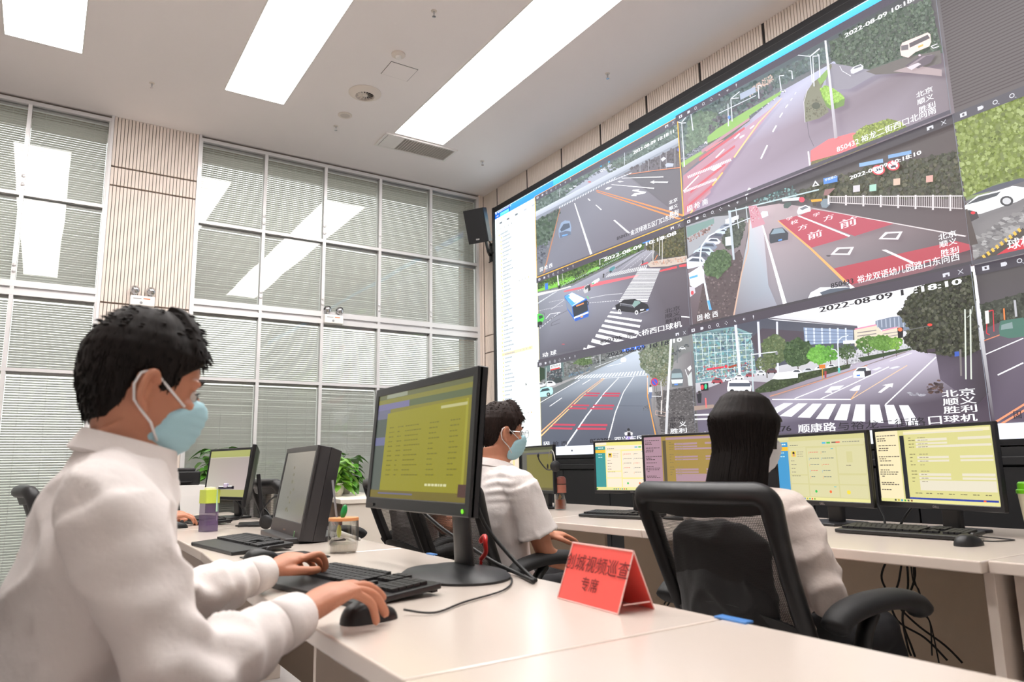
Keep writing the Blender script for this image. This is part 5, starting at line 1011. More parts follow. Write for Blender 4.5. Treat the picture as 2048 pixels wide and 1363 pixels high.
def chair(lb, pad=None):
    t = thing('office_chair', lb, 'chair', (0, 0, 0), 0, 'black mesh office chairs')
    # back surface: x(z) curve, half width(z)
    def bx(v): return -.085-.185*v-.012*math.sin(v*PI)          # v 0 bottom 1 top
    def hw(v): return .195+.022*max(v, 0)
    def bz(v): return .50+.45*v
    def bow(u): return -.045*(1-u*u)+.0                          # back bows away in the middle
    def S(u, v, e=0): return (bx(v)+bow(u)*.9+e, u*hw(v), bz(v))
    # frame loop
    P = []
    for k in range(13): v = k/12*.93; P.append(S(1, v))
    for k in range(1, 10): a = k/10*PI/2; P.append(S(1-.16*(1-math.cos(a)), .93+.07*math.sin(a)))
    for k in range(0, 17): P.append(S(.84-1.68*k/16, 1.0))
    for k in range(9, 0, -1): a = k/10*PI/2; P.append(S(-1+.16*(1-math.cos(a)), .93+.07*math.sin(a)))
    for k in range(12, -1, -1): v = k/12*.93; P.append(S(-1, v))
    n = len(P); rs = []
    for p in P: q = max(0, (p[2]-.80)/.12); rs.append(.023+.005*min(1, q))
    MB().tube(P, rs, n=12, ry=[r*1.15 for r in rs]).build('back_frame', M_black, t, smooth=True)
    # thick top rail
    m = MB(); vs = []; fs = []
    for i in range(21):
        u = -.93+1.86*i/20
        for v, e in ((1.0, .010), (1.0, -.016), (.86+.03*u*u, -.014), (.86+.03*u*u, .006)): x, y, z = S(u, v); vs.append((x+e, y, z))
    for i in range(20):
        for k in range(4): fs.append((i*4+k, i*4+(k+1) % 4, (i+1)*4+(k+1) % 4, (i+1)*4+k))
    m.add(vs, fs).build('top_rail', M_black, t, smooth=True, angle=50)
    # mesh panel
    vs = []; fs = []; nu, nv = 16, 14
    for j in range(nv+1):
        for i in range(nu+1): vs.append(S(-.97+1.94*i/nu, .0+.97*j/nv))
    for j in range(nv):
        for i in range(nu): a = j*(nu+1)+i; fs.append((a, a+1, a+nu+2, a+nu+1))
    MB().add(vs, fs).build('mesh_back', M_mesh, t, smooth=True)
    # slotted lumbar shell
    vs = []; fs = []; m = MB()
    for i in range(15):
        u0, u1 = -.92+1.84*i/15+.02, -.92+1.84*(i+1)/15-.035
        vt = lambda u: .30-.10*u*u
        for a, b in ((u0, u1),):
            q = [S(a, .07, -.02), S(b, .07, -.02), S(b, vt(b), -.022), S(a, vt(a), -.022)]; q2 = [(x+.008, y, z) for x, y, z in q]
            m.add(q+q2, [(0, 3, 2, 1), (4, 5, 6, 7), (0, 1, 5, 4), (1, 2, 6, 5), (2, 3, 7, 6), (3, 0, 4, 7)])
    for v0, v1, top in ((-.02, .08, False), (.28, .36, True)):
        for i in range(16):
            a, b = -1+2*i/16, -1+2*(i+1)/16
            f = lambda u, v: S(u, v-(.10*u*u if top else 0), -.022)
            q = [f(a, v0), f(b, v0), f(b, v1), f(a, v1)]; q2 = [(x+.012, y, z) for x, y, z in q]
            m.add(q+q2, [(0, 3, 2, 1), (4, 5, 6, 7), (2, 3, 7, 6), (0, 1, 5, 4)])
    m.build('lumbar_shell', M_black, t)
    MB().tube([(-.02, 0, .40), (-.12, 0, .40), (-.165, 0, .48), (-.195, 0, .60)], [.03, .03, .026, .02], n=10, ry=.018).build('back_bracket', M_black, t, smooth=True)
    # seat
    sm = MB(); prof = [(.0, .42), (.03, .455), (.055, .475)]
    vs = []; fs = []; N = 36
    def sq(a, k): 
        c, s = math.cos(a), math.sin(a); r = (abs(c)**4+abs(s)**4)**-.25
        return (.24*r*c*k+.03, .245*r*s*k)
    lev = [(.93, .425), (1.0, .44), (1.0, .465), (.95, .485), (.75, .492), (.3, .488)]
    for k, z in lev:
        for i in range(N): x, y = sq(2*PI*i/N, k); vs.append((x, y, z-(.02 if x > .22 and z > .46 else 0)))
    for j in range(len(lev)-1):
        for i in range(N): fs.append((j*N+i, j*N+(i+1) % N, (j+1)*N+(i+1) % N, (j+1)*N+i))
    fs.append(tuple(range(N-1, -1, -1))); fs.append(tuple((len(lev)-1)*N+i for i in range(N)))
    MB().add(vs, fs).build('seat', M_seat, t, smooth=True, angle=60)
    MB().box((0, 0, .405), (.22, .16, .04), None, .01).build('tilt_mechanism', M_black, t)
    for s in (1, -1):
        a = thing('armrest', None, None); a.parent = t
        MB().tube(smooth_path([(-.06, s*.20, .42), (-.07, s*.275, .43), (-.075, s*.29, .50), (-.03, s*.285, .60), (.02, s*.28, .645)], 5), .017, n=10, ry=.024).build('strut', M_black, a, smooth=True)
        pp = smooth_path([(-.14, s*.275, .625), (-.10, s*.277, .655), (0, s*.28, .672), (.12, s*.285, .672), (.20, s*.29, .655), (.235, s*.292, .63)], 5)
        MB().tube(pp, [.02]+[.036+.008*math.sin(PI*i/(len(pp)-2)) for i in range(len(pp)-2)]+[.022], n=14, ry=[.016]+[.027]*(len(pp)-2)+[.016], up=(0, 0, 1)).build('arm_pad', pad or M_pad, a, smooth=True)
    MB().lathe([(.001, .40), (.03, .40), (.03, .24), (.022, .24), (.022, .10), (.04, .09), (.04, .06), (.001, .06)], n=16).build('gas_column', M_black, t, smooth=True, angle=40)
    for k in range(5):
        a = 2*PI*k/5+.3; c, s = math.cos(a), math.sin(a)
        l = MB().tube([(.02*c, .02*s, .085), (.16*c, .16*s, .082), (.30*c, .30*s, .065)], [.026, .022, .016], n=8, ry=[.02, .016, .012]).build('base_leg', M_black, t, smooth=True)
        MB().lathe([(.001, -.01), (.026, -.01), (.028, 0), (.026, .01), (.001, .01)], n=14, T=Tr(.30*c, .30*s, .028) @ Rz(a+.6) @ Rx(PI/2)).build('caster', M_black, l)
    MB().lathe([(.001, 0), (.02, 0), (.024, .02), (.018, .045), (.001, .048)], n=16, T=Tr(-.185, .17, .49) @ Rx(-PI/2)).build('tension_knob', M_chrome, t, smooth=True)
    return t
chairA = chair('black mesh chair of the long haired person, its open back toward the camera')
put(chairA, (1.765, 1.385, 0), math.radians(1))
M_brownpad = mat('reddish_brown_leather', (112, 48, 26), .4, coat=.2)
def another(loc, rz, lb): return put(copy_tree(chairA), (loc[0], loc[1], 0), math.radians(rz), lb)
another((1.60, 2.62), 9, 'black mesh chair of the masked man in short sleeves')
another((1.79, 3.57), 2, 'black mesh chair of the person hidden behind the large screen')
another((1.45, 5.25), 6, 'empty black mesh chair between the slim screens and the window plant')
another((1.42, 4.50), 4, 'black mesh chair behind the all in one computer, one armrest showing')
another((.24, 4.25), 3, 'black mesh chair of the person far behind the foreground man')
chP = chair('black mesh chair of the foreground man, with a reddish brown arm pad', M_brownpad); put(chP, (.02, 1.27, 0), math.radians(4))
# --------------------------------------------------------------- screens on desks
M_mon = screen_mat('lit_monitor', 1.15, .25)
def monitor(lb, loc, rz, w, h, zb, draw, tilt=0., bez=.014, chin=.02, stand='plate', thick=.035, stand_off=0., name='monitor', seed=5, base=.22, cat='monitor', group='computer screens on the desks', matb=None):
    """loc: foot on the desk; screen faces -X local; zb: height of its lower edge above the desk"""
    mb = matb or M_blackg
    t = thing(name, lb, cat, loc, math.radians(rz), group)
    T = Tr(0, 0, zb) @ Ry(tilt)
    x0 = -.03
    P4 = [(-w/2, 0), (w/2, 0), (w/2, h), (-w/2, h)]; I4 = [(-w/2+bez, chin), (w/2-bez, chin), (w/2-bez, h-bez), (-w/2+bez, h-bez)]
    TX = T @ Matrix(((0, 0, 1, 0), (1, 0, 0, 0), (0, 1, 0, 0), (0, 0, 0, 1)))    # (a,b,c) -> (c, a, b)
    body = MB(); body.ring(P4, I4, x0-.004, x0+.012, TX)
    body.prism(P4, x0+.002, x0+thick*.5, TX)
    k = .16 if thick < .06 else .04
    body.add([(x0+thick*.5, y, z) for y, z in ((-w/2, 0), (w/2, 0), (w/2, h), (-w/2, h))]+[(x0+thick, y*(1-k*2), k*.5*h+z*(1-k)) for y, z in ((-w/2, 0), (w/2, 0), (w/2, h), (-w/2, h))], [(0, 1, 5, 4), (1, 2, 6, 5), (2, 3, 7, 6), (3, 0, 4, 7), (4, 5, 6, 7)], T)
    o = body.build('screen_housing', mb, t); bv = o.modifiers.new('b', 'BEVEL'); bv.width = .002; bv.limit_method = 'ANGLE'
    sw, sh = w-2*bez, h-bez-chin
    P = Pic(lambda u, v: (u*sw, -v*sh), lambda a, b, e: T @ Vector((x0-.0006-e, sw/2-a, h-bez+b)), (0, sw, -sh, 0), seed=seed)
    draw(P)
    P.m.build('display', M_mon, t)
    if stand == 'plate':
        nb = MB(); nb.box((.045, stand_off, zb*.5+.06), (.03, .075, zb+.14), None, .006); nb.build('stand_neck', mb, t)
        MB().bb((-.09, stand_off-base/2, 0), (.11, stand_off+base/2, .012), .004).build('stand_base', mb, t)
    elif stand == 'oval':
        nb = MB(); nb.tube([(.05, stand_off, .01), (.045, stand_off, .08), (.03, stand_off, zb+.12)], [.05, .045, .04], n=14, ry=.014, up=(1, 0, 0)); nb.build('stand_neck', mb, t, smooth=True, angle=50)
        MB().lathe([(.001, 0), (1, 0), (1, .006), (.92, .014), (.5, .024), (.3, .03), (.001, .032)], n=40, T=Tr(.02, stand_off, 0) @ Matrix.Diagonal((.13, .175, 1, 1))).build('stand_base', M_black, t, smooth=True, angle=50)
    elif stand == 'flat':
        MB().box((.055, stand_off, zb*.5+.06), (.02, .06, zb+.2), Ry(-.12), .004).build('stand_neck', mb, t)
        MB().bb((-.05, stand_off-base/2, 0), (.10, stand_off+base/2, .012), .004).build('stand_base', mb, t)
    return t, T
def bars(P, x, y, w, n, dy, col, h=.008, seed=1, ind=.0):
    R = random.Random(seed)
    for i in range(n):
        xx = x+ind*R.random(); ww = w*R.uniform(.35, 1); 
        k = xx
        while k < x+ww: q = R.uniform(.012, .03); P.poly([(k, y+i*dy), (k+q, y+i*dy), (k+q, y+i*dy+h), (k, y+i*dy+h)], col); k += q+.006
def R4(P, x0, y0, x1, y1, c): P.poly([(x0, y0), (x1, y0), (x1, y1), (x0, y1)], c)
def scr_dash(side, page, desk, pagec=(238, 232, 170)):
    def d(P):
        R4(P, 0, 0, 1, 1, pagec); R4(P, 0, .0, 1, .07, desk); R4(P, .0, .0, .16, .05, page)
        R4(P, 0, .07, 1, .12, page); R4(P, .14, .12, 1, .94, pagec); R4(P, 0, .08, .14, .94, side); R4(P, 0, .155, .14, .22, (246, 186, 50)); bars(P, .04, .105, .08, 1, .05, (220, 240, 240), .02); bars(P, .04, .245, .06, 2, .06, (190, 226, 226), .016)
        for x0, y0, x1, y1 in ((.155, .17, .355, .60), (.155, .62, .355, .74), (.155, .76, .355, .94), (.37, .19, .69, .74), (.37, .77, .69, .94), (.705, .18, .985, .58), (.705, .61, .985, .74), (.705, .76, .985, .94), (.155, .12, .985, .16)): R4(P, x0, y0, x1, y1, page)
        R4(P, .18, .23, .235, .32, (236, 206, 80)); P.disc((.207, .26), .014, .022, (40, 34, 34)); R4(P, .195, .275, .22, .31, (200, 150, 130)); bars(P, .25, .24, .09, 3, .035, (150, 140, 120), .008); bars(P, .17, .38, .10, 5, .06, (130, 120, 110), .01, 4)
        for j, x in enumerate((.39, .53)):
            for i in range(5): bars(P, x+.01, .25+i*.095, .10, 1, .05, (110, 120, 120) if (i+j) % 3 else (220, 120, 100), .01, i+j*7); P.line((x, .245+i*.095), (x, .285+i*.095), .003, (90, 170, 210) if i % 2 else (236, 150, 80))
        R4(P, .80, .26, .86, .42, pagec); bars(P, .79, .46, .07, 1, .05, (140, 130, 110), .01, 9)
        P.disc((.44, .86), .013, .022, (60, 190, 90)); P.disc((.60, .86), .013, .022, (240, 110, 60)); P.disc((.79, .86), .02, .03, (238, 216, 70)); R4(P, .64, .78, .665, .79, (60, 180, 190)); R4(P, .64, .205, .665, .215, (60, 170, 190))
        bars(P, .17, .13, .12, 1, .1, (110, 110, 100), .012, 3); R4(P, .55, .105, .59, .13, (80, 180, 220)); R4(P, .60, .105, .64, .13, (70, 190, 90)); R4(P, .655, .105, .70, .125, (120, 100, 80)); R4(P, .70, .105, .745, .125, (236, 80, 70)); bars(P, .77, .108, .18, 1, .1, (130, 130, 120), .012, 6)
        R4(P, 0, .955, 1, 1, (226, 220, 150)); R4(P, 0, .96, .02, .995, (90, 160, 60))
        for k, c in enumerate(((60, 140, 70), (90, 90, 90), (60, 120, 190), (190, 170, 60), (50, 150, 160), (220, 70, 60), (120, 160, 60))): R4(P, .24+k*.028, .965, .255+k*.028, .99, c)
    return d
def scr_doc(page, desk, boxes, dark=False):
    def d(P):
        R4(P, 0, 0, 1, 1, desk); R4(P, 0, 0, .22, .98, page)
        bars(P, .01, .06, .19, 1, .05, (90, 80, 80), .012, 1)
        for k, y in enumerate((.10, .13, .20, .24, .27, .36, .39, .42, .48, .55, .58, .61, .64, .73, .755, .83)): bars(P, .01, y, .20 if k % 3 else .12, 1, .05, (70, 56, 56), .012, k+3, .02)
        R4(P, .235, .075, .275, .96, (30, 34, 40) if not dark else (90, 80, 60)); R4(P, .275, .02, .99, .06, page); R4(P, .275, .045, .94, .065, boxes)
        for x0, y0, x1, y1 in ((.38, .13, .65, .165), (.38, .185, .65, .21), (.38, .225, .99, .255), (.74, .13, .99, .165), (.38, .37, .65, .40), (.38, .42, .65, .445), (.74, .37, .99, .40), (.74, .42, .99, .445), (.38, .60, .65, .635), (.38, .65, .65, .68), (.74, .60, .99, .635), (.74, .65, .99, .68), (.38, .695, .99, .83)): R4(P, x0, y0, x1, y1, boxes)
        for y in (.105, .14, .19, .23, .33, .375, .425, .475, .56, .605, .655, .70): bars(P, .315, y+.005, .045, 1, .05, (120, 110, 80), .010, int(y*100)); bars(P, .40, y+.008, .10, 1, .05, (140, 130, 100), .008, int(y*90))
        for k in range(7): bars(P, .33+k*.095, .865, .05, 1, .05, (110, 104, 80), .010, k+20)
        if not dark: R4(P, .275, .93, .99, .955, (40, 60, 160)); R4(P, .88, .935, .90, .955, (236, 90, 60))
        R4(P, 0, .955, 1, 1, (226, 220, 150) if not dark else (150, 130, 80))
        for k, c in enumerate(((60, 60, 60), (190, 170, 60), (50, 150, 200), (60, 170, 60), (90, 90, 90), (140, 100, 60))): R4(P, .13+k*.03, .965, .147+k*.03, .99, c)
    return d
def scr_big(P):
    Y = (132, 126, 28)
    P.poly([(0, 0), (1, 0), (1, 1), (0, 1)], [(120, 114, 44), (126, 120, 40), (116, 108, 26), (120, 112, 30)]); R4(P, 0, 0, 1, .045, (96, 98, 66)); R4(P, .1, .0, .35, .04, (136, 140, 120)); R4(P, 0, .045, 1, .09, (122, 118, 52)); R4(P, 0, .09, 1, .15, (86, 96, 66)); R4(P, 0, .09, .38, .15, (108, 104, 140))
    R4(P, 0, .15, .13, .95, (74, 82, 76)); R4(P, 0, .42, .13, .50, (96, 98, 132)); R4(P, 0, .15, .16, .24, (98, 98, 120)); P.poly([(.13, .19), (.95, .17), (.95, .93), (.11, .93)], (136, 130, 22)); R4(P, .95, .17, .97, .93, (150, 144, 40))
    R4(P, .72, .20, .96, .225, (176, 172, 120)); 
    for i in range(11):
        for x, w in ((.17, .06), (.27, .05), (.36, .18), (.62, .10), (.82, .08)): bars(P, x, .33+i*.045, w, 1, .04, (104, 98, 22), .010, i*5+int(x*10))
    bars(P, .62, .86, .24, 1, .04, (200, 196, 150), .02, 5); R4(P, 0, .93, 1, 1, (104, 92, 26)); R4(P, .1, .95, .5, .965, (96, 92, 116)); R4(P, .93, .86, 1, .96, (70, 40, 36))
def scr_gray(P):
    P.poly([(0, 0), (1, 0), (1, 1), (0, 1)], [(132, 128, 118), (126, 120, 110), (100, 96, 90), (118, 118, 112)]); P.blobs([(.35, .2), (.5, .2), (.5, .9), (.35, .9)], 6, .05, [(128, 122, 100)])
def scr_pale(P):
    P.poly([(0, 0), (1, 0), (1, 1), (0, 1)], [(166, 166, 116), (160, 160, 110), (176, 164, 158), (178, 174, 166)]); R4(P, 0, 0, 1, .14, (164, 166, 100)); R4(P, 0, .145, 1, .155, (196, 186, 180)); P.poly([(0, .16), (1, .16), (1, .85), (0, .85)], [(170, 160, 148), (164, 152, 148), (186, 170, 168), (190, 184, 172)]); R4(P, 0, .85, 1, 1, (166, 164, 104))
def scr_olive(P):
    R4(P, 0, 0, 1, 1, (112, 104, 56)); R4(P, 0, 0, 1, .06, (74, 76, 52)); R4(P, 0, .06, 1, .12, (110, 110, 84)); R4(P, 0, .12, 1, .16, (88, 84, 96)); R4(P, 0, .12, .16, .95, (92, 90, 84)); R4(P, .18, .18, .97, .93, (120, 112, 58)); R4(P, 0, .95, 1, 1, (90, 82, 50))
def place(px, py, z): p = onz(px, py, z); return (p.x, p.y, z)
lab = lambda s: s
big, TB = monitor('large dark framed screen with an olive yellow page in front of the foreground man', (.905, 1.865, DT), 0, .655, .372, .155, scr_big, tilt=math.radians(5), bez=.024, chin=.034, stand='oval', stand_off=-.16, thick=.05)
MB().lathe([(.001, 0), (.006, 0), (.006, .001), (.001, .001)], n=12, T=Tr(-.035, -.30, .172) @ Ry(-PI/2)).build('power_light', emat('green_led', (120, 220, 40), 1.2), big)
MB().box((-.036, .285, .170), (.001, .05, .008)).build('badge', M_grayp, big)
aio, TA = monitor('dark grey all in one computer with a dim grey screen', (.90, 3.07, DT), -4, .56, .365, .008, scr_gray, tilt=math.radians(10), bez=.022, chin=.062, stand=None, thick=.10, name='all_in_one_computer', cat='computer', matb=M_grayp)
MB().bb((-.08, -.25, 0), (.16, .25, .022), .006).build('stand_base', M_grayp, aio); MB().tube([(.10, 0, .02), (.05, 0, .2)], .04, n=10, ry=.015).build('stand_neck', M_grayp, aio)
text_mb('lenovo', .016, TA @ Tr(-.035, 0, .02) @ Matrix(((0, 0, -1, 0), (-1, 0, 0, 0), (0, 1, 0, 0), (0, 0, 0, 1)))).build('logo', M_chrome, aio)
MB().box((-.035, -.20, .03), (.001, .006, .03), Rx(.5)).build('green_sticker', mat('green_sticker', (120, 200, 120), .5), aio, T=Tr(0, 0, 0))
monitor('slim screen with a pale page, behind the purple water bottle', (.965, 4.60, DT), 16, .50, .305, .105, scr_pale, tilt=math.radians(6), stand='flat', base=.2)
monitor('slim screen seen edge on behind the purple water bottle', (.93, 3.93, DT), -14.5, .50, .305, .10, scr_gray, tilt=math.radians(8), stand='flat', base=.2, thick=.03)
monitor('dark screen on a tall bracket stand on the far desk beside the foreground man', (.675, 4.90, DT), -8.5, .42, .30, .11, scr_gray, stand='flat', base=.2)
DELL = []
def dell(*a, **k):
    t, T = monitor(*a, **k); h = text_mb('DELL', .013, T @ Tr(-.0346, 0, .005) @ Matrix(((0, 0, -1, 0), (-1, 0, 0, 0), (0, 1, 0, 0), (0, 0, 0, 1)))); h.build('logo', M_chrome, t); return t
dell('widescreen on the end of the right row showing a pale yellow form', (2.93, 1.475, DT), -14, .545, .32, .085, scr_doc((240, 226, 184), (214, 208, 140), (226, 218, 196)), bez=.013, chin=.022)
dell('widescreen with a blue sidebar beside the long haired person', (2.95, 1.975, DT), -10, .535, .32, .080, scr_dash((70, 150, 200), (212, 206, 160), (206, 200, 140), (206, 200, 146)), bez=.013, chin=.022)
dell('widescreen with a teal sidebar behind the black keyboard', (2.86, 3.12, DT), 19, .50, .305, .11, scr_dash((58, 146, 146), (244, 226, 204), (232, 222, 130), (240, 226, 150)), bez=.013, chin=.020)
dell('widescreen with lilac and mustard columns behind the long haired head', (2.75, 2.60, DT), 14, .50, .305, .12, scr_doc((170, 136, 150), (160, 134, 70), (170, 140, 150), True), bez=.013, chin=.020)
dell('narrowly seen olive screen with a headset hanging on it', (2.78, 3.93, DT), -10, .50, .305, .10, scr_olive, bez=.012, chin=.020)
dell('screen with a pale yellow page half hidden by the masked man', (2.86, 4.46, DT), -6, .50, .305, .10, scr_dash((58, 146, 146), (240, 222, 204), (232, 222, 150), (236, 224, 160)), bez=.012, chin=.020)
# --------------------------------------------------------------- keyboards and mice
M_key = mat('matte_key', (34, 34, 37), .5)
def keyboard(lb, loc, rz, palm=False, L=.45):
    """long side along Y local; user at -X"""
    t = thing('keyboard', lb, 'keyboard', loc, math.radians(rz), 'black keyboards')
    T = Ry(math.radians(-4))
    w = .155; px = .06 if palm else 0
    b = MB(); b.bb((-w/2-px, -L/2, .006), (w/2, L/2, .020), .004); b.bb((w/2-.02, -L/2+.01, 0), (w/2-.005, L/2-.01, .01)); b.build('case', M_black, t, T=T @ Tr(0, 0, .002))
    k = MB(); rows = [(.062, [1]+[1]*13), (.040, [1]*13+[2]), (.021, [1.5]+[1]*12+[1.5]), (.002, [1.8]+[1]*11+[2.2]), (-.017, [2.3]+[1]*10+[2.7]), (-.036, [1.3, 1.2, 1.3, 5.6, 1.3, 1.3, 1.3, 1.7])]
    U = (L-.02)*.645/15
    for x, ws in rows:
        y = L/2-.012
        for q in ws: k.box((x, y-q*U/2, .0235), (.0165, q*U-.003, .008), None, 0); y -= q*U
    for x in (.062, .040, .021):
        for j in range(3): k.box((x, -L/2+.012+(.345*(L-.02))-U*(.9+j), .0235), (.0165, U-.003, .008))
    for x, js in ((-.017, (1,)), (-.036, (0, 1, 2))):
        for j in js: k.box((x, -L/2+.012+(.345*(L-.02))-U*(.9+j), .0235), (.0165, U-.003, .008))
    for x in (.040, .021, .002, -.017, -.036):
        for j in range(4): k.box((x, -L/2+.012+U*(.5+j), .0235), (.0165, U-.003, .008))
    k.build('keycaps', M_key, t, T=T @ Tr(0, 0, .002))
    return t
kA = keyboard('black keyboard with a palm rest under the foreground man hands', (.655, 1.70, DT), 10, True, .47)
kB = keyboard('black keyboard with a palm rest before the all in one computer', (.675, 2.84, DT), 6, True, .47)
kC = keyboard('black keyboard before the screen showing the pale yellow form', (2.79, 1.49, DT), 4, False, .47)
put(kC, (2.80, 1.50, DT), math.radians(3)); kC.location.x = 2.70
kD = keyboard('black keyboard behind the raised back of an office chair', (2.58, 2.93, DT), 14, False, .45)
kE = keyboard('black keyboard on the far desk under a pair of typing hands', (.78, 4.30, DT), 8, False, .44)
def mouse(lb, loc, rz):
    t = thing('computer_mouse', lb, 'mouse', loc, math.radians(rz), 'black computer mice')
    vs = []; fs = []; N = 24; M = 8
    for j in range(M+1):
        a = j/M*PI/2
        for i in range(N):
            q = 2*PI*i/N; c, s = math.cos(q), math.sin(q); k = math.cos(a)**.6
            r = (abs(c)**2.6+abs(s)**2.6)**(-1/2.6)
            vs.append((.056*r*c*k, .031*r*s*k*(1-.08*c), .036*math.sin(a)*(1-.25*c*(1 if c > 0 else .3))))
    for j in range(M):
        for i in range(N): fs.append((j*N+i, j*N+(i+1) % N, (j+1)*N+(i+1) % N, (j+1)*N+i))
    fs.append(tuple(range(N-1, -1, -1)))
    MB().add(vs, fs).build('shell', M_black, t, smooth=True, angle=70)
    MB().lathe([(.001, -.004), (.008, -.004), (.008, .004), (.001, .004)], n=14, T=Tr(.026, 0, .031) @ Rx(PI/2)).build('scroll_wheel', M_grayp, t)
    return t
mA = mouse('black mouse under the foreground man nearer hand', (.538, 1.325, DT), 6)
mouse('black mouse beside the keyboard with the pale yellow form screen', (2.53, 1.205, DT), -6)
mouse('black mouse in front of the all in one computer keyboard', (.61, 2.40, DT), 14)
mouse('black mouse on the far desk beside the typing hands', (.60, 4.02, DT), 6)
t = tag(MB().prism(rrect(-.11, -.11, .11, .11, .01), 0, .003).build('mouse_mat', M_black), 'thin black mouse mat sticking out beside the glass jar', 'mouse mat'); t.location = (.69, 2.42, DT+.0005); t.rotation_euler = (0, 0, .1)
# --------------------------------------------------------------- small things
def glassm(name, col, rough=.02, ior=1.3, alpha=.25):
    m = bpy.data.materials.new(name); m.use_nodes = True; nt = m.node_tree; nt.nodes.clear()
    out = nt.nodes.new('ShaderNodeOutputMaterial'); mx = nt.nodes.new('ShaderNodeMixShader'); tr = nt.nodes.new('ShaderNodeBsdfTransparent'); gl = nt.nodes.new('ShaderNodeBsdfGlossy'); lw = nt.nodes.new('ShaderNodeLayerWeight')
    lw.inputs['Blend'].default_value = alpha; tr.inputs[0].default_value = (*srgb(col), 1); gl.inputs['Roughness'].default_value = rough
    nt.links.new(lw.outputs['Facing'], mx.inputs[0]); nt.links.new(tr.outputs[0], mx.inputs[1]); nt.links.new(gl.outputs[0], mx.inputs[2]); nt.links.new(mx.outputs[0], out.inputs[0]); return m
M_clear = glassm('clear_glass', (250, 250, 248), .04, alpha=.3)
# purple water bottle with lime lid
c = place(416, 1062, DT); t = thing('water_bottle', 'purple tinted water bottle with a lime green lid', 'bottle', c, .3)
MB().prism(rrect(-.034, -.034, .034, .034, .010), .0, .130).build('body', mat('purple_plastic', (112, 92, 128), .1, alpha=.5), t)
MB().prism(rrect(-.0335, -.0335, .0335, .0335, .010), .003, .05).build('water', mat('violet_water', (120, 100, 140), .1, alpha=.5), t)
MB().prism(rrect(-.036, -.036, .036, .036, .010), .130, .192).build('lid', mat('lime_plastic', (196, 212, 84), .4), t)
MB().lathe([(.001, .192), (.028, .192), (.026, .202), (.001, .206)], n=20).build('cap', mat('cream_plastic', (232, 226, 186), .4), t, smooth=True, angle=40)
MB().bb((.036, -.012, .09), (.041, .012, .19), .002).build('strap', mat('mint_strap', (176, 216, 190), .5), t, T=Rz(-.9))
MB().box((.075, 0, .20), (.07, .022, .016), None, .004).build('flip_spout', glassm('smoky_plastic', (110, 100, 130), .1, alpha=.5), t, T=Rz(-.9)); MB().box((.075, 0, .21), (.018, .026, .02), None, .004).build('latch', mat('lilac_plastic', (196, 186, 214), .4), t, T=Rz(-.9))
MB().box((-.0345, 0, .07), (.001, .03, .05)).build('print', mat('white_print', (226, 220, 232), .5), t, T=Rz(-.9+PI/2+2.2))
# glass jar with wooden lid and straw
c = onz(686, 1104, DT); t = thing('glass_jar', 'glass jar with an orange wooden lid, green stopper and drinking straw', 'jar', (c.x, c.y, DT))
MB().lathe([(.001, .0), (.040, .0), (.048, .010), (.052, .05), (.050, .105), (.048, .105), (.050, .05), (.046, .012), (.038, .005), (.001, .005)], n=30).build('jar', M_clear, t, smooth=True, angle=60)
MB().lathe([(.001, .105), (.050, .105), (.051, .109), (.050, .115), (.001, .115)], n=30).build('lid', mat('orange_wood', (222, 150, 96), .5, var=.1), t, smooth=True, angle=40)
MB().ell((.0, 0, .135), (.011, .009, .024), Ry(.25)).build('stopper', mat('green_glass_bead', (30, 140, 70), .2), t, smooth=True)
MB().lathe([(.001, .004), (.044, .006), (.046, .03), (.001, .03)], n=24).build('drink', mat('pale_drink', (236, 230, 220), .2, alpha=.45), t); MB().ell((-.012, .01, .07), (.008, .008, .022)).build('lemon_slice', mat('lime_slice', (206, 216, 110), .4), t, smooth=True)
MB().tube([(-.01, .02, .06), (-.025, .05, .24)], .004, n=8).build('straw', mat('grey_straw', (150, 150, 156), .3, metal=.4), t)
# tea bottle on the right row
c = place(1121, 1019, DT); t = thing('tea_bottle', 'tea bottle with brown lid and sleeve, amber tea inside', 'bottle', c)
s = .95
MB().lathe([(.001, 0), (.036*s, 0), (.040*s, .012), (.040*s, .19), (.038*s, .19), (.038*s, .012), (.001, .004)], n=28).build('body', M_clear, t, smooth=True, angle=60)
MB().lathe([(.001, .005), (.037*s, .008), (.037*s, .065), (.001, .065)], n=24).build('tea', mat('amber_tea', (120, 48, 22), .15, coat=.5), t, smooth=True, angle=40)
MB().lathe([(.0385*s, .105), (.042*s, .105), (.042*s, .155), (.0385*s, .155)], n=28, loop=True).build('sleeve', mat('brown_sleeve', (146, 88, 72), .6), t, smooth=True, angle=40)
MB().lathe([(.001, .16), (.042*s, .16), (.042*s, .19), (.036*s, .20), (.001, .20)], n=28).build('lid', mat('brown_lid', (120, 68, 58), .4), t, smooth=True, angle=40); MB().box((0, -.015, .197), (.03, .045, .018), None, .006).build('flip_cap', mat('brown_lid', 0), t)
MB().add([(-.012, 0, .08), (.012, .0, .08), (0, .003, .10), (.002, .0, .064), (-.014, .006, .064)], [(0, 1, 2), (0, 1, 3, 4)]).build('tea_bag', mat('tea_bag_paper', (196, 160, 120), .7), t)
# paper cup with green lid at the frame edge
c = onx(2062, 1060, 3.0); t = thing('paper_cup', 'cream paper cup with a bright green lid at the picture edge', 'cup', (2.95, 1.175, DT))
MB().lathe([(.001, 0), (.030, 0), (.043, .15), (.041, .15), (.028, .004), (.001, .004)], n=28).build('cup_body', mat('cream_paper', (228, 222, 196), .6), t, smooth=True, angle=60)
MB().lathe([(.001, .15), (.047, .15), (.047, .162), (.042, .165), (.041, .185), (.036, .19), (.001, .19)], n=28).build('lid', mat('bright_green_lid', (120, 206, 40), .35), t, smooth=True, angle=40)
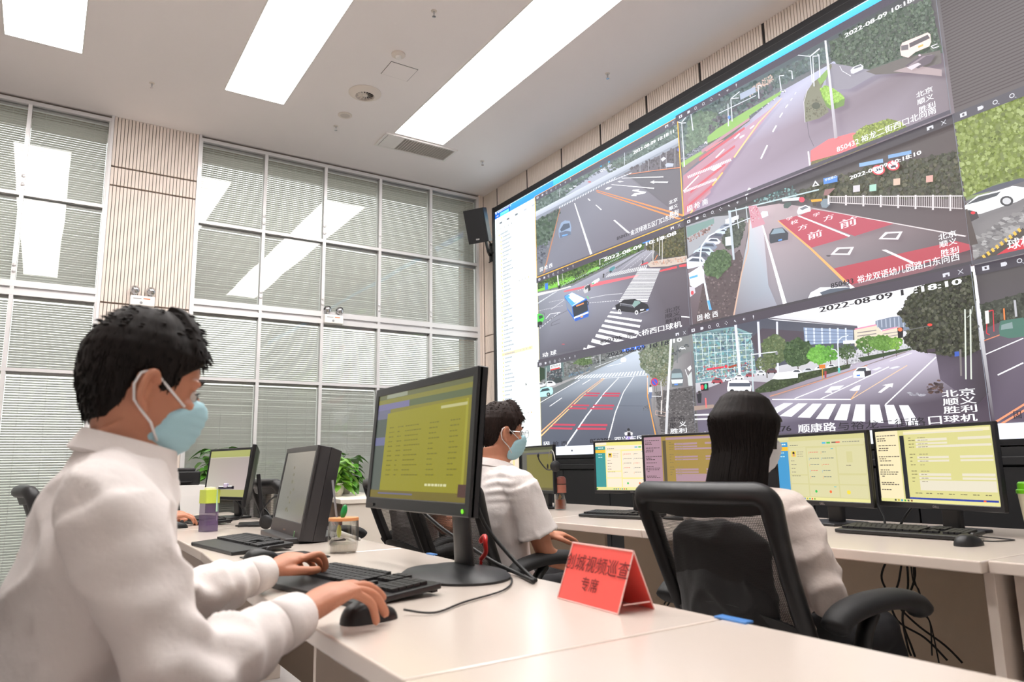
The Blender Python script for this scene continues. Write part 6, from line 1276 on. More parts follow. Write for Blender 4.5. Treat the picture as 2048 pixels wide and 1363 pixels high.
# red tent card in an acrylic holder
A = onz(1115, 1196, DT); B = onz(1236, 1229, DT); d = (B-A); L = d.length; d.normalize(); nrm = Vector((-d.y, d.x, 0)); nrm = nrm if nrm.x > 0 else -nrm
t = thing('tent_card', 'red tent card in a clear holder with black printed characters', 'sign', ((A.x+B.x)/2, (A.y+B.y)/2, DT))
Mx = Matrix(((d.x, nrm.x, 0, 0), (d.y, nrm.y, 0, 0), (0, 0, 1, 0), (0, 0, 0, 1)))
hh, dp = .112, .088; M_redc = mat('red_card', (246, 92, 84), .35, coat=.3); M_acr = mat('clear_acrylic_edge', (240, 196, 190), .15)  # card red lightened: the reflection on it is put into the colour
al = math.atan2(dp/2, hh); sl = math.hypot(dp/2, hh)
def face(sg, off, th): # sloping panel
    y0 = 0 if sg > 0 else dp
    a = Vector((0, y0, .001)); b = Vector((0, dp/2, hh)); n_ = Vector((0, -sg*math.cos(al), math.sin(al)))
    vs = []
    for q in (off, off+th):
        for x in (-L/2, L/2):
            for e in (a, b): vs.append((x, (e+n_*q).y, (e+n_*q).z))
    return vs, [(0, 1, 3, 2), (4, 6, 7, 5), (0, 4, 5, 1), (2, 3, 7, 6), (0, 2, 6, 4), (1, 5, 7, 3)]
m = MB(); m.add(*face(1, -.0012, .0006)); m.add(*face(-1, -.0012, .0006)); m.build('red_card', M_redc, t, T=Mx)
m = MB(); 
for sg in (1, -1):
    y0 = 0 if sg > 0 else dp
    for x in (-L/2, L/2): m.tube([(x, y0, .0015), (x, dp/2, hh)], .0016, n=6)
    m.tube([(-L/2, y0, .0015), (L/2, y0, .0015)], .0016, n=6)
m.tube([(-L/2, dp/2, hh), (L/2, dp/2, hh)], .0022, n=6); m.tube([(L/2, dp*.15, .016), (L/2, dp*.88, .016)], .0015, n=6)
m.build('acrylic_holder', M_acr, t, T=Mx)
TF = Mx @ Tr(0, 0, 0) @ Rx(PI/2-al)
text_mb('创城视频巡查', .036, TF @ Tr(0, .068, .0012)).build('print', mat('dark_print', (110, 20, 24), .5), t); text_mb('专席', .030, TF @ Tr(-.005, .030, .0012)).build('print', mat('dark_print', 0), t)
# blue corner protectors
M_blue = mat('blue_plastic', (70, 130, 200), .4)
tag(MB().bb((1.052, .885, DT), (1.0745, .955, DT+.004), .001).build('corner_protector', M_blue), 'blue plastic protector on the desk edge beyond the red card', 'edge protector', 'blue edge protectors')
tag(MB().bb((1.082, 2.14, DT), (1.098, 2.19, DT+.004), .001).build('corner_protector', M_blue), 'small blue protector on the desk edge left of the big screen stand', 'edge protector', 'blue edge protectors').__setitem__('label', 'small blue protector on the desk edge behind the large screen foot')
# red clip by the screen
t = thing('red_clip', 'red plastic hook clipped on the cable behind the large screen stand', 'clip', (1.03, 1.74, DT))
MB().tube(smooth_path([(0, .01, .03), (0, -.015, .05), (-.01, -.03, .078), (0, -.012, .092), (0, .008, .082), (0, .006, .074)], 5), [.0065]*26, n=8).build('hook', mat('red_plastic', (226, 40, 40), .3), t, smooth=True)
MB().tube([(0, .012, .001), (0, .01, .032)], .004, n=8).build('foot', mat('red_plastic', 0), t)
# headsets
def headset(lb, loc, rz, T0=Matrix()):
    t = thing('headset', lb, 'headset', loc, rz, 'black call headsets')
    arc = [(math.cos(a)*.075, 0, math.sin(a)*.09) for a in [PI*k/16 for k in range(17)]]
    MB().tube(arc, .0035, n=8).build('headband', mat('silver_band', (150, 148, 140), .3, metal=.6), t, T=T0)
    MB().lathe([(.001, -.012), (.03, -.012), (.034, 0), (.03, .012), (.012, .014), (.001, .008)], n=20, T=Tr(-.075, 0, -.01) @ Ry(PI/2)).build('ear_cushion', M_pad, t, smooth=True, T=T0)
    MB().tube(smooth_path([(-.085, .0, -.02), (-.07, .05, -.03), (-.05, .09, .02), (-.045, .10, .05)], 5), .004, n=8).build('mic_boom', M_black, t, T=T0)
    MB().ell((.075, 0, -.01), (.008, .012, .02)).build('temple_pad', M_black, t, smooth=True, T=T0)
    MB().ell((-.044, .10, .058), (.008, .008, .014)).build('microphone', M_black, t, smooth=True, T=T0)
    return t
headset('black headset hanging over the narrowly seen olive screen', (2.70, 3.70, 1.03), math.radians(70))
headset('black headset lying by the foot of the edge on slim screen', (.99, 3.62, DT+.04), math.radians(40), Rx(1.2))
# printer on the box cabinet
t = thing('printer', 'black printer on the white box cabinet near the window', 'printer', (.80, 5.9, .93))
MB().bb((-.20, -.17, 0), (.20, .17, .10), .01).build('body', M_black, t); MB().bb((-.17, -.15, .10), (.17, .15, .125), .008).build('scanner_lid', M_grayp, t); MB().bb((-.14, -.20, .02), (.14, -.165, .03), .002).build('paper_tray', M_black, t)
# mobile phone-like devices and pens
tag(MB().tube([tuple(onz(1166, 1029, DT+.004)), tuple(onz(1182, 1030, DT+.004))], .004, n=8).build('pen', M_white), 'white pen beside the keyboard on the middle right desk', 'pen').__setitem__('label', 'white pen lying by the keyboard with the teal sidebar screen')
# cables
def cable(lb, pts, r=.003, n=6, m=None, name='cable', group='black cables', part=None):
    P = smooth_path(pts, 6); o = MB().tube(P, r, n=8).build(name, m or M_cable, part, smooth=True)
    if part is None: tag(o, lb, 'cable', group)
    return o
cable('thin black mouse cable curving across the desk to the large screen foot', [(.612, 1.335, DT+.01), (.66, 1.30, DT+.004), (.76, 1.36, DT+.004), (.90, 1.43, DT+.004), (1.0, 1.55, DT+.004), (1.04, 1.66, DT+.004)], .0022)
cable('thick black cable hanging from the large screen and lying on the desk', [(.96, 2.05, .93), (.99, 1.92, .86), (1.03, 1.82, .81), (1.05, 1.72, .775), (1.05, 1.60, DT+.007), (1.01, 1.47, DT+.007)], .0055)
cable('black cable dropping behind the large screen neck', [(.95, 1.66, .98), (1.0, 1.68, .88), (1.04, 1.62, .80), (1.05, 1.54, DT+.006), (1.03, 1.49, DT+.006)], .005)
def cpx(X, pts): return [tuple(onx(px, py, X+(i % 2)*.012)) for i, (px, py) in enumerate(pts)]
xc = 2.80
hang = [[(1780, 1106), (1763, 1150), (1775, 1185), (1795, 1240), (1850, 1275), (1895, 1320)], [(1806, 1108), (1798, 1160), (1790, 1200), (1830, 1245), (1890, 1290), (1925, 1325)], [(1812, 1108), (1816, 1170), (1805, 1230), (1815, 1290), (1822, 1310)],
        [(1824, 1108), (1830, 1150), (1815, 1200), (1805, 1240), (1822, 1290), (1830, 1312)], [(1828, 1110), (1828, 1155), (1840, 1190), (1845, 1225), (1860, 1245), (1864, 1310)], [(1820, 1110), (1826, 1160), (1838, 1180), (1848, 1220), (1862, 1250), (1878, 1325)]]
hl = ['looping black cable nearest the armrest in the bundle under the desk', 'black cable running out to the far corner under the desk', 'straight black cable in the middle of the hanging bundle', 'black cable crossing the middle of the hanging bundle', 'thin black cable hanging past the bundle under the desk', 'thin twisted cable ending lowest under the desk']
for i, h in enumerate(hang): cable(hl[i], cpx(xc-.02*i, h), .004 if i < 4 else .0025, group='cables hanging under the right desk')
hang2 = [[(1340, 1108), (1336, 1150), (1350, 1180), (1335, 1210)], [(1345, 1108), (1350, 1150), (1338, 1185), (1358, 1215)], [(1356, 1170), (1340, 1190), (1328, 1208)]]
for i, h in enumerate(hang2): cable(['black cable looping under the desk beyond the red card', 'black cable crossing another under the desk beyond the red card', 'short slanting black cable under the desk beyond the red card'][i], cpx(2.62-.02*i, h), .004, group='cables hanging under the middle desk')
cable('thick black cable arching behind the screen with the blue sidebar', [(3.0, 2.05, .88), (3.02, 1.95, .875), (3.03, 1.83, .87), (3.0, 1.76, .80), (2.96, 1.73, DT+.005)], .005)
cable('black cable looping behind the screen with the yellow form', [(3.0, 1.42, .87), (3.04, 1.53, .89), (3.04, 1.62, .86), (3.0, 1.66, .80), (2.98, 1.68, DT+.005)], .005)
cable('keyboard cable curling at the desk end by the green lidded cup', [(2.72, 1.265, DT+.012), (2.78, 1.22, DT+.004), (2.76, 1.17, DT+.004), (2.68, 1.19, DT+.004), (2.60, 1.20, DT+.01)], .0022)
t = cable('tangle of grey cable behind the glass jar', [(.98, 2.80, DT+.01), (1.0, 2.70, DT+.03), (.95, 2.66, DT+.05), (1.02, 2.62, DT+.02), (.97, 2.72, DT+.04), (1.03, 2.74, DT+.01), (1.0, 2.60, DT+.01)], .006, m=mat('pale_grey_cable', (190, 188, 186), .4), group=None)
cable('black cable looping from the edge on slim screen to the desk', [(.98, 3.95, .86), (1.02, 3.88, .80), (.98, 3.78, DT+.01), (.92, 3.82, DT+.004), (.86, 3.9, DT+.004)], .004)
cable('black cable trailing from the pale page screen', [(1.0, 4.62, .86), (1.03, 4.5, .80), (.99, 4.42, DT+.006), (.90, 4.36, DT+.004)], .004)
# wall outlet style buttons under the right desk
for i, (y, lb) in enumerate([(2.33, 'round bolt cap on the desk panel beyond the red card')]): 
    tag(MB().lathe([(.001, 0), (.008, 0), (.008, .004), (.001, .005)], n=12, T=Ry(-PI/2)).build('bolt_cap', M_dark), lb, 'bolt').location = (2.897, 2.75, .66)
# ================================================================ people
M_skin = mat('skin', (192, 130, 102), .5, var=.06, vscale=25, sss=.12, bump=.12, bscale=300)
M_shirt = mat('white_cotton_shirt', (228, 220, 217), .85, bump=.4, bscale=9, bdist=.024, var=.02, sheen=.1)
M_blouse = mat('ivory_blouse', (230, 216, 208), .75, bump=.5, bscale=12, bdist=.02, sheen=.2)
M_trouser = mat('black_trousers', (24, 24, 28), .85, bump=.2, bscale=300)
M_hair = mat('black_hair', (22, 15, 13), .6, spec=.22, var=.5, vscale=60, bump=.4, bscale=90, stretch=(1, 1, .25), bdist=.004)
M_hairb = mat('dark_brown_hair', (38, 25, 21), .6, spec=.25, var=.5, vscale=60, bump=.4, bscale=90, stretch=(1, 1, .25), bdist=.004)
M_mask = mat('pale_blue_mask', (172, 214, 226), .8, bump=.15, bscale=400); M_maskw = mat('white_mask', (226, 226, 228), .8, bump=.15, bscale=400)
M_loop = mat('white_elastic', (232, 230, 230), .7); M_eye = mat('dark_eye', (20, 14, 12), .2); M_eyew = mat('eye_white', (214, 206, 200), .3); M_shoe = mat('black_leather_shoe', (18, 17, 17), .35)
M_shirt2 = M_shirt
def remesh(mb, name, m, parent, vox, smooth=3, off=None, disp=None, mats=None):
    me = bpy.data.meshes.new('tmp'); me.from_pydata([tuple(v) for v in mb.v], [], mb.f); me.update()
    bm = bmesh.new(); bm.from_mesh(me); bmesh.ops.recalc_face_normals(bm, faces=bm.faces[:]); bm.to_mesh(me); bm.free()
    o = bpy.data.objects.new('tmp', me); COL.objects.link(o)
    r = o.modifiers.new('r', 'REMESH'); r.mode = 'VOXEL'; r.voxel_size = vox
    s = o.modifiers.new('s', 'SMOOTH'); s.iterations = smooth; s.factor = .5
    dg = bpy.context.evaluated_depsgraph_get(); out = bpy.data.meshes.new_from_object(o.evaluated_get(dg))
    bpy.data.objects.remove(o); bpy.data.meshes.remove(me)
    out.name = name
    if disp:
        n = len(out.vertices); co = np.empty(n*3, np.float32); no = np.empty(n*3, np.float32)
        out.vertices.foreach_get('co', co); out.vertices.foreach_get('normal', no); co = co.reshape(-1, 3); no = no.reshape(-1, 3)
        d = np.array([disp(Vector(c)) for c in co.tolist()], np.float32); co = co+no*d[:, None]
        out.vertices.foreach_set('co', co.reshape(-1)); out.update()
    if off is not None: out.transform(Matrix.Translation(-Vector(off)))
    out.polygons.foreach_set('use_smooth', [True]*len(out.polygons))
    out.materials.append(m); ob = bpy.data.objects.new(name, out); COL.objects.link(ob); ob.parent = parent
    return ob
def folds(A=.006, f=9., seed=0, wave=None):
    """cloth folds: ridged noise, plus optional bands round a joint: (centre, axis, spread, amplitude)"""
    sv = Vector((seed*3.7, seed*1.3, seed*.7))
    def d(c):
        a = noise.noise(c*f+sv+Vector((0, 0, c.x*2))); b = noise.noise(Vector((c.x, c.y, c.z*.6))*f*2.6-sv)
        ri = (1-abs(a)*2.2); r = A*(ri*abs(ri))*.9+A*.5*b-A*.3
        for q in wave or ():
            p, ax, sp, am, fr = q; e = c-p; L = e.length
            if L < sp*2.6: w = math.exp(-(L/sp)**2); r += am*w*math.sin(e.dot(ax)*fr+3*noise.noise(c*7+sv))
        return r
    return d
# head: horizontal slices z -> front, back, half width
HS = [(-.150, .020, -.045, .040), (-.125, .050, -.046, .044), (-.112, .074, -.048, .049), (-.100, .083, -.052, .054), (-.080, .086, -.058, .060), (-.060, .087, -.066, .064), (-.040, .086, -.074, .068), (-.015, .084, -.081, .071), (.005, .084, -.086, .073), (.020, .088, -.089, .074), (.045, .089, -.091, .076), (.065, .083, -.088, .075), (.085, .068, -.078, .068), (.100, .048, -.060, .055), (.111, .020, -.036, .032), (.114, .002, -.02, .010)]
HS = [(z*.9 if z < 0 else z, (a if z > -.09 else a*.92), b, c) for z, a, b, c in HS]
def hs(z):
    if z <= HS[0][0]: return HS[0][1:]
    for a, b in zip(HS[:-1], HS[1:]):
        if z <= b[0]:
            t = (z-a[0])/(b[0]-a[0]); t = t*t*(3-2*t)*.5+t*.5
            return tuple(p+(q-p)*t for p, q in zip(a[1:], b[1:]))
    return HS[-1][1:]
def hp(th, z, off=0., extra=None):
    xf, xb, w = hs(z); c, s = math.cos(th), math.sin(th)
    e = 2/2.25; x = (xf if c > 0 else -xb)*math.copysign(abs(c)**e, c); y = w*math.copysign(abs(s)**e, s)
    L = math.hypot(x, y) or 1e-6
    zz = z
    k = 1+off/L
    if z > .085: zz = z+off*min(1, (z-.085)/.025)
    if extra: k += extra/L
    return Vector((x*k, y*k, zz))
def grid(mb, fn, nth=48, zs=(), T=None, close=True):
    vs = []; fs = []; n = nth
    for z in zs:
        for i in range(n): vs.append(fn(2*PI*i/n, z))
    m = len(zs)
    for j in range(m-1):
        for i in range(n): fs.append((j*n+i, j*n+(i+1) % n, (j+1)*n+(i+1) % n, (j+1)*n+i))
    fs.append(tuple(range(n-1, -1, -1))); fs.append(tuple((m-1)*n+i for i in range(n)))
    mb.add(vs, fs, T); return mb
ZS = [-.150, -.135, -.122, -.112, -.104, -.095, -.085, -.075, -.06, -.045, -.03, -.015, 0, .012, .024, .036, .048, .06, .07, .078, .086, .093, .1, .106, .111, .114]
def hand(mb, W, f, u, side, curl=(.35, .4, .3), thumb=.5, sc=1., splay=.05, per=None):
    """W wrist, f towards the fingers, u back of hand, side +1: thumb at +(f x u)... ; curl per joint"""
    f = Vector(f).normalized(); u = Vector(u); u = (u-f*u.dot(f)).normalized(); s = f.cross(u)*side
    W = Vector(W)
    P = [W-f*.03*sc, W, W+f*.022*sc, W+f*.045*sc+u*.003, W+f*.068*sc+u*.004, W+f*.088*sc+u*.001]
    P = [p+s*q*sc for p, q in zip(P, (0, 0, .002, .002, .001, 0))]
    mb.tube(P, [.026*sc, .027*sc, .033*sc, .039*sc, .041*sc, .036*sc], n=16, ry=[.020*sc, .019*sc, .019*sc, .018*sc, .015*sc, .010*sc], up=u)
    L = ((.042, .026, .021), (.046, .030, .022), (.043, .028, .021), (.033, .021, .018))
    for i, (o, seg) in enumerate(zip((.029, .010, -.010, -.028), L)):
        b = W+f*(.082-(.0, .0, .003, .010)[i])*sc+s*o*sc+u*.001; d = (f+s*splay*(1.6-i)).normalized()
        pts = [b-f*.015*sc]; pts.append(b); ang = 0
        cu = per[i] if per else curl
        for q, ln in zip(cu, seg):
            ang += q; dd = d*math.cos(ang)-u*math.sin(ang); pts.append(pts[-1]+dd*ln*sc)
        r = (.0098, .0098, .0100, .0098)[i]*(.86 if i == 3 else 1)*sc
        P2 = smooth_path(pts, 3); n = len(P2)
        mb.tube(P2, [r*(1-.28*k/(n-1)) if k < n-1 else r*.45 for k in range(n)], n=10, up=s)
    b = W+f*.022*sc+s*.026*sc-u*.006*sc; d = (f*.72+s*.62-u*.25).normalized(); d2 = (f*.93+s*.22-u*(.15+thumb*.4)).normalized(); d3 = (f*.98-u*(.1+thumb*.3)-s*.05).normalized()
    pts = smooth_path([b-d*.012*sc, b, b+d*.036*sc, b+d*.036*sc+d2*.032*sc, b+d*.036*sc+d2*.032*sc+d3*.026*sc], 3); n = len(pts)
    mb.tube(pts, [(.0145-.0055*k/(n-1))*sc if k < n-1 else .0045*sc for k in range(n)], n=10)
    return mb
def person(label, base, J, hd, yaw, pitch, roll=0., scale=1., sleeves='long', fem=False, hairm=None, maskm=None, ears=True, vox=.0045, hands=(), glasses=False, shirtm=None, trm=None, seed=1, hair='short', fdir=(1, 0, 0), shirt_folds=.006, cuffs=True):
    t = thing('person', label, 'person', base)
    off = Vector(base); F = Vector(fdir).normalized()
    HM = Matrix.Translation(Vector(hd)) @ Rz(yaw) @ Ry(pitch) @ Rx(roll) @ Matrix.Scale(scale, 4)
    V = {k: Vector(v) for k, v in J.items()}
    across = (V['shL']-V['shR']).normalized()
    nb = V['neck']; ch = V['chest']; pe = V['pelvis']; hc = HM @ Vector((-.03, 0, -.06))
    # ---- skin body, one surface
    b = MB(); grid(b, lambda th, z: hp(th, z), 40, ZS, HM)
    b.tube([HM @ Vector(p) for p in ((.080, 0, .022), (.092, 0, .0), (.104, 0, -.022), (.098, 0, -.036), (.082, 0, -.040))], [.008*scale, .010*scale, .014*scale, .014*scale, .010*scale], n=10)   # nose
    for s in (-1, 1):
        b.ell(HM @ Vector((.070, s*.034, .026)), (.018*scale, .026*scale, .008*scale), HM.to_3x3().normalized()); b.ell(HM @ Vector((.092, s*.010, -.034)), (.010*scale, .007*scale, .007*scale))
        b.ell(HM @ Vector((.066, s*.040, -.018)), (.018*scale, .018*scale, .016*scale))
        b.ell(HM @ Vector((.080, 0, -.066 if s < 0 else -.076)), (.012*scale, .022*scale, .007*scale), HM.to_3x3().normalized())
        if ears:
            E = HM @ Tr(-.008, s*.077, -.006) @ Rz(-s*.40) @ Rx(-s*.10)
            b.tube([E @ Vector((.006+.017*math.cos(a)*.8-.004, s*.006, .004+.030*math.sin(a)*(1 if math.sin(a) > 0 else .95))) for a in [PI*k/9 for k in range(1, 15)]], .0060*scale, n=8)
            b.ell(E @ Vector((.002, -s*.003, 0)), (.014*scale, .0075*scale, .028*scale), E.to_3x3().normalized()); b.ell(E @ Vector((.006, s*.003, -.028)), (.006*scale, .004*scale, .008*scale))
    nr = .050 if fem else .060
    b.tube([hc, (hc+nb)/2+F*.002, nb, ch*.4+nb*.6], [nr*.98, nr*.94, nr*1.1, nr*1.7], n=20, ry=[nr*1.0, nr, nr*1.12, nr*1.2], up=F)
    b.tube([pe-Vector((0, 0, .05)), pe, pe*.5+ch*.5, ch, ch*.35+nb*.65-Vector((0, 0, .02))], [.13, .145, .125, .15, .09], n=24, ry=[.10, .105, .09, .10, .06], up=F)
    wave = []
    sh = MB()      # shirt
    if fem: rr, ry = [.150, .165, .150, .158, .168, .160, .110, .066], [.115, .125, .108, .112, .112, .100, .075, .062]
    else: rr, ry = [.165, .175, .172, .178, .190, .180, .130, .078], [.110, .114, .110, .106, .102, .094, .080, .070]
    sp = [pe-Vector((0, 0, .07)), pe+Vector((0, 0, .02)), pe*.6+ch*.4, pe*.25+ch*.75, ch, ch*.55+nb*.45, ch*.22+nb*.78, nb+Vector((0, 0, .005))]
    sp[1] += -F*.0
    sh.tube(sp, rr, n=28, ry=ry, up=F)
    for k in ('R', 'L'):
        S, E, Wr = V['sh'+k], V['el'+k], V['wr'+k]; sg = 1 if k == 'L' else -1
        ax = (E-S).normalized(); bx_ = (Wr-E).normalized()
        q = .86 if fem else 1.0
        b.tube([S, S*.5+E*.5, E-ax*.02, E+bx_*.02, E*.55+Wr*.45, Wr-bx_*.01, Wr+bx_*.02], [.046*q, .044*q, .037*q, .038*q, .036*q, .027*q, .026*q], n=16, ry=[.046*q, .044*q, .037*q, .038*q, .034*q, .021*q, .019*q])
        sh.ell(S-across*sg*.014, (.066*q, .066*q, .064*q)); sh.tube([ch*.12+nb*.88, ch*.2+nb*.4+S*.4, S+Vector((0, 0, .004))], [.066*q, .066*q, .060*q], n=16, ry=[.050*q, .056*q, .058*q], up=F)
        if sleeves == 'long':
            bell = 1.12 if fem else 1.0
            sh.tube([S, S*.6+E*.4, E-ax*.03, E+bx_*.02, E*.5+Wr*.5, Wr-bx_*.075, Wr-bx_*.055], [.064*q, .062*q*bell, .056*q*bell, .056*q*bell, .050*q*bell, .043*q*bell, .034*q], n=20)
            wave += [(E, (ax-bx_).normalized() if (ax-bx_).length > .1 else ax, .08, .010, 105.), (S*.5+E*.5, ax, .06, .006, 95.), (E*.5+Wr*.5, bx_, .06, .006, 100.)]
        else:
            e2 = S*.30+E*.70; sh.tube([S, S*.6+E*.4, e2], [.068, .068, .074], n=20, ry=[.068, .070, .078]); sh.tube([e2-ax*.012, e2+ax*.004], [.075, .076], n=20, ry=[.079, .080])
            wave += [(S-across*sg*.06-F*.04, Vector((0, 0, 1)), .07, .005, 200.), (S*.5+E*.5, ax, .05, .002, 110.)]
    so = remesh(sh, 'shirt', shirtm or M_shirt, t, .007, 2, off, folds(shirt_folds, 8., seed, wave))
    # collar, cuffs
    if not fem:
        nd = (Vector((0, 0, 1))+F*.30).normalized(); cc = MB(); N = 40; vs = []; fs = []
        for i in range(N+1):
            a = .20+(2*PI-.40)*i/N; dx = math.cos(a); dy = math.sin(a); fr = min(a, 2*PI-a)
            up_ = nb+nd*(.020-.020*dx); point = .030*math.exp(-((fr-.42)/.30)**2)
            rad = lambda k: F*dx*nr*k*1.04+across*dy*nr*k
            p_b = up_-nd*.034+rad(1.20); p_in = up_+rad(1.14); p_top = up_+nd*.003+rad(1.19); p_out = up_-nd*(.026+point)+rad(1.36+point*5)
            vs += [p_b, p_in, p_top, p_out]
        for i in range(N):
            j = i+1
            for k in range(3): fs.append((i*4+k, j*4+k, j*4+k+1, i*4+k+1))
            fs.append((i*4+3, j*4+3, j*4, i*4))
        fs += [(0, 1, 2, 3), (N*4+3, N*4+2, N*4+1, N*4)]
        cc.add(vs, fs).build('collar', shirtm or M_shirt, so, smooth=True, off=off, angle=60)
    if sleeves == 'long':
        for k in ('R', 'L'):
            E, Wr = V['el'+k], V['wr'+k]; bx_ = (Wr-E).normalized(); r = .030 if fem else .040
            MB().tube([Wr-bx_*.070, Wr-bx_*.066, Wr-bx_*.04, Wr-bx_*.004, Wr, Wr-bx_*.002, Wr-bx_*.02], [r*.8, r*1.06, r*1.05, r*.99, r*.96, r*.86, r*.6], n=24).build('cuff', shirtm or M_shirt, so, smooth=True, off=off)
    # legs
    tr = MB(); tr.tube([pe+Vector((0, 0, .06)), pe-Vector((0, 0, .02)), pe-Vector((0, 0, .085))], [.150, .172, .150], n=24, ry=[.112, .132, .12], up=F)
    for k in ('R', 'L'):
        Hh_, K, A_ = V['hip'+k], V['kn'+k], V['an'+k]
        tr.tube([Hh_, Hh_*.5+K*.5, K-F*.01, K*.85+A_*.15, K*.4+A_*.6, A_], [.090, .082, .066, .066, .058, .052], n=18)
        b.tube([Hh_, Hh_*.5+K*.5, K, K*.5+A_*.5, A_, A_-Vector((0, 0, .03))+F*.01], [.072, .066, .052, .05, .036, .036], n=14)
        MB().tube([A_+Vector((0, 0, -.01))-F*.03, A_+Vector((0, 0, -.045))+F*.02, A_+Vector((0, 0, -.055))+F*.12, A_+Vector((0, 0, -.06))+F*.18], [.04, .046, .044, .02], n=16, ry=[.04, .036, .026, .014], up=(0, 0, 1)).build('shoe', M_shoe, t, smooth=True, off=off)
    remesh(tr, 'trousers', trm or M_trouser, t, .011, 3, off, folds(.005, 7., seed+3))
    for h in hands: hand(b, *h[0], **h[1])
    remesh(b, 'body', M_skin, t, vox, 2, off)
    # eyes and brows
    for s in (-1, 1):
        e = MB().ell(HM @ Vector((.074, s*.031, .004)), (.0125*scale,)*3).build('eye', M_eyew, t, smooth=True, off=off)
        MB().ell(HM @ Vector((.0845, s*.033, .004)), (.003*scale, .0055*scale, .0055*scale), HM.to_3x3().normalized()).build('iris', M_eye, e, smooth=True, off=off)
        MB().tube([HM @ Vector(p) for p in ((.090, s*.014, .028), (.091, s*.028, .034), (.078, s*.050, .029))], [.0035*scale, .004*scale, .002*scale], n=8).build('eyebrow', hairm or M_hair, t, smooth=True, off=off)
        MB().tube([HM @ Vector(p) for p in ((.0865, s*.018, .008), (.0885, s*.031, .0125), (.080, s*.045, .008))], .0016*scale, n=6).build('eyelid', M_eye, t, off=off)
    # mask
    if maskm:
        lo, hi = -.113, .006
        def mf(th, z):
            a = (th+PI) % (2*PI)-PI; c = math.cos(a)
            front = float(np.interp(z, [-.115, -.10, -.082, -.06, -.035, -.018, .0, .01], [.060, .080, .100, .110, .117, .119, .106, .096]))
            edge = min(1, max(0, (1.06+.42*min(1, max(0, -z-.015)/.06)-abs(a))/.16)); ez = min(1, max(0, (hi-z-.030*min(1, abs(a)/1.0)**2*1)/.010), max(0, (z-lo)/.012))
            p = hp(a, z, .0035); w = max(0, math.cos(a*1.15))**2.0
            xf = hs(z)[0]; add = max(0, front-xf-.0035)*w
            k = edge*ez; p2 = p+Vector((add, 0, 0))+Vector((.0013*math.sin(z*420), 0, 0))*w
            q = hp(a, z, -.006)
            return q+(p2-q)*(1 if k > .5 else k*2)
        grid(MB(), mf, 72, [lo-.006+(hi-lo+.014)*i/34 for i in range(35)], HM).build('face_mask', maskm, t, smooth=True, off=off)
        lp = t
        for s in (-1, 1):
            MB().tube([HM @ Vector(p) for p in ((.062, s*.058, -.018), (.036, s*.074, -.002), (.010, s*.080, .018), (-.006, s*.085, .028), (-.022, s*.086, .020), (-.028, s*.084, .0), (-.022, s*.081, -.024), (-.008, s*.078, -.038), (.012, s*.073, -.055), (.030, s*.064, -.082))], .0022*scale, n=8).build('ear_loop', M_loop, t, smooth=True, off=off)
    if glasses:
        g = MB()
        for s in (-1, 1):
            g.tube([HM @ Vector((.108, s*.034+.024*math.cos(a), .004+.017*math.sin(a))) for a in [2*PI*k/20 for k in range(21)]], .0012, n=6)
            g.tube([HM @ Vector(p) for p in ((.106, s*.058, .008), (.06, s*.076, .010), (-.005, s*.080, .012))], .0013, n=6)
        g.tube([HM @ Vector(p) for p in ((.108, -.010, .006), (.112, 0, .009), (.108, .010, .006))], .0012, n=6); g.build('glasses', M_chrome, t, off=off)
    # hair
    rn = random.Random(seed+9)
    if hair == 'short':
        def line(a):   # hairline height by angle from the front
            a = abs(a); pts = [(0, .066), (.45, .062), (.8, .046), (1.05, .030), (1.25, .004), (1.42, -.004), (1.55, .030), (1.75, .026), (2.0, -.030), (2.4, -.056), (3.15, -.062)]
            for (x0, y0), (x1, y1) in zip(pts[:-1], pts[1:]):
                if a <= x1: return y0+(y1-y0)*(a-x0)/(x1-x0)
            return -.06
        def hf(th, z):
            a = (th+PI) % (2*PI)-PI; d = z-line(a)
            thick = .004+.009*min(1, max(0, d)/.07)+.007*max(0, z-.04)/.07
            if abs(a) < .95 and z > .045: thick += .011*min(1, d/.018)*math.cos(a*1.4)+.004
            k = min(1, max(0, d/.007+.5)); nz_ = .0022*noise.noise(Vector((a*9, z*22, seed)))+.0016*noise.noise(Vector((a*30, z*30, seed)))
            o_ = -.007+(thick+.007+nz_)*k
            p = hp(a, z, o_)
            if z > .1: p.z += .008*min(1, (z-.1)/.012)
            return p
        zs = [-.075+.004*i for i in range(40)] + [.0855+.004*i for i in range(7)]+[.1125, .1138]
        ho = grid(MB(), hf, 96, [z for z in zs if z < .114], HM).build('hair', hairm or M_hair, t, smooth=True, off=off)
        # short tufts give the outline its strands
        tf = MB()
        for i in range(1500):
            a = rn.uniform(-PI, PI); z = rn.uniform(-.06, .112)
            if z < line(a)+.004: continue
            p = hf(a, z); fr = abs(a) < .9 and z > .05
            dn = Vector((math.cos(a)*(.55 if fr else .06), math.sin(a)*.06, -1.0 if z < .07 else -.35)); dn.normalize(); out_ = Vector((math.cos(a), math.sin(a), 0))
            if z > .09: dn = Vector((1 if a*a < 2 else -.7, rn.uniform(-.5, .5), .05)).normalized()
            L = rn.uniform(.010, .017)*(1.15 if fr else 1); tz = .0012 if z > .085 else 0
            tf.tube([HM @ (p-dn*L*.4-out_*.003-Vector((0, 0, tz*2))), HM @ (p+dn*L*.3-out_*.0002-Vector((0, 0, tz))), HM @ (p+dn*L-out_*.0026-Vector((0, 0, tz*3)))], [.0016*scale, .0017*scale, .0003], n=4, caps=False)
        tf.build('hair_tufts', hairm or M_hair, t, smooth=True, off=off)
    else:
